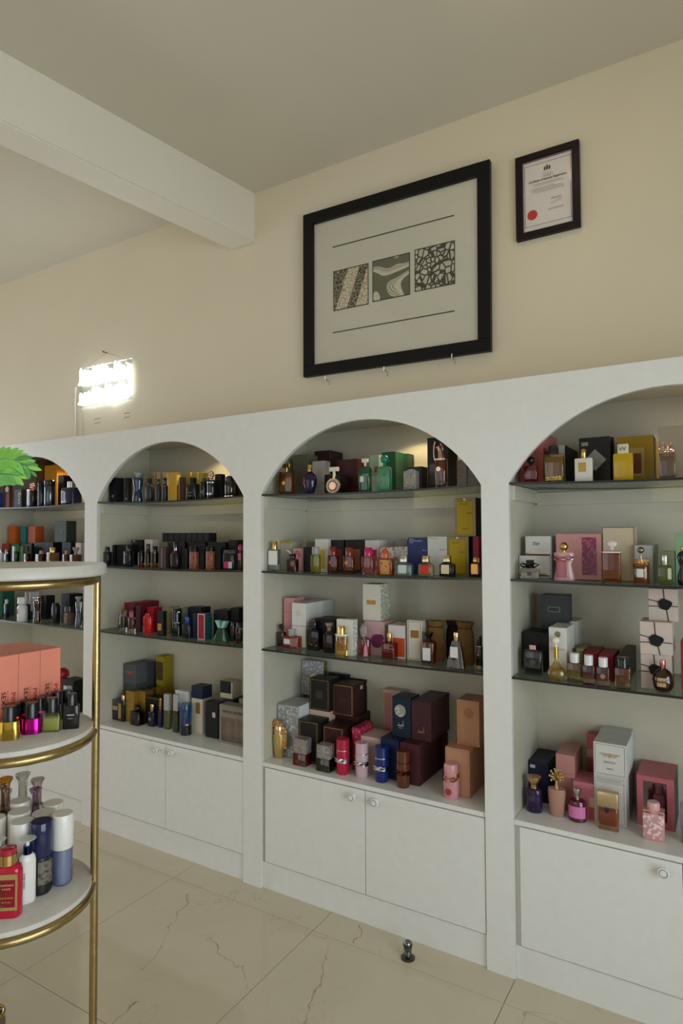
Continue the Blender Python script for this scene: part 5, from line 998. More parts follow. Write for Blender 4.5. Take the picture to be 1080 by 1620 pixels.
('box','perfume_box','box','black carton behind the amber square bottle on third shelf of fourth arch','perfume boxes on third shelf of fourth arch',(1.466,0.2026,1.0391),0,(0.031,0.3079,0.0913),{'c': '26282a'}),
('box','perfume_box','box','lowest white carton with black wax seal on third shelf of fourth arch','perfume boxes on third shelf of fourth arch',(1.5718,0.1278,1.0388),0,(0.0894,0.12,0.1114),{'seal': (0.48,0.56,0.22),'c': 'c9b8b0'}),
('box','perfume_box','box','middle white carton with black wax seal on third shelf of fourth arch','perfume boxes on third shelf of fourth arch',(1.5743,0.1238,1.1506),0,(0.0948,0.12,0.1056),{'seal': (0.5,0.44,0.22),'c': 'ccbcb2'}),
('box','perfume_box','box','top white carton with black wax seal on third shelf of fourth arch','perfume boxes on third shelf of fourth arch',(1.5942,0.1528,1.2565),0,(0.0872,0.1,0.1054),{'seal': (0.56,0.52,0.23),'c': 'cabab0'}),
('bot','perfume_bottle','bottle','wine red round bottle with copper cap and metal plate on third shelf of fourth arch','perfume bottles on third shelf of fourth arch',(1.5941,0.0394,1.0387),0,(0.0655,0.0557,0.1014),{'p': 'ball','c': 'd8a8a0','liq': ('5a1c1a',0.1,0.9),'cap': ('cyl',0.26,'metal','c8867a'),'lab': [(0.3,0.62,0.28,0.64,'foil','c8b08c')],'fb': 0.743,'sq': 'o'}),
('box','perfume_box','box','bright red carton with white script at frame edge on third shelf of fourth arch','perfume boxes on third shelf of fourth arch',(1.6728,0.1394,1.0388),0,(0.0607,0.08,0.1553),{'c': 'a81c3c'}),
('box','perfume_box','box','dark navy carton with white sticker on cabinet top of fourth arch','perfume boxes on cabinet top of fourth arch',(1.1563,0.2772,0.5448),0,(0.0717,0.1585,0.1471),{'panel': [(0.08,0.34,0.83,0.91,'paper','c4bccc')],'c': '252440'}),
('bot','perfume_bottle','bottle','violet black bottle with flared gold cap on cabinet top of fourth arch','perfume bottles on cabinet top of fourth arch',(1.1622,0.1117,0.5448),0,(0.0571,0.0457,0.1234),{'p': 'soft','m': 'gloss','c': '26123a','cap': ('flare',0.9,'metal','c8a47c'),'lab': [(0.25,0.6,0.5,0.72,'paper','4a3a50')],'fb': 0.671,'sq': 'o'}),
('bot','perfume_bottle','bottle','peach frosted bottle with gold tree stopper on cabinet top of fourth arch','perfume bottles on cabinet top of fourth arch',(1.2405,0.1158,0.5448),0,(0.062,0.0434,0.1614),{'p': 'taper','m': 'frost','c': 'cf9c88','cap': ('tree',0.8,'metal','dcc690'),'fb': 0.587,'sq': 'o'}),
('bot','perfume_bottle','bottle','pink round bottle with pink label and silver cap on cabinet top of fourth arch','perfume bottles on cabinet top of fourth arch',(1.3106,0.114,0.5448),0,(0.0593,0.0504,0.1115),{'p': 'soft','c': 'e8b8cc','liq': ('b84a86',0.06,0.92),'cap': ('flare',0.52,'metal','d0cccc'),'lab': [(0.05,0.95,0.2,0.74,'paper','d47cae')],'fb': 0.648,'sq': 'o'}),
('box','perfume_box','box','lower rose gold carton behind the peach bottle on cabinet top of fourth arch','perfume boxes on cabinet top of fourth arch',(1.2607,0.215,0.5448),0,(0.0573,0.09,0.12),{'c': 'b77d74'}),
('box','perfume_box','box','upper rose gold carton behind the peach bottle on cabinet top of fourth arch','perfume boxes on cabinet top of fourth arch',(1.26,0.2387,0.6652),0,(0.0648,0.1474,0.0808),{'lid': [(0.18,'9a645c')],'c': 'bb827a'}),
('box','perfume_box','box','pink patterned carton behind the pink round bottle on cabinet top of fourth arch','perfume boxes on cabinet top of fourth arch',(1.3271,0.1998,0.5448),0,(0.0692,0.12,0.123),{'panel': [(0.75,1,0.35,0.62,'paper','d8a890'),(0.75,1,0.0,0.34,'paper','c05a5e')],'c': 'c8788a'}),
('box','perfume_box','box','tall rose red carton against the back panel on cabinet top of fourth arch','perfume boxes on cabinet top of fourth arch',(1.3353,0.325,0.5448),0,(0.048,0.05,0.2471),{'panel': [(0,1,0.66,0.78,'paper','c89a90'),(0,1,0.3,0.62,'paper','a84850')],'c': 'bd6468'}),
('box','perfume_box','box','lower white square carton with fine lettering on cabinet top of fourth arch','perfume boxes on cabinet top of fourth arch',(1.4136,0.2471,0.5448),0,(0.1022,0.2187,0.1616),{'border': ('aaa49c',0.05,0.012),'lid': [(0.86,'9a948c')],'panel': [(0.12,0.85,0.89,0.905,'paper','a8a29a'),(0.1,0.88,0.92,0.935,'paper','a8a29a')],'side': [(0,1,0,1,'paper','d8dadc')],'c': 'cfcac4'}),  # side panel paler and cooler than the front, daylight put into its colour
('box','perfume_box','box','upper white square carton with winged emblem on cabinet top of fourth arch','perfume boxes on cabinet top of fourth arch',(1.4157,0.2153,0.7068),0,(0.1064,0.1549,0.1119),{'border': ('8e8a80',0.05,0.012),'wings': (0.5,0.63,0.62,'b09a72'),'text': [('BENTLEY',0.5,0.42,0.36,0.1,'9a948c'),('MOMENTUM',0.5,0.22,0.2,0.08,'b0aaa2')],'side': [(0,1,0,1,'paper','dcdee0')],'c': 'd2cfca'}),  # brighter side panel imitates daylight falling on that face
('box','perfume_box','box','upper middle white carton behind the winged emblem on cabinet top of fourth arch','perfume boxes on cabinet top of fourth arch',(1.4132,0.3261,0.7068),0,(0.1064,0.0628,0.1119),{'c': 'd0cecb'}),
('bot','perfume_bottle','bottle','flat amber bottle with wide gold cap and black gem on cabinet top of fourth arch','perfume bottles on cabinet top of fourth arch',(1.4134,0.0948,0.5448),0,(0.0674,0.027,0.1258),{'rad': 0.3,'c': 'f0e0c4','liq': ('b8641c',0.2,0.9),'cap': ('box',1.0,'foil','cbb48c'),'emb': [(0.46,0.86,0.11,'gloss','17171a')],'fb': 0.613,'sq': 'r'}),
('box','display_box','box','rose pink window carton showing a pink bottle inside on cabinet top of fourth arch','perfume boxes on cabinet top of fourth arch',(1.5515,0.2701,0.5448),0,(0.1156,0.1729,0.1697),{'window': (0.17,0.8,0.14,0.9,'8c3c5c','e4a8b4'),'side': [(0,1,0,1,'paper','2a2024')],'inside': ((0.6,0.5,0.85),),'c': 'b8646c'}),
('bot','perfume_bottle','bottle','pink lace printed bottle with pale pink cap on cabinet top of fourth arch','perfume bottles on cabinet top of fourth arch',(1.5527,0.0992,0.5448),0,(0.0625,0.0375,0.1196),{'rad': 0.06,'m': 'lace','c': 'c99a9a','cap': ('knobc',0.62,'satin','d8aaa8'),'band': [(0.0,0.05,'satin','d08a80'),(0.76,0.8,'satin','d08a80')],'bs': 1.005,'fb': 0.709,'sq': 'r'}),
('bot','perfume_bottle','bottle','tall clear glass bottle cut off by the frame edge on cabinet top of fourth arch','perfume bottles on cabinet top of fourth arch',(1.6517,0.1223,0.5448),0,(0.0442,0.0265,0.1441),{'c': 'dfe4e2','liq': ('c8ccca',0.05,0.4),'cap': ('cyl',0.5,'gloss','d8d8d8'),'fb': 0.888,'sq': 'r'}),
('box','perfume_box','box','black carton with small gold emblem on top shelf of second arch','perfume boxes on top shelf of second arch',(-1.067,0.0869,1.7293),0,(0.0538,0.0538,0.1326),{'disc': [(0.55,0.25,0.14,'foil','d4b06a')],'c': '1a1b20'}),
('box','perfume_box','box','narrow black carton with silver dot on top shelf of second arch','perfume boxes on top shelf of second arch',(-0.9575,0.073,1.7253),0,(0.0288,0.0259,0.1306),{'disc': [(0.5,0.14,0.16,'metal','d2d2d0')],'c': '1f2226'}),
('bot','perfume_bottle','bottle','wavy blue glass bottle with clear crown on top shelf of second arch','perfume bottles on top shelf of second arch',(-0.8625,0.055,1.7234),0,(0.0682,0.0546,0.1541),{'p': 'hour','c': 'a8c4d4','liq': ('2c6494',0.06,0.96),'cap': ('flare',0.7,'crystal','d0dce0'),'fb': 0.827,'sq': 'o'}),
('box','perfume_box','box','tall olive clear carton behind the blue bottle on top shelf of second arch','perfume boxes on top shelf of second arch',(-0.902,0.1514,1.724),0,(0.0381,0.0229,0.1626),{'c': '8a8464'}),
('box','perfume_box','box','first beige carton in the beige trio on top shelf of second arch','perfume boxes on top shelf of second arch',(-0.8893,0.195,1.7236),0,(0.0295,0.03,0.1693),{'c': 'c8b088'}),
('box','perfume_box','box','second beige carton in the beige trio on top shelf of second arch','perfume boxes on top shelf of second arch',(-0.8451,0.195,1.7226),0,(0.0286,0.03,0.1678),{'c': 'c8b088'}),
('box','perfume_box','box','third beige carton in the beige trio on top shelf of second arch','perfume boxes on top shelf of second arch',(-0.7994,0.195,1.7219),0,(0.033,0.03,0.1659),{'c': 'c8b088'}),
('bot','perfume_bottle','bottle','matt black bottle beside the blue one on top shelf of second arch','perfume bottles on top shelf of second arch',(-0.7779,0.06,1.7216),0,(0.0456,0.0319,0.1218),{'m': 'satin','c': '14151a','cap': ('cyl',0.55,'gloss','121214'),'fb': 0.703,'sq': 'r'}),
('bot','perfume_bottle','bottle','middle matt black bottle of the trio on top shelf of second arch','perfume bottles on top shelf of second arch',(-0.715,0.06,1.7207),0,(0.0271,0.019,0.1161),{'m': 'satin','c': '15161b','cap': ('cyl',0.6,'gloss','121214'),'fb': 0.72,'sq': 'r'}),
('bot','perfume_bottle','bottle','matt black bottle touching the gold carton on top shelf of second arch','perfume bottles on top shelf of second arch',(-0.6681,0.06,1.7204),0,(0.0284,0.0199,0.1207),{'m': 'satin','c': '14151a','cap': ('cyl',0.7,'gloss','121214'),'band': [(0.62,0.64,'metal','8a8a90')],'fb': 0.679,'sq': 'r'}),
('box','perfume_box','box','bright gold foil carton on top shelf of second arch','perfume boxes on top shelf of second arch',(-0.6147,0.0752,1.7202),0,(0.0558,0.0304,0.1471),{'m': 'foil','side': [(0.1,0.9,0.55,0.9,'paper','d8bc68')],'c': 'c8a23e'}),
('box','perfume_box','box','narrow dark brown carton with gold edges on top shelf of second arch','perfume boxes on top shelf of second arch',(-0.5638,0.0787,1.7203),0,(0.0308,0.0175,0.1194),{'panel': [(0,0.15,0,1,'foil','d4b06a')],'c': '3a2a1c'}),
('box','perfume_box','box','first yellow carton behind the black square bottle on top shelf of second arch','perfume boxes on top shelf of second arch',(-0.5963,0.18,1.7202),0,(0.0336,0.06,0.1519),{'c': 'b09a3c'}),
('box','perfume_box','box','second yellow carton behind the black square bottle on top shelf of second arch','perfume boxes on top shelf of second arch',(-0.5508,0.18,1.7204),0,(0.0397,0.06,0.1492),{'c': 'b09a3c'}),
('box','perfume_box','box','third yellow carton behind the black square bottle on top shelf of second arch','perfume boxes on top shelf of second arch',(-0.5047,0.18,1.7208),0,(0.0348,0.06,0.1464),{'c': 'b09a3c'}),
('bot','perfume_bottle','bottle','black square bottle with square cap before yellow cartons on top shelf of second arch','perfume bottles on top shelf of second arch',(-0.4658,0.055,1.7214),0,(0.0631,0.0379,0.1096),{'m': 'gloss','c': '121318','cap': ('box',0.42,'gloss','101014'),'lab': [(0.2,0.7,0.45,0.5,'satin','5a5c64'),(0.3,0.6,0.25,0.3,'satin','5a5c64')],'fb': 0.701,'sq': 'r'}),
('bot','perfume_bottle','bottle','slim black bottle with grey lettering on top shelf of second arch','perfume bottles on top shelf of second arch',(-0.3963,0.055,1.7222),0,(0.0285,0.0228,0.1021),{'m': 'gloss','c': '15161a','cap': ('cyl',0.8,'gloss','121214'),'lab': [(0.2,0.8,0.3,0.5,'satin','54565c')],'fb': 0.849,'sq': 'r'}),
('bot','perfume_bottle','bottle','black bottle with silver lettering and rose gold top on top shelf of second arch','perfume bottles on top shelf of second arch',(-0.3434,0.05,1.7234),0,(0.0452,0.0362,0.1289),{'m': 'gloss','c': '17171a','cap': ('flower',0.9,'metal','dcae98'),'band': [(0.58,0.62,'metal','b8b8bc')],'lab': [(0.2,0.8,0.2,0.3,'metal','a8a8ac')],'fb': 0.692,'sq': 'o'}),
('box','perfume_box','box','plain black carton,tallest near the post on top shelf of second arch','perfume boxes on top shelf of second arch',(-0.3281,0.0959,1.7237),0,(0.0366,0.0318,0.1204),{'c': '1b191b'}),
('bot','perfume_bottle','bottle','maroon bottle with silver base beside the post on top shelf of second arch','perfume bottles on top shelf of second arch',(-0.2256,0.05,1.7268),0,(0.0553,0.0443,0.0986),{'c': 'b08a8a','liq': ('4a1a1c',0.06,0.97),'cap': ('cyl',0.8,'gloss','2a1616'),'band': [(0.0,0.06,'metal','c8b8b0')],'fb': 0.757,'sq': 'o'}),
('box','perfume_box','box','dark red carton against the post on top shelf of second arch','perfume boxes on top shelf of second arch',(-0.2143,0.11,1.7267),0,(0.0313,0.06,0.1053),{'c': '3a181a'}),
('bot','perfume_bottle','bottle','small black bottle beside the post on second shelf of second arch','perfume bottles on second shelf of second arch',(-1.0951,0.055,1.3862),0,(0.0387,0.031,0.1007),{'m': 'gloss','c': '17191a','cap': ('cyl',0.55,'gloss','121214'),'fb': 0.727,'sq': 'r'}),
('box','perfume_box','box','first black carton next to the small black bottle on second shelf of second arch','perfume boxes on second shelf of second arch',(-1.1046,0.135,1.3862),0,(0.0197,0.07,0.1103),{'c': '1c1d1f'}),
('box','perfume_box','box','second black carton,broad and plain on second shelf of second arch','perfume boxes on second shelf of second arch',(-1.0265,0.13,1.3849),0,(0.076,0.08,0.1131),{'c': '191b1c'}),
('bot','perfume_bottle','bottle','black bottle with faint grey emblem on second shelf of second arch','perfume bottles on second shelf of second arch',(-0.9225,0.05,1.3824),0,(0.0511,0.0307,0.1155),{'m': 'gloss','c': '15181a','cap': ('cyl',0.5,'gloss','121414'),'emb': [(0.5,0.8,0.12,'satin','4a4c4c')],'fb': 0.712,'sq': 'r'}),
('box','perfume_box','box','grey black carton,front half of a taller pair on second shelf of second arch','perfume boxes on second shelf of second arch',(-1.0232,0.1956,1.3845),0,(0.0458,0.05,0.1399),{'panel': [(0.3,0.7,0.9,0.98,'paper','8a8c86')],'c': '343733'}),
('box','perfume_box','box','black carton,second of the taller pair on second shelf of second arch','perfume boxes on second shelf of second arch',(-0.9651,0.185,1.3831),0,(0.04,0.05,0.1411),{'c': '1f1f1c'}),
('bot','perfume_bottle','bottle','low black bottle with orange base on second shelf of second arch','perfume bottles on second shelf of second arch',(-0.8259,0.05,1.3808),0,(0.03,0.024,0.0879),{'liq': ('1a1210',0.3,0.98),'band': [(0.02,0.2,'liquid','b8561c')],'bs': 0.94,'cap': ('plate',0.9,'gloss','141214'),'c': 'e0c8a8','fb': 0.888,'sq': 'r'}),
('bot','perfume_bottle','bottle','slender black bottle with amber base and tall cap on second shelf of second arch','perfume bottles on second shelf of second arch',(-0.7776,0.05,1.3802),0,(0.0256,0.0205,0.1231),{'liq': ('1a1412',0.3,0.98),'band': [(0.02,0.15,'liquid','b07a2c')],'bs': 0.94,'cap': ('cyl',0.85,'gloss','17131a'),'c': 'e0c8a8','fb': 0.67,'sq': 'r'}),
('bot','perfume_bottle','bottle','black bottle with yellow base and silver collar on second shelf of second arch','perfume bottles on second shelf of second arch',(-0.7278,0.05,1.3798),0,(0.0325,0.026,0.1125),{'liq': ('16140f',0.3,0.98),'band': [(0.02,0.15,'liquid','a08a2c'),(0.68,0.72,'metal','c8c8cc')],'bs': 0.94,'cap': ('cyl',0.85,'gloss','151216'),'c': 'e0c8a8','fb': 0.742,'sq': 'r'}),
('box','perfume_box','box','white carton showing above the amber based bottles on second shelf of second arch','perfume boxes on second shelf of second arch',(-0.8861,0.18,1.3819),0,(0.061,0.06,0.1443),{'c': 'cfc2bc'}),
('box','perfume_box','box','purple grey reflective carton on second shelf of second arch','perfume boxes on second shelf of second arch',(-0.6732,0.0671,1.3795),0,(0.0475,0.0343,0.11),{'m': 'gloss','panel': [(0.3,0.5,0.05,0.95,'gloss','7a6a6c')],'c': '4a3a42'}),
('box','perfume_box','box','first long low black carton carrying the upright row on second shelf of second arch','perfume boxes on second shelf of second arch',(-0.6591,0.2,1.3796),0,(0.1226,0.14,0.1316),{'c': '1d1b1a'}),
('box','perfume_box','box','second long low black carton carrying the upright row on second shelf of second arch','perfume boxes on second shelf of second arch',(-0.517,0.2,1.3799),0,(0.1172,0.14,0.1317),{'c': '1d1b1a'}),
('box','perfume_box','box','third long low black carton carrying the upright row on second shelf of second arch','perfume boxes on second shelf of second arch',(-0.3811,0.2,1.3815),0,(0.1121,0.14,0.1307),{'c': '1d1b1a'}),
('box','perfume_box','box','first slim black carton in the upright row on second shelf of second arch','slim black cartons in the upright row',(-0.7733,0.19,1.5127),0,(0.0382,0.06,0.0478),{'c': '222020'}),
('box','perfume_box','box','second slim black carton in the upright row on second shelf of second arch','slim black cartons in the upright row',(-0.7297,0.19,1.5127),0,(0.0377,0.06,0.0475),{'c': '222020'}),
('box','perfume_box','box','third slim black carton in the upright row on second shelf of second arch','slim black cartons in the upright row',(-0.6867,0.19,1.5127),0,(0.0372,0.06,0.0472),{'c': '222020'}),
('box','perfume_box','box','fourth slim black carton in the upright row on second shelf of second arch','slim black cartons in the upright row',(-0.6442,0.19,1.5127),0,(0.0367,0.06,0.047),{'c': '222020'}),
('box','perfume_box','box','fifth slim black carton in the upright row on second shelf of second arch','slim black cartons in the upright row',(-0.6023,0.19,1.5127),0,(0.0363,0.06,0.0467),{'c': '222020'}),
('box','perfume_box','box','sixth slim black carton in the upright row on second shelf of second arch','slim black cartons in the upright row',(-0.5609,0.19,1.5127),0,(0.0358,0.06,0.0465),{'c': '222020'}),
('box','perfume_box','box','seventh slim black carton in the upright row on second shelf of second arch','slim black cartons in the upright row',(-0.5201,0.19,1.5127),0,(0.0353,0.06,0.0462),{'c': '222020'}),
('box','perfume_box','box','eighth slim black carton in the upright row on second shelf of second arch','slim black cartons in the upright row',(-0.4798,0.19,1.5127),0,(0.0349,0.06,0.046),{'c': '222020'}),
('bot','perfume_bottle','bottle','black bottle with pink tinted neck on second shelf of second arch','perfume bottles on second shelf of second arch',(-0.5774,0.05,1.3794),0,(0.0484,0.029,0.1359),{'m': 'gloss','c': '17131a','p': 'shoulder','col': ('a87c88',0.4,0.1),'cap': ('cyl',0.5,'gloss','1a1c26'),'fb': 0.675,'sq': 'r'}),
('box','perfume_box','box','plain black carton beside the pink necked bottle on second shelf of second arch','perfume boxes on second shelf of second arch',(-0.5237,0.0615,1.3796),0,(0.0367,0.013,0.1012),{'c': '1a1a19'}),
('bot','perfume_bottle','bottle','leopard brown bottle nearer the pink necked bottle on second shelf of second arch','perfume bottles on second shelf of second arch',(-0.4538,0.05,1.3802),0,(0.0456,0.0228,0.1124),{'m': 'fleck','c': '8a4a2c','cap': ('box',0.85,'gloss','151414'),'fb': 0.767,'sq': 'r'}),
('box','perfume_box','box','black carton between the two leopard brown bottles on second shelf of second arch','perfume boxes on second shelf of second arch',(-0.4093,0.08,1.3805),0,(0.027,0.05,0.0888),{'c': '16181a'}),
('bot','perfume_bottle','bottle','leopard brown bottle nearer the pink label bottle on second shelf of second arch','perfume bottles on second shelf of second arch',(-0.3472,0.05,1.3815),0,(0.0431,0.0216,0.1134),{'m': 'fleck','c': '8e4c2c','cap': ('box',0.85,'gloss','151414'),'fb': 0.773,'sq': 'r'}),
('box','perfume_box','box','dark teal black carton beside the leopard brown bottle on second shelf of second arch','perfume boxes on second shelf of second arch',(-0.3044,0.085,1.3821),0,(0.0281,0.06,0.1065),{'c': '14191a'}),
('bot','perfume_bottle','bottle','black bottle with pink and white label on second shelf of second arch','perfume bottles on second shelf of second arch',(-0.2202,0.05,1.3841),0,(0.067,0.0335,0.0941),{'m': 'gloss','c': '16171a','rad': 0.1,'cap': ('box',0.95,'crystal','5a5456'),'lab': [(0.12,0.52,0.1,0.5,'paper','c01c5c'),(0.52,0.84,0.1,0.5,'paper','b8bcbc')],'fb': 0.811,'sq': 'r'}),
('bot','perfume_bottle','bottle','pale bottle with magenta ball cap beside the post on second shelf of second arch','perfume bottles on second shelf of second arch',(-0.1603,0.05,1.3851),0,(0.0234,0.0164,0.1198),{'m': 'gloss','c': '3a2024','cap': ('ball',0.95,'gloss','a01c5c'),'lab': [(0.2,0.9,0.55,0.95,'paper','a8686c')],'fb': 0.681,'sq': 'r'}),
('box','perfume_box','box','dark maroon carton behind the magenta ball cap on second shelf of second arch','perfume boxes on second shelf of second arch',(-0.2757,0.17,1.3828),0,(0.0541,0.08,0.14),{'c': '2c1c20'}),
('bot','perfume_bottle','bottle','small black bottle with pale label and gold top on third shelf of second arch','perfume bottles on third shelf of second arch',(-1.0849,0.1623,1.0417),0,(0.0589,0.0412,0.0995),{'m': 'gloss','c': '1c1610','lab': [(0.15,0.6,0.3,0.8,'paper','c8b47c')],'cap': ('tree',0.6,'metal','c0a05c'),'fb': 0.399,'sq': 'r'}),
('bot','perfume_bottle','bottle','clear glass bottle beside the red capped one on third shelf of second arch','perfume bottles on third shelf of second arch',(-0.9409,0.0327,1.0401),0,(0.0361,0.0216,0.1125),{'c': 'e0e2de','liq': ('6a5a58',0.3,0.9),'cap': ('box',0.7,'glass','d8d8d4'),'fb': 0.736,'sq': 'r'}),
('bot','perfume_bottle','bottle','clear glass bottle with crimson cap on third shelf of second arch','perfume bottles on third shelf of second arch',(-0.8585,0.0186,1.0395),0,(0.0354,0.0212,0.1168),{'c': 'e2dedc','liq': ('8a3a3c',0.3,0.9),'cap': ('cyl',0.6,'gloss','a02c44'),'fb': 0.737,'sq': 'r'}),
('box','perfume_box','box','long crimson carton,front of the red row on third shelf of second arch','perfume boxes on third shelf of second arch',(-1.0716,0.2165,1.0416),0,(0.0822,0.066,0.1304),{'c': '8e2038'}),
('box','perfume_box','box','crimson carton,middle of the red row on third shelf of second arch','perfume boxes on third shelf of second arch',(-1.0716,0.2831,1.0416),0,(0.0822,0.066,0.1304),{'c': '861c34'}),
('box','perfume_box','box','crimson carton,end of the red row on third shelf of second arch','perfume boxes on third shelf of second arch',(-1.0696,0.3371,1.0416),0,(0.0822,0.0408,0.1314),{'c': '841c34'}),
('box','perfume_box','box','thin maroon carton behind the crimson cap on third shelf of second arch','perfume boxes on third shelf of second arch',(-0.9806,0.145,1.0405),0,(0.0424,0.06,0.1223),{'c': '54202c'}),
('box','perfume_box','box','dark plum carton beside the red glossy bottle on third shelf of second arch','perfume boxes on third shelf of second arch',(-0.8825,0.0864,1.0397),0,(0.0338,0.0127,0.1384),{'c': '3c2028'}),
('box','perfume_box','box','scarlet carton behind the red glossy bottle on third shelf of second arch','perfume boxes on third shelf of second arch',(-0.8227,0.14,1.0394),0,(0.0475,0.06,0.1291),{'c': 'a4142a'}),
('bot','perfume_bottle','bottle','glossy red rounded bottle on third shelf of second arch','perfume bottles on third shelf of second arch',(-0.7905,0.0661,1.0392),0,(0.0589,0.0294,0.106),{'rad': 0.45,'p': 'soft','m': 'gloss','c': 'c01420','cap': ('knobc',0.5,'gloss','a81420'),'fb': 0.908,'sq': 'r'}),
('box','perfume_box','box','black carton with small gold label on third shelf of second arch','perfume boxes on third shelf of second arch',(-0.6853,0.0617,1.0388),0,(0.043,0.0255,0.1239),{'panel': [(0.1,0.72,0.22,0.5,'foil','c8a450')],'c': '17161a'}),
('box','perfume_box','box','yellow green carton behind the gold label carton on third shelf of second arch','perfume boxes on third shelf of second arch',(-0.696,0.15,1.0388),0,(0.032,0.06,0.1355),{'c': '8a8044'}),
('bot','perfume_bottle','bottle','tall black bottle with silver rings on third shelf of second arch','perfume bottles on third shelf of second arch',(-0.6101,0.0885,1.0387),0,(0.0601,0.042,0.1411),{'m': 'gloss','c': '14161a','cap': ('cyl',0.85,'gloss','121216'),'band': [(0.48,0.5,'metal','a8a8ae'),(0.86,0.88,'metal','a8a8ae')],'fb': 0.498,'sq': 'o'}),
('box','perfume_box','box','sage grey carton beside the blue capped bottle on third shelf of second arch','perfume boxes on third shelf of second arch',(-0.6159,0.16,1.0387),0,(0.0402,0.06,0.1357),{'c': '7e8078'}),
('box','perfume_box','box','wide black carton above the blue capped bottle on third shelf of second arch','perfume boxes on third shelf of second arch',(-0.5357,0.175,1.0389),0,(0.0871,0.07,0.1439),{'c': '181a1f'}),
('bot','perfume_bottle','bottle','black bottle with bright blue cap on third shelf of second arch','perfume bottles on third shelf of second arch',(-0.5177,0.0726,1.0389),0,(0.0511,0.0307,0.1046),{'m': 'gloss','c': '141a1e','cap': ('cyl',0.45,'gloss','1c3c8c'),'fb': 0.658,'sq': 'r'}),
('box','perfume_box','box','slim navy carton beside the red fronted carton on third shelf of second arch','perfume boxes on third shelf of second arch',(-0.4743,0.1,1.039),0,(0.0254,0.05,0.124),{'c': '1b2438'}),
('box','perfume_box','box','red fronted carton with white edge and teal side on third shelf of second arch','perfume boxes on third shelf of second arch',(-0.4193,0.0891,1.0392),0,(0.0478,0.0488,0.1252),{'border': ('e0dcdc',0.0,0.1),'side': [(0,1,0,1,'paper','1f4a4c')],'c': 'a01830'}),
('box','perfume_box','box','long black carton behind the teal bottle on third shelf of second arch','perfume boxes on third shelf of second arch',(-0.3453,0.16,1.0398),0,(0.0898,0.08,0.1386),{'c': '17181a'}),
('box','perfume_box','box','black carton in the post corner on third shelf of second arch','perfume boxes on third shelf of second arch',(-0.2736,0.18,1.0402),0,(0.052,0.08,0.1522),{'c': '18181a'}),
('bot','perfume_bottle','bottle','sea green trapezoid bottle with forked teal cap on third shelf of second arch','perfume bottles on third shelf of second arch',(-0.3063,0.088,1.0401),0,(0.0838,0.0377,0.0962),{'p': 'cone','c': 'b8e4d4','liq': ('2c9070',0.05,0.95),'cap': ('vee',0.8,'satin','8cc4b8'),'fb': 0.646,'sq': 'r'}),
('bot','perfume_bottle','bottle','smoky glass bottle with black cap,nearer the teal bottle on third shelf of second arch','perfume bottles on third shelf of second arch',(-0.2398,0.0905,1.0404),0,(0.0225,0.0157,0.0958),{'c': 'b8b2a4','liq': ('3a3428',0.1,0.9),'cap': ('cyl',0.9,'gloss','141414'),'fb': 0.782,'sq': 'r'}),
('bot','perfume_bottle','bottle','smoky glass bottle with black cap,nearer the post on third shelf of second arch','perfume bottles on third shelf of second arch',(-0.1833,0.0698,1.041),0,(0.0305,0.0213,0.0972),{'c': 'c8c2b0','liq': ('4a4434',0.1,0.8),'cap': ('cyl',0.9,'gloss','161414'),'fb': 0.743,'sq': 'r'}),
('bot','perfume_bottle','bottle','midnight blue bottle with gunmetal cap and gold collar on cabinet top of second arch','perfume bottles on cabinet top of second arch',(-1.0874,0.1237,0.5448),0,(0.056,0.0336,0.1099),{'c': 'b0bccc','liq': ('142c50',0.12,0.8),'cap': ('box',0.95,'metal','6a666a'),'lab': [(0.1,0.8,0.7,0.98,'foil','c8b480')],'fb': 0.703,'sq': 'r'}),
('bot','perfume_bottle','bottle','tall black bottle with gold label and copper cap on cabinet top of second arch','perfume bottles on cabinet top of second arch',(-1.039,0.1213,0.5448),0,(0.0471,0.0377,0.1387),{'m': 'gloss','c': '161214','cap': ('cyl',0.5,'metal','cf9a84'),'lab': [(0.1,0.55,0.12,0.85,'foil','c0a468')],'fb': 0.805,'sq': 'r'}),
('bot','perfume_bottle','bottle','brown square bottle with black ball cap on cabinet top of second arch','perfume bottles on cabinet top of second arch',(-0.9178,0.112,0.5448),0,(0.0647,0.0453,0.1043),{'c': 'c8b090','liq': ('4a2c14',0.05,0.96),'wall': 0.93,'cap': ('ball',0.6,'gloss','15151a'),'rad': 0.06,'fb': 0.682,'sq': 'r'}),
('box','perfume_box','box','lower grey carton under the red winged one on cabinet top of second arch','perfume boxes on cabinet top of second arch',(-1.0553,0.2156,0.5448),0,(0.0989,0.0792,0.1869),{'lid': [(0.55,'1c1c1c')],'c': '4a4b4a'}),
('box','perfume_box','box','upper grey carton with red winged emblem on cabinet top of second arch','perfume boxes on cabinet top of second arch',(-1.0566,0.2156,0.7321),0,(0.099,0.0793,0.1043),{'wings': (0.45,0.56,0.8,'b0564c'),'c': '58595a'}),
('box','perfume_box','box','rear grey carton behind the winged one on cabinet top of second arch','perfume boxes on cabinet top of second arch',(-1.0556,0.2859,0.7321),0,(0.099,0.06,0.1043),{'c': '46484a'}),
('box','perfume_box','box','rear lower grey carton supporting its twin on cabinet top of second arch','perfume boxes on cabinet top of second arch',(-1.0543,0.2858,0.5448),0,(0.0989,0.06,0.1869),{'c': '46484a'}),
('box','perfume_box','box','front gold foil carton of the gold row on cabinet top of second arch','perfume boxes on cabinet top of second arch',(-0.9831,0.1452,0.5448),0,(0.0648,0.0604,0.166),{'m': 'foil','c': 'a88a3c'}),
('box','perfume_box','box','second gold foil carton of the gold row on cabinet top of second arch','perfume boxes on cabinet top of second arch',(-0.9249,0.1752,0.5448),0,(0.05,0.0604,0.1663),{'c': 'a0843a','m': 'foil'}),
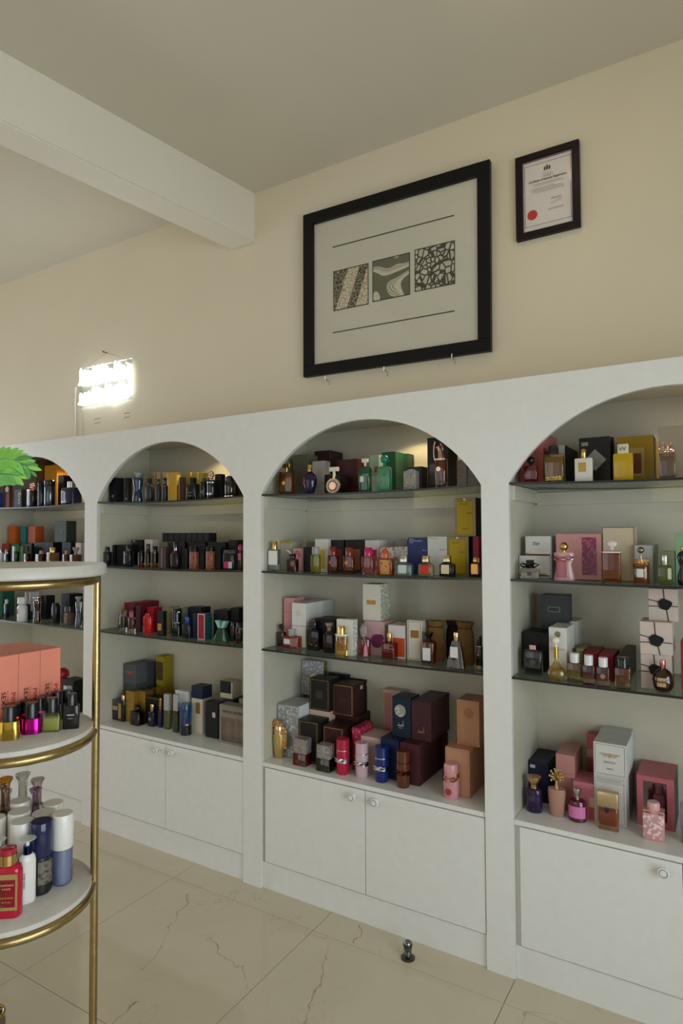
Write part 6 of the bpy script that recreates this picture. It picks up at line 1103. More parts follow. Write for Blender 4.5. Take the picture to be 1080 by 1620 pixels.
('box','perfume_box','box','third gold foil carton of the gold row on cabinet top of second arch','perfume boxes on cabinet top of second arch',(-0.915,0.2502,0.5448),0,(0.05,0.0604,0.1663),{'c': 'a0843a','m': 'foil'}),
('box','perfume_box','box','lower olive gold carton under the tall gold one on cabinet top of second arch','perfume boxes on cabinet top of second arch',(-0.9323,0.3159,0.5448),0,(0.0545,0.0699,0.1745),{'c': '8a7a20'}),
('box','perfume_box','box','tall gold carton with dark picture on cabinet top of second arch','perfume boxes on cabinet top of second arch',(-0.9348,0.3159,0.7197),0,(0.0571,0.07,0.1553),{'panel': [(0.05,0.95,0.15,0.8,'fleck','54482a')],'c': '96861c'}),
('box','perfume_box','box','black carton with olive top behind the brown bottle on cabinet top of second arch','perfume boxes on cabinet top of second arch',(-0.8467,0.1845,0.5448),0,(0.1048,0.07,0.141),{'panel': [(0,1,0.97,1,'foil','7a6a30')],'c': '1f1c1c'}),
('bot','perfume_bottle','bottle','navy bottle with silver crest and gold cap on cabinet top of second arch','perfume bottles on cabinet top of second arch',(-0.8289,0.1338,0.5448),0,(0.0432,0.0303,0.1141),{'m': 'gloss','c': '161630','p': 'soft','cap': ('cyl',0.55,'metal','d0b080'),'emb': [(0.42,0.5,0.2,'metal','b8b4a8')],'fb': 0.675,'sq': 'r'}),
('bot','perfume_bottle','bottle','navy bottle with copper cap on cabinet top of second arch','perfume bottles on cabinet top of second arch',(-0.7752,0.1397,0.5448),0,(0.0235,0.0188,0.1497),{'m': 'gloss','c': '1c1c3a','cap': ('cyl',0.7,'metal','a87a4c'),'fb': 0.598,'sq': 'r'}),
('bot','perfume_bottle','bottle','pale green tall bottle with silver grey cap on cabinet top of second arch','perfume bottles on cabinet top of second arch',(-0.7259,0.1434,0.5448),0,(0.0375,0.0263,0.1786),{'rad': 0.1,'c': 'dcdfc4','liq': ('b4b684',0.04,0.97),'cap': ('box',1.0,'satin','a9a5a4'),'fb': 0.534,'sq': 'r'}),
('bot','perfume_bottle','bottle','second pale green bottle with silver grey cap on cabinet top of second arch','perfume bottles on cabinet top of second arch',(-0.6404,0.12,0.5448),0,(0.0317,0.019,0.1923),{'rad': 0.1,'c': 'c8cdb4','liq': ('8a946a',0.04,0.97),'cap': ('box',1.0,'satin','a8a6a2'),'fb': 0.569,'sq': 'r'}),
('box','perfume_box','box','silver white carton behind the striped bottle on cabinet top of second arch','perfume boxes on cabinet top of second arch',(-0.646,0.1781,0.5448),0,(0.0899,0.0362,0.1992),{'c': 'c8cac8'}),
('bot','perfume_bottle','bottle','black based cylinder with orange and blue top on cabinet top of second arch','perfume bottles on cabinet top of second arch',(-0.5768,0.1218,0.5448),0,(0.0627,0.0564,0.1523),{'m': 'gloss','c': '15181a','cap': ('cyl',0.97,'gloss','1f3c68'),'band': [(0.33,0.37,'metal','d4b06a')],'lab': [(0.4,0.74,1.2,2.5,'paper','b8642c')],'fb': 0.297,'sq': 'o'}),
('box','perfume_box','box','cream carton with dark blue marbled top on cabinet top of second arch','perfume boxes on cabinet top of second arch',(-0.5386,0.1959,0.5448),0,(0.0739,0.07,0.2344),{'top': (0.74,'1f2840'),'panel': [(0.4,0.8,0.42,0.66,'paper','8a6a3a')],'c': 'cfc4b0'}),
('box','perfume_box','box','black carton with small white label on cabinet top of second arch','perfume boxes on cabinet top of second arch',(-0.42,0.1665,0.5448),0,(0.0812,0.05,0.1757),{'panel': [(0.55,0.78,0.58,0.72,'paper','c8bcc4')],'c': '232226'}),
('box','perfume_box','box','low dark purple carton carrying the cream one on cabinet top of second arch','perfume boxes on cabinet top of second arch',(-0.3439,0.2257,0.5448),0,(0.0694,0.1,0.1911),{'c': '2c2228'}),
('box','perfume_box','box','upper cream carton with black shape on cabinet top of second arch','perfume boxes on cabinet top of second arch',(-0.3655,0.2207,0.7363),0,(0.0783,0.07,0.0841),{'panel': [(0.0,0.9,0.3,1,'paper','1c1e24')],'c': 'c0b8a0'}),
('box','perfume_box','box','plain taupe carton behind the window carton on cabinet top of second arch','perfume boxes on cabinet top of second arch',(-0.2482,0.2157,0.5448),0,(0.0552,0.08,0.2051),{'c': '8f8878'}),
('box','display_box','box','taupe window carton with a row of miniatures on cabinet top of second arch','perfume boxes on cabinet top of second arch',(-0.271,0.1451,0.5448),0,(0.1504,0.06,0.1823),{'window': (0.08,0.98,0.06,0.68,'3a342e','b4a894'),'inside': ((0.22,0.3,0.8),(0.56,0.2,0.9),(0.86,0.2,0.7)),'text': [('BENTLEY FOR MEN',0.55,0.83,0.8,0.12,'4a423a')],'c': '8a8272'}),
('bot','perfume_bottle','bottle','blue bottle at the frame edge under the fern on top shelf of first arch','perfume bottles on top shelf of first arch',(-2.1167,0.05,1.7277),0,(0.0392,0.0235,0.123),{'m': 'gloss','c': '1c3c8c','cap': ('cyl',0.5,'metal','d2d2d0'),'fb': 0.742,'sq': 'r'}),
('box','perfume_box','box','brown carton with white round mark on top shelf of first arch','perfume boxes on top shelf of first arch',(-2.06,0.0712,1.7254),0,(0.0679,0.0225,0.16),{'disc': [(0.62,0.72,0.26,'paper','d8cfc8')],'lid': [(0.25,'3a1e16')],'c': '5c3226'}),
('box','perfume_box','box','black carton with white upright script on top shelf of first arch','perfume boxes on top shelf of first arch',(-1.921,0.0663,1.7223),0,(0.0752,0.0327,0.1128),{'text': [('Eros',0.75,0.5,0.9,0.5,'d0d0cc',1)],'c': '16171b'}),
('bot','perfume_bottle','bottle','black and red bottle with rose gold flower top on top shelf of first arch','perfume bottles on top shelf of first arch',(-1.7722,0.05,1.7204),0,(0.0636,0.0382,0.142),{'m': 'gloss','c': '1b1618','cap': ('flower',0.7,'metal','dcae98'),'band': [(0.7,0.74,'metal','c88a78')],'fb': 0.733,'sq': 'r'}),
('bot','perfume_bottle','bottle','black cylinder bottle with faint crest on top shelf of first arch','perfume bottles on top shelf of first arch',(-1.6855,0.05,1.7204),0,(0.0418,0.0376,0.1533),{'m': 'gloss','c': '12181c','cap': ('knobc',0.95,'gloss','101014'),'fb': 0.804,'sq': 'o'}),
('bot','perfume_bottle','bottle','gunmetal cylinder bottle with black cap on top shelf of first arch','perfume bottles on top shelf of first arch',(-1.6067,0.05,1.7211),0,(0.0623,0.056,0.153),{'m': 'metal','c': '5c6068','cap': ('knobc',0.97,'gloss','101014'),'fb': 0.782,'sq': 'o'}),
('box','perfume_box','box','amber orange carton behind the cylinder bottles on top shelf of first arch','perfume boxes on top shelf of first arch',(-1.8198,0.24,1.7211),0,(0.1246,0.08,0.2691),{'c': 'd08c28'}),
('box','perfume_box','box','brown carton behind the fern tip on top shelf of first arch','perfume boxes on top shelf of first arch',(-1.9505,0.25,1.7228),0,(0.0727,0.08,0.3109),{'c': '6e4a26'}),
('box','perfume_box','box','dark maroon carton near the post on top shelf of first arch','perfume boxes on top shelf of first arch',(-1.5728,0.13,1.7215),0,(0.0536,0.06,0.1841),{'c': '301a20'}),
('bot','perfume_bottle','bottle','wide navy bottle with silver cap on top shelf of first arch','perfume bottles on top shelf of first arch',(-1.406,0.05,1.7257),0,(0.1109,0.061,0.1312),{'m': 'gloss','c': '191c3c','cap': ('cyl',0.4,'metal','b8b4b4'),'rad': 0.12,'lab': [(0.1,0.25,0.2,0.75,'satin','6a6c80')],'fb': 0.725,'sq': 'r'}),
('bot','perfume_bottle','bottle','small white bottle at the frame edge on second shelf of first arch','perfume bottles on second shelf of first arch',(-2.0899,0.05,1.3841),0,(0.0323,0.0226,0.086),{'m': 'gloss','c': 'c8cccc','cap': ('cyl',0.5,'metal','d2d2d0'),'fb': 0.727,'sq': 'r'}),
('bot','perfume_bottle','bottle','black bottle with silver speckled cap on second shelf of first arch','perfume bottles on second shelf of first arch',(-2.0222,0.05,1.3827),0,(0.0386,0.0231,0.084),{'m': 'gloss','c': '15181c','cap': ('cyl',0.6,'metal','8a8a8e'),'fb': 0.676,'sq': 'r'}),
('bot','perfume_bottle','bottle','lime green glass bottle on second shelf of first arch','perfume bottles on second shelf of first arch',(-1.9333,0.05,1.3807),0,(0.0419,0.0252,0.1067),{'c': 'b4c88c','liq': ('5c7c1c',0.05,0.95),'cap': ('box',0.85,'frost','5c8c58'),'fb': 0.701,'sq': 'r'}),
('box','perfume_box','box','slim green carton beside the lime bottle on second shelf of first arch','perfume boxes on second shelf of first arch',(-1.8867,0.08,1.3801),0,(0.0323,0.05,0.1067),{'c': '4c6a3c'}),
('bot','perfume_bottle','bottle','dark red bottle with black flower cap on second shelf of first arch','perfume bottles on second shelf of first arch',(-1.8171,0.05,1.3796),0,(0.0375,0.0225,0.1111),{'m': 'gloss','c': '2a1214','cap': ('flower',0.8,'gloss','1c1216'),'emb': [(0.5,0.3,0.2,'metal','a8746c')],'fb': 0.557,'sq': 'r'}),
('bot','perfume_bottle','bottle','red amber glass bottle with pale stopper on second shelf of first arch','perfume bottles on second shelf of first arch',(-1.679,0.05,1.3795),0,(0.0608,0.0365,0.0825),{'liq': ('6e2412',0.2,0.98),'cap': ('cyl',0.35,'crystal','d8c8b0'),'c': 'ecdccb','rad': 0.06,'fb': 0.753,'sq': 'r'}),
('bot','perfume_bottle','bottle','golden glass bottle with gold cap on second shelf of first arch','perfume bottles on second shelf of first arch',(-1.5666,0.05,1.3803),0,(0.0653,0.0392,0.1014),{'liq': ('9a7a2c',0.15,0.95),'cap': ('cyl',0.5,'metal','d4ba74'),'lab': [(0.1,0.4,0.3,0.8,'paper','c8b890')],'c': 'ecdccb','rad': 0.06,'fb': 0.712,'sq': 'r'}),
('bot','perfume_bottle','bottle','narrow red glass bottle beside the golden one on second shelf of first arch','perfume bottles on second shelf of first arch',(-1.4441,0.05,1.3818),0,(0.0392,0.0235,0.0829),{'liq': ('7a2c1c',0.2,0.98),'cap': ('cyl',0.45,'crystal','d8b8a8'),'c': 'ecdccb','rad': 0.06,'fb': 0.74,'sq': 'r'}),
('bot','perfume_bottle','bottle','broad red brown bottle by the post on second shelf of first arch','perfume bottles on second shelf of first arch',(-1.3597,0.05,1.3836),0,(0.0598,0.0359,0.1001),{'liq': ('7c3418',0.2,0.98),'cap': ('flare',0.6,'crystal','d8b8a4'),'c': 'ecdccb','rad': 0.06,'fb': 0.592,'sq': 'r'}),
('box','perfume_box','box','long black low carton carrying the dark square one on second shelf of first arch','perfume boxes on second shelf of first arch',(-1.7633,0.185,1.3798),0,(0.1876,0.13,0.1299),{'c': '19181c'}),
('box','perfume_box','box','second black low carton near the post on second shelf of first arch','perfume boxes on second shelf of first arch',(-1.5438,0.185,1.3807),0,(0.0825,0.13,0.1294),{'c': '1b1a22'}),
('box','perfume_box','box','white carton behind the broad red brown bottle on second shelf of first arch','perfume boxes on second shelf of first arch',(-1.4213,0.14,1.3823),0,(0.0484,0.06,0.1256),{'c': 'c9c4c8'}),
('box','perfume_box','box','red low carton under the orange cartons on second shelf of first arch','perfume boxes on second shelf of first arch',(-2.1937,0.205,1.3862),0,(0.0763,0.13,0.1147),{'c': '9c4028'}),
('box','perfume_box','box','teal low carton under the orange cartons on second shelf of first arch','perfume boxes on second shelf of first arch',(-2.0888,0.205,1.3837),0,(0.0852,0.13,0.1175),{'c': '3c6c64'}),
('box','perfume_box','box','dark low carton under the second orange carton on second shelf of first arch','perfume boxes on second shelf of first arch',(-1.9698,0.205,1.3817),0,(0.1123,0.13,0.1198),{'c': '2a2422'}),
('box','perfume_box','box','first orange carton on the stack on second shelf of first arch','perfume boxes on second shelf of first arch',(-2.1584,0.1771,1.5019),0,(0.0729,0.0341,0.1097),{'lid': [(0.75,'a04a18'),(0.45,'a04a18')],'c': 'c05e1c'}),
('box','perfume_box','box','teal carton between the two orange ones on second shelf of first arch','perfume boxes on second shelf of first arch',(-2.0368,0.192,1.5019),0,(0.0539,0.06,0.1084),{'c': '1c7478'}),
('box','perfume_box','box','second orange carton with ribbed front on second shelf of first arch','perfume boxes on second shelf of first arch',(-1.9456,0.19,1.5019),0,(0.0756,0.06,0.1073),{'lid': [(0.75,'90401a'),(0.5,'90401a'),(0.25,'90401a')],'c': 'b4521e'}),
('box','perfume_box','box','dark square carton with pale slanted emblem on second shelf of first arch','perfume boxes on second shelf of first arch',(-1.6156,0.1642,1.5105),0,(0.1113,0.0685,0.1267),{'text': [('//',0.6,0.45,0.3,0.4,'8a9490')],'c': '3a423e'}),
('box','perfume_box','box','emerald carton at the frame edge on third shelf of first arch','perfume boxes on third shelf of first arch',(-2.1736,0.12,1.0416),0,(0.1112,0.08,0.2),{'c': '2a5c48'}),
('bot','perfume_bottle','bottle','dark navy bottle beside the white one on third shelf of first arch','perfume bottles on third shelf of first arch',(-2.067,0.0776,1.0402),0,(0.0323,0.0226,0.1145),{'m': 'gloss','c': '14182c','cap': ('cyl',0.6,'gloss','c8c8cc'),'fb': 0.761,'sq': 'r'}),
('bot','perfume_bottle','bottle','white bottle with screw cap and red label on third shelf of first arch','perfume bottles on third shelf of first arch',(-1.8343,0.0358,1.0389),0,(0.0655,0.0557,0.1438),{'p': 'shoulder','m': 'satin','c': 'd2d3d2','cap': ('cyl',0.85,'satin','d6d7d6'),'lab': [(0.25,0.5,0.42,0.72,'paper','8e3440')],'fb': 0.729,'sq': 'o'}),
('bot','perfume_bottle','bottle','teal glass bottle with black cap on third shelf of first arch','perfume bottles on third shelf of first arch',(-1.8617,0.0829,1.039),0,(0.0623,0.0374,0.0959),{'c': '8ab4ac','liq': ('12504c',0.05,0.95),'cap': ('cyl',0.6,'gloss','17191a'),'fb': 0.545,'sq': 'r'}),
('box','perfume_box','box','white carton with brown stripe on third shelf of first arch','perfume boxes on third shelf of first arch',(-1.8902,0.1322,1.0391),0,(0.0516,0.06,0.1646),{'panel': [(0.2,0.85,0,1,'paper','6a3428')],'c': 'c8c8c6'}),
('bot','perfume_bottle','bottle','amber hourglass bottle with silver top on third shelf of first arch','perfume bottles on third shelf of first arch',(-1.6785,0.0283,1.0388),0,(0.0509,0.0407,0.151),{'p': 'hour','c': 'd8c0a8','liq': ('4a2812',0.05,0.95),'cap': ('flare',0.9,'metal','d8d2c8'),'fb': 0.879,'sq': 'o'}),
('box','perfume_box','box','black carton beside the amber hourglass bottle on third shelf of first arch','perfume boxes on third shelf of first arch',(-1.8001,0.1787,1.0388),0,(0.0536,0.06,0.1437),{'c': '1c1f1f'}),
('bot','perfume_bottle','bottle','square black glass bottle on third shelf of first arch','perfume bottles on third shelf of first arch',(-1.5731,0.0738,1.0391),0,(0.0528,0.0317,0.1178),{'m': 'gloss','c': '14171a','cap': ('box',0.6,'gloss','141618'),'fb': 0.907,'sq': 'r'}),
('bot','perfume_bottle','bottle','brown ribbed round bottle with black cap on third shelf of first arch','perfume bottles on third shelf of first arch',(-1.4503,0.0777,1.0398),0,(0.0635,0.0571,0.1061),{'p': 'soft','m': 'hammer','c': '5a3e28','cap': ('cyl',0.8,'gloss','15151a'),'fb': 0.702,'sq': 'o'}),
('box','perfume_box','box','large black carton behind the brown ribbed bottle on third shelf of first arch','perfume boxes on third shelf of first arch',(-1.5473,0.165,1.0393),0,(0.0764,0.09,0.1664),{'c': '17181c'}),
('bot','perfume_bottle','bottle','silver hourglass bottle by the post on third shelf of first arch','perfume bottles on third shelf of first arch',(-1.3136,0.0367,1.0409),0,(0.0406,0.0325,0.1684),{'p': 'hour','c': 'd8dce0','liq': ('5a6478',0.05,0.6),'cap': ('flare',0.95,'crystal','d0cfc8'),'fb': 0.834,'sq': 'o'}),
('box','perfume_box','box','black carton with white stickers on cabinet top of first arch','black cartons on cabinet top of first arch',(-1.4374,0.105,0.5448),0,(0.1075,0.09,0.1845),{'panel': [(0.2,0.5,0.62,0.82,'paper','c4c4c8'),(0.55,0.9,0.58,0.85,'paper','8a8c90')],'c': '1a1b1c'}),
('bot','perfume_bottle','bottle','rounded red bottle half hidden by the coral cartons on cabinet top of first arch','perfume bottles on cabinet top of first arch',(-1.6755,0.2,0.5448),0,(0.0819,0.0491,0.2059),{'p': 'soft','m': 'gloss','c': 'b82030','cap': ('dome',0.9,'gloss','b01c2c'),'fb': 0.743,'sq': 'o'}),
('box','coral_box','box','tall coral carton with black and red upright lettering,front row,end nearest the gold post','coral cartons on the middle disc',(0.236,-1.2234,1.0789),1.506,(0.0544,0.112,0.178),{'c': 'e08870','text': [('SEXY',0.33,0.4,0.8,0.27,'3a1c1c',1),('PINK',0.76,0.37,0.8,0.27,'b01c2c',1),('eau de parfum',0.53,0.42,0.7,0.08,'b05c50',1)],'panel': [(0.78,0.999,0.02,0.12,'paper','e0507c')]}),
('box','coral_box','box','tall coral carton,hidden second row,end nearest the gold post','coral cartons on the middle disc',(0.1447,-1.2175,1.0789),1.506,(0.0544,0.07,0.177),{'c': 'e08870'}),
('box','coral_box','box','tall coral carton with black and red upright lettering,front row,third from the frame edge','coral cartons on the middle disc',(0.2325,-1.2783,1.0789),1.506,(0.0544,0.112,0.178),{'c': 'e08870','text': [('SEXY',0.33,0.4,0.8,0.27,'3a1c1c',1),('PINK',0.76,0.37,0.8,0.27,'b01c2c',1),('eau de parfum',0.53,0.42,0.7,0.08,'b05c50',1)]}),
('box','coral_box','box','tall coral carton,hidden second row,third from the frame edge','coral cartons on the middle disc',(0.1412,-1.2724,1.0789),1.506,(0.0544,0.07,0.177),{'c': 'e08870'}),
('box','coral_box','box','tall coral carton with black and red upright lettering,front row,second from the frame edge','coral cartons on the middle disc',(0.2289,-1.3332,1.0789),1.506,(0.0544,0.112,0.178),{'c': 'e08870','text': [('SEXY',0.33,0.4,0.8,0.27,'3a1c1c',1),('PINK',0.76,0.37,0.8,0.27,'b01c2c',1),('eau de parfum',0.53,0.42,0.7,0.08,'b05c50',1)]}),
('box','coral_box','box','tall coral carton,hidden second row,second from the frame edge','coral cartons on the middle disc',(0.1376,-1.3273,1.0789),1.506,(0.0544,0.07,0.177),{'c': 'e08870'}),
('box','coral_box','box','tall coral carton with black and red upright lettering,front row,frame edge end','coral cartons on the middle disc',(0.2254,-1.3881,1.0789),1.506,(0.0544,0.112,0.178),{'c': 'e08870','text': [('SEXY',0.33,0.4,0.8,0.27,'3a1c1c',1),('PINK',0.76,0.37,0.8,0.27,'b01c2c',1),('eau de parfum',0.53,0.42,0.7,0.08,'b05c50',1)]}),
('bot','perfume_bottle','bottle','gold mirrored bottle with black cap,nearest the frame edge on middle disc of gold stand','bottles on middle disc of gold stand',(0.3551,-1.3721,1.0789),0.76,(0.0424,0.0255,0.0756),{'p': 'straight','m': 'metal','c': 'c8a84a','rad': 0.4,'cap': ('cyl',0.66,'satin','0c0b0c'),'fb': 0.559,'sq': 'r'}),
('bot','perfume_bottle','bottle','magenta metallic bottle with black cap on middle disc of gold stand','bottles on middle disc of gold stand',(0.3573,-1.3199,1.0789),0.82,(0.0437,0.0262,0.0727),{'m': 'metal','c': 'b01c8c','rad': 0.45,'cap': ('cyl',0.66,'satin','0c0b0c'),'fb': 0.508,'sq': 'r'}),
('bot','perfume_bottle','bottle','pale yellow clear bottle with black cap on middle disc of gold stand','bottles on middle disc of gold stand',(0.3827,-1.2841,1.0789),0.707,(0.0397,0.0238,0.079),{'c': 'ecefd4','liq': ('dade9c',0.08,0.7),'rad': 0.12,'cap': ('cyl',0.66,'satin','0c0b0c'),'fb': 0.574,'sq': 'r'}),
('bot','perfume_bottle','bottle','glossy black bottle with grey print nearest the post on middle disc of gold stand','bottles on middle disc of gold stand',(0.4019,-1.2452,1.0789),0.804,(0.0373,0.0224,0.0832),{'m': 'gloss','c': '151416','rad': 0.2,'lab': [(0.28,0.72,0.58,0.63,'paper','a8a8ac'),(0.34,0.66,0.44,0.47,'paper','88888c')],'cap': ('cyl',0.66,'satin','0c0b0c'),'fb': 0.668,'sq': 'r'}),
('bot','perfume_bottle','bottle','black capped red bottle behind the gold mirrored one on middle disc of gold stand','bottles on middle disc of gold stand',(0.3111,-1.335,1.0789),1.029,(0.036,0.0216,0.0681),{'m': 'metal','c': '8a1c24','rad': 0.4,'cap': ('cyl',0.8,'satin','0c0b0c'),'fb': 0.56,'sq': 'r'}),
('bot','perfume_bottle','bottle','black capped scarlet bottle between the gold and magenta ones on middle disc of gold stand','bottles on middle disc of gold stand',(0.3096,-1.3029,1.0789),1.011,(0.0322,0.0193,0.0681),{'m': 'metal','c': 'b01c24','rad': 0.4,'cap': ('cyl',0.8,'satin','0c0b0c'),'fb': 0.562,'sq': 'r'}),
('bot','perfume_bottle','bottle','black capped violet bottle under the second coral carton on middle disc of gold stand','bottles on middle disc of gold stand',(0.3244,-1.2762,1.0789),0.999,(0.0323,0.0194,0.0709),{'m': 'metal','c': '6a1c4c','rad': 0.4,'cap': ('cyl',0.8,'satin','0c0b0c'),'fb': 0.563,'sq': 'r'}),
('bot','perfume_bottle','bottle','black capped wine red bottle behind the magenta one on middle disc of gold stand','bottles on middle disc of gold stand',(0.3123,-1.2492,1.0789),0.985,(0.0304,0.0182,0.0695),{'m': 'metal','c': '701c38','rad': 0.4,'cap': ('cyl',0.8,'satin','0c0b0c'),'fb': 0.564,'sq': 'r'}),
('bot','perfume_bottle','bottle','small black capped dark bottle before the last coral carton on middle disc of gold stand','bottles on middle disc of gold stand',(0.3123,-1.2222,1.0789),0.973,(0.0266,0.016,0.072),{'m': 'gloss','c': '2a1a1e','rad': 0.4,'cap': ('cyl',0.8,'satin','0c0b0c'),'fb': 0.567,'sq': 'r'}),
('bot','perfume_bottle','bottle','black capped smoky bottle behind the pale yellow one on middle disc of gold stand','bottles on middle disc of gold stand',(0.3183,-1.196,1.0789),0.957,(0.0303,0.0182,0.0712),{'m': 'gloss','c': '1e1c1c','rad': 0.4,'cap': ('cyl',0.8,'satin','0c0b0c'),'fb': 0.565,'sq': 'r'}),
('bot','mist_bottle','bottle','lavender blue mist bottle with white cylinder cap on lower disc of gold stand','bottles on lower disc of gold stand',(0.3672,-1.241,0.6991),0.954,(0.048,0.048,0.1673),{'p': 'tubeb','c': 'dcdfea','liq': ('c6cbdd',0.02,0.98),'wall': 0.93,'cap': ('cyl',1.06,'satin','e0ddd6'),'n': 28,'fb': 0.516,'sq': 'o'}),
('bot','mist_bottle','bottle','smoky grey mist bottle with glossy navy cap on lower disc of gold stand','bottles on lower disc of gold stand',(0.3592,-1.2919,0.6991),0.98,(0.0504,0.0504,0.1663),{'p': 'tubeb','c': '9a98a2','liq': ('3a3844',0.02,0.98),'wall': 0.93,'cap': ('cyl',1.0,'gloss','1c2448'),'lab': [(0.4,0.95,0.3,0.9,'fleck','6a6458')],'n': 28,'fb': 0.529,'sq': 'o'}),
('bot','lotion_bottle','bottle','white lotion bottle with navy pump collar on lower disc of gold stand','bottles on lower disc of gold stand',(0.3699,-1.3337,0.6991),1.347,(0.0371,0.0259,0.1445),{'rad': 0.45,'p': 'soft','m': 'satin','c': 'ddd9d2','col': ('1c2650',0.5,0.13),'cap': ('plate',1.0,'satin','d8dcda'),'text': [('body lotion',0.2,0.5,0.9,0.16,'4a4a52',1)],'fb': 0.757,'sq': 'r'}),
('bot','lotion_bottle','bottle','crimson lotion bottle with gold framed label and gold cap on lower disc of gold stand','bottles on lower disc of gold stand',(0.3823,-1.388,0.6991),0.638,(0.0621,0.031,0.15),{'rad': 0.4,'p': 'soft','m': 'gloss','c': 'b00f30','cap': ('cyl',0.56,'gloss','a01830'),'col': ('c2a468',0.6,0.145),'lab': [(0.2,0.93,0.16,0.84,'foil','cbb27a'),(0.27,0.86,0.22,0.74,'paper','9c1430')],'text': [('CHAMPAGNE',0.56,0.64,0.5,0.1,'d8b080'),('& ROSES',0.56,0.57,0.3,0.08,'d8b080'),('BODY LOTION',0.56,0.4,0.46,0.08,'d8a060'),('8 fl oz',0.56,0.32,0.3,0.07,'d8a060')],'fb': 0.765,'sq': 'r'}),
('bot','lotion_bottle','bottle','second white lotion bottle at the frame edge on lower disc of gold stand','bottles on lower disc of gold stand',(0.3108,-1.3639,0.6991),1.381,(0.0264,0.0185,0.1413),{'rad': 0.45,'p': 'soft','m': 'satin','c': 'd2cdc6','col': ('1c1c22',0.5,0.13),'cap': ('plate',1.0,'satin','d2d6d4'),'fb': 0.751,'sq': 'r'}),
('bot','mist_bottle','bottle','front white capped mist bottle directly behind the navy pump on lower disc of gold stand','bottles on lower disc of gold stand',(0.3085,-1.3089,0.6991),1.006,(0.0504,0.0504,0.1614),{'p': 'tubeb','c': 'd0d4dc','liq': ('9a9cae',0.02,0.98),'wall': 0.93,'cap': ('cyl',1.05,'satin','dcd8cf'),'n': 24,'fb': 0.511,'sq': 'o'}),
('bot','mist_bottle','bottle','middle white capped mist bottle of the file of three on lower disc of gold stand','bottles on lower disc of gold stand',(0.2596,-1.2859,0.6991),1.009,(0.051,0.051,0.1648),{'p': 'tubeb','c': 'd0d4dc','liq': ('9a9cae',0.02,0.98),'wall': 0.93,'cap': ('cyl',1.05,'satin','dcd8cf'),'n': 24,'fb': 0.512,'sq': 'o'}),
('bot','mist_bottle','bottle','rear white capped mist bottle of the file of three on lower disc of gold stand','bottles on lower disc of gold stand',(0.2142,-1.2554,0.6991),1.007,(0.0509,0.0509,0.171),{'p': 'tubeb','c': 'd0d4dc','liq': ('9a9cae',0.02,0.98),'wall': 0.93,'cap': ('cyl',1.05,'satin','dcd8cf'),'n': 24,'fb': 0.515,'sq': 'o'}),
('bot','mist_bottle','bottle','white capped mist bottle right behind the navy cap on lower disc of gold stand','bottles on lower disc of gold stand',(0.3038,-1.2507,0.6991),0.979,(0.0512,0.0512,0.1591),{'p': 'tubeb','c': 'd0d4dc','liq': ('9a9cae',0.02,0.98),'wall': 0.93,'cap': ('cyl',1.05,'satin','dcd8cf'),'n': 24,'fb': 0.511,'sq': 'o'}),
('bot','mist_bottle','bottle','rearmost white capped mist bottle beside the flared caps on lower disc of gold stand','bottles on lower disc of gold stand',(0.2737,-1.2023,0.6991),0.98,(0.0494,0.0494,0.1595),{'p': 'tubeb','c': 'd0d4dc','liq': ('9a9cae',0.02,0.98),'wall': 0.93,'cap': ('cyl',1.05,'satin','dcd8cf'),'n': 24,'fb': 0.513,'sq': 'o'}),
('bot','mist_bottle','bottle','front white capped mist bottle at the frame edge on lower disc of gold stand','bottles on lower disc of gold stand',(0.2337,-1.3288,0.6991),1.035,(0.0428,0.0428,0.1605),{'p': 'tubeb','c': 'd0d4dc','liq': ('9a9cae',0.02,0.98),'wall': 0.93,'cap': ('cyl',1.05,'satin','dcd8cf'),'n': 24,'fb': 0.517,'sq': 'o'}),
('bot','mist_bottle','bottle','rear white capped mist bottle at the frame edge on lower disc of gold stand','bottles on lower disc of gold stand',(0.1844,-1.3222,0.6991),1.038,(0.0469,0.0469,0.1612),{'p': 'tubeb','c': 'd0d4dc','liq': ('9a9cae',0.02,0.98),'wall': 0.93,'cap': ('cyl',1.05,'satin','dcd8cf'),'n': 24,'fb': 0.515,'sq': 'o'}),
('bot','perfume_bottle','bottle','clear bottle with wide grey disc cap,tallest on lower disc of gold stand','bottles on lower disc of gold stand',(0.1785,-1.226,0.6991),1.004,(0.0376,0.0376,0.222),{'p': 'hour','m': 'glass','c': 'e6e6e2','liq': ('e6e6e2',0.04,0.6),'cap': ('martini',1.0,'glass','dcdad6'),'n': 24,'fb': 0.687,'sq': 'o'}),
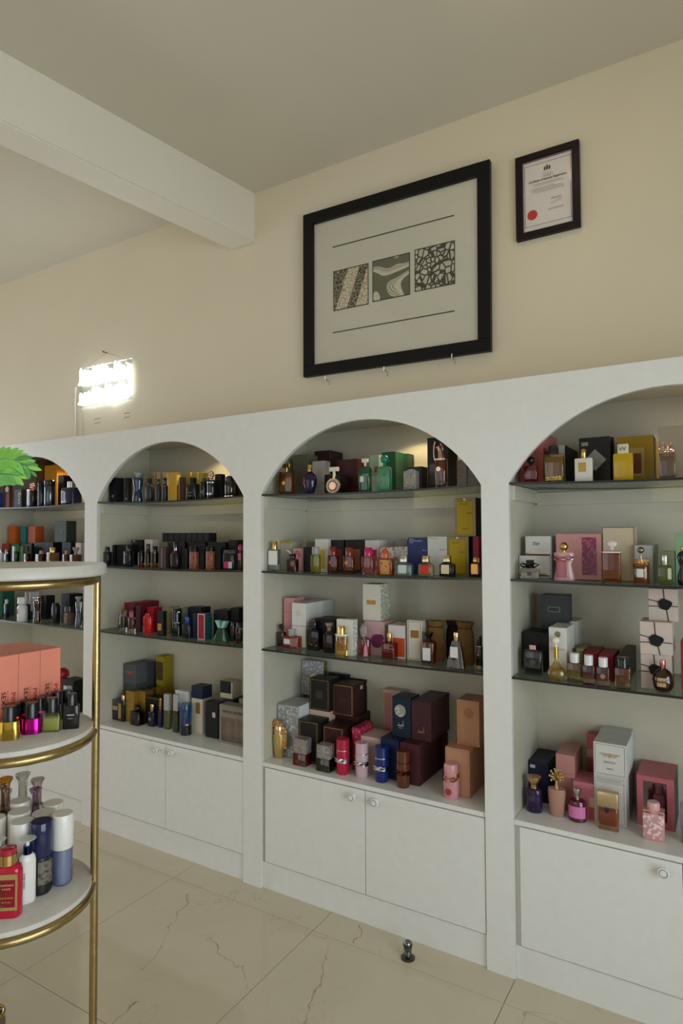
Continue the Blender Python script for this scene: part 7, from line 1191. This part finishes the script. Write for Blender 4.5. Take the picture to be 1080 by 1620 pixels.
('bot','perfume_bottle','bottle','clear bottle with flat pale disc cap and magenta neck on lower disc of gold stand','bottles on lower disc of gold stand',(0.2167,-1.2092,0.6991),0.993,(0.0346,0.0346,0.2104),{'p': 'hour','m': 'glass','c': 'e4dce0','liq': ('e4dce0',0.04,0.6),'cap': ('martini',1.0,'glass','d8cccc'),'n': 24,'fb': 0.687,'sq': 'o'}),
('bot','perfume_bottle','bottle','blue tinted bottle with mauve disc cap on lower disc of gold stand','bottles on lower disc of gold stand',(0.2526,-1.2379,0.6991),0.993,(0.0295,0.0295,0.2031),{'p': 'hour','m': 'glass','c': 'ccd6da','liq': ('ccd6da',0.04,0.6),'cap': ('martini',1.0,'glass','ccb8c8'),'n': 24,'fb': 0.689,'sq': 'o'}),
('bot','perfume_bottle','bottle','clear bottle with amber disc cap on lower disc of gold stand','bottles on lower disc of gold stand',(0.1706,-1.2676,0.6991),1.024,(0.0343,0.0343,0.2225),{'p': 'hour','m': 'glass','c': 'e8d8b4','liq': ('e8d8b4',0.04,0.6),'cap': ('martini',1.0,'glass','d8b060'),'n': 24,'fb': 0.688,'sq': 'o'}),
('bot','perfume_bottle','bottle','smoky bottle with brown disc cap on lower disc of gold stand','bottles on lower disc of gold stand',(0.1928,-1.2871,0.6991),1.026,(0.0215,0.0215,0.2167),{'p': 'hour','m': 'glass','c': 'b0a49c','liq': ('b0a49c',0.04,0.6),'cap': ('martini',1.0,'glass','c0b4ae'),'n': 24,'fb': 0.692,'sq': 'o'}),
('bot','perfume_bottle','bottle','narrow clear bottle with taupe disc cap on lower disc of gold stand','bottles on lower disc of gold stand',(0.2206,-1.2924,0.6991),1.014,(0.0199,0.0199,0.2122),{'p': 'hour','m': 'glass','c': 'dcd8d0','liq': ('dcd8d0',0.04,0.6),'cap': ('martini',1.0,'glass','ccc4bc'),'n': 24,'fb': 0.692,'sq': 'o'})]

for kind, name, cat, label, group, loc, rz, dim, op in DATA: BUILD[kind](name, cat, label, group, loc, rz, dim, op)
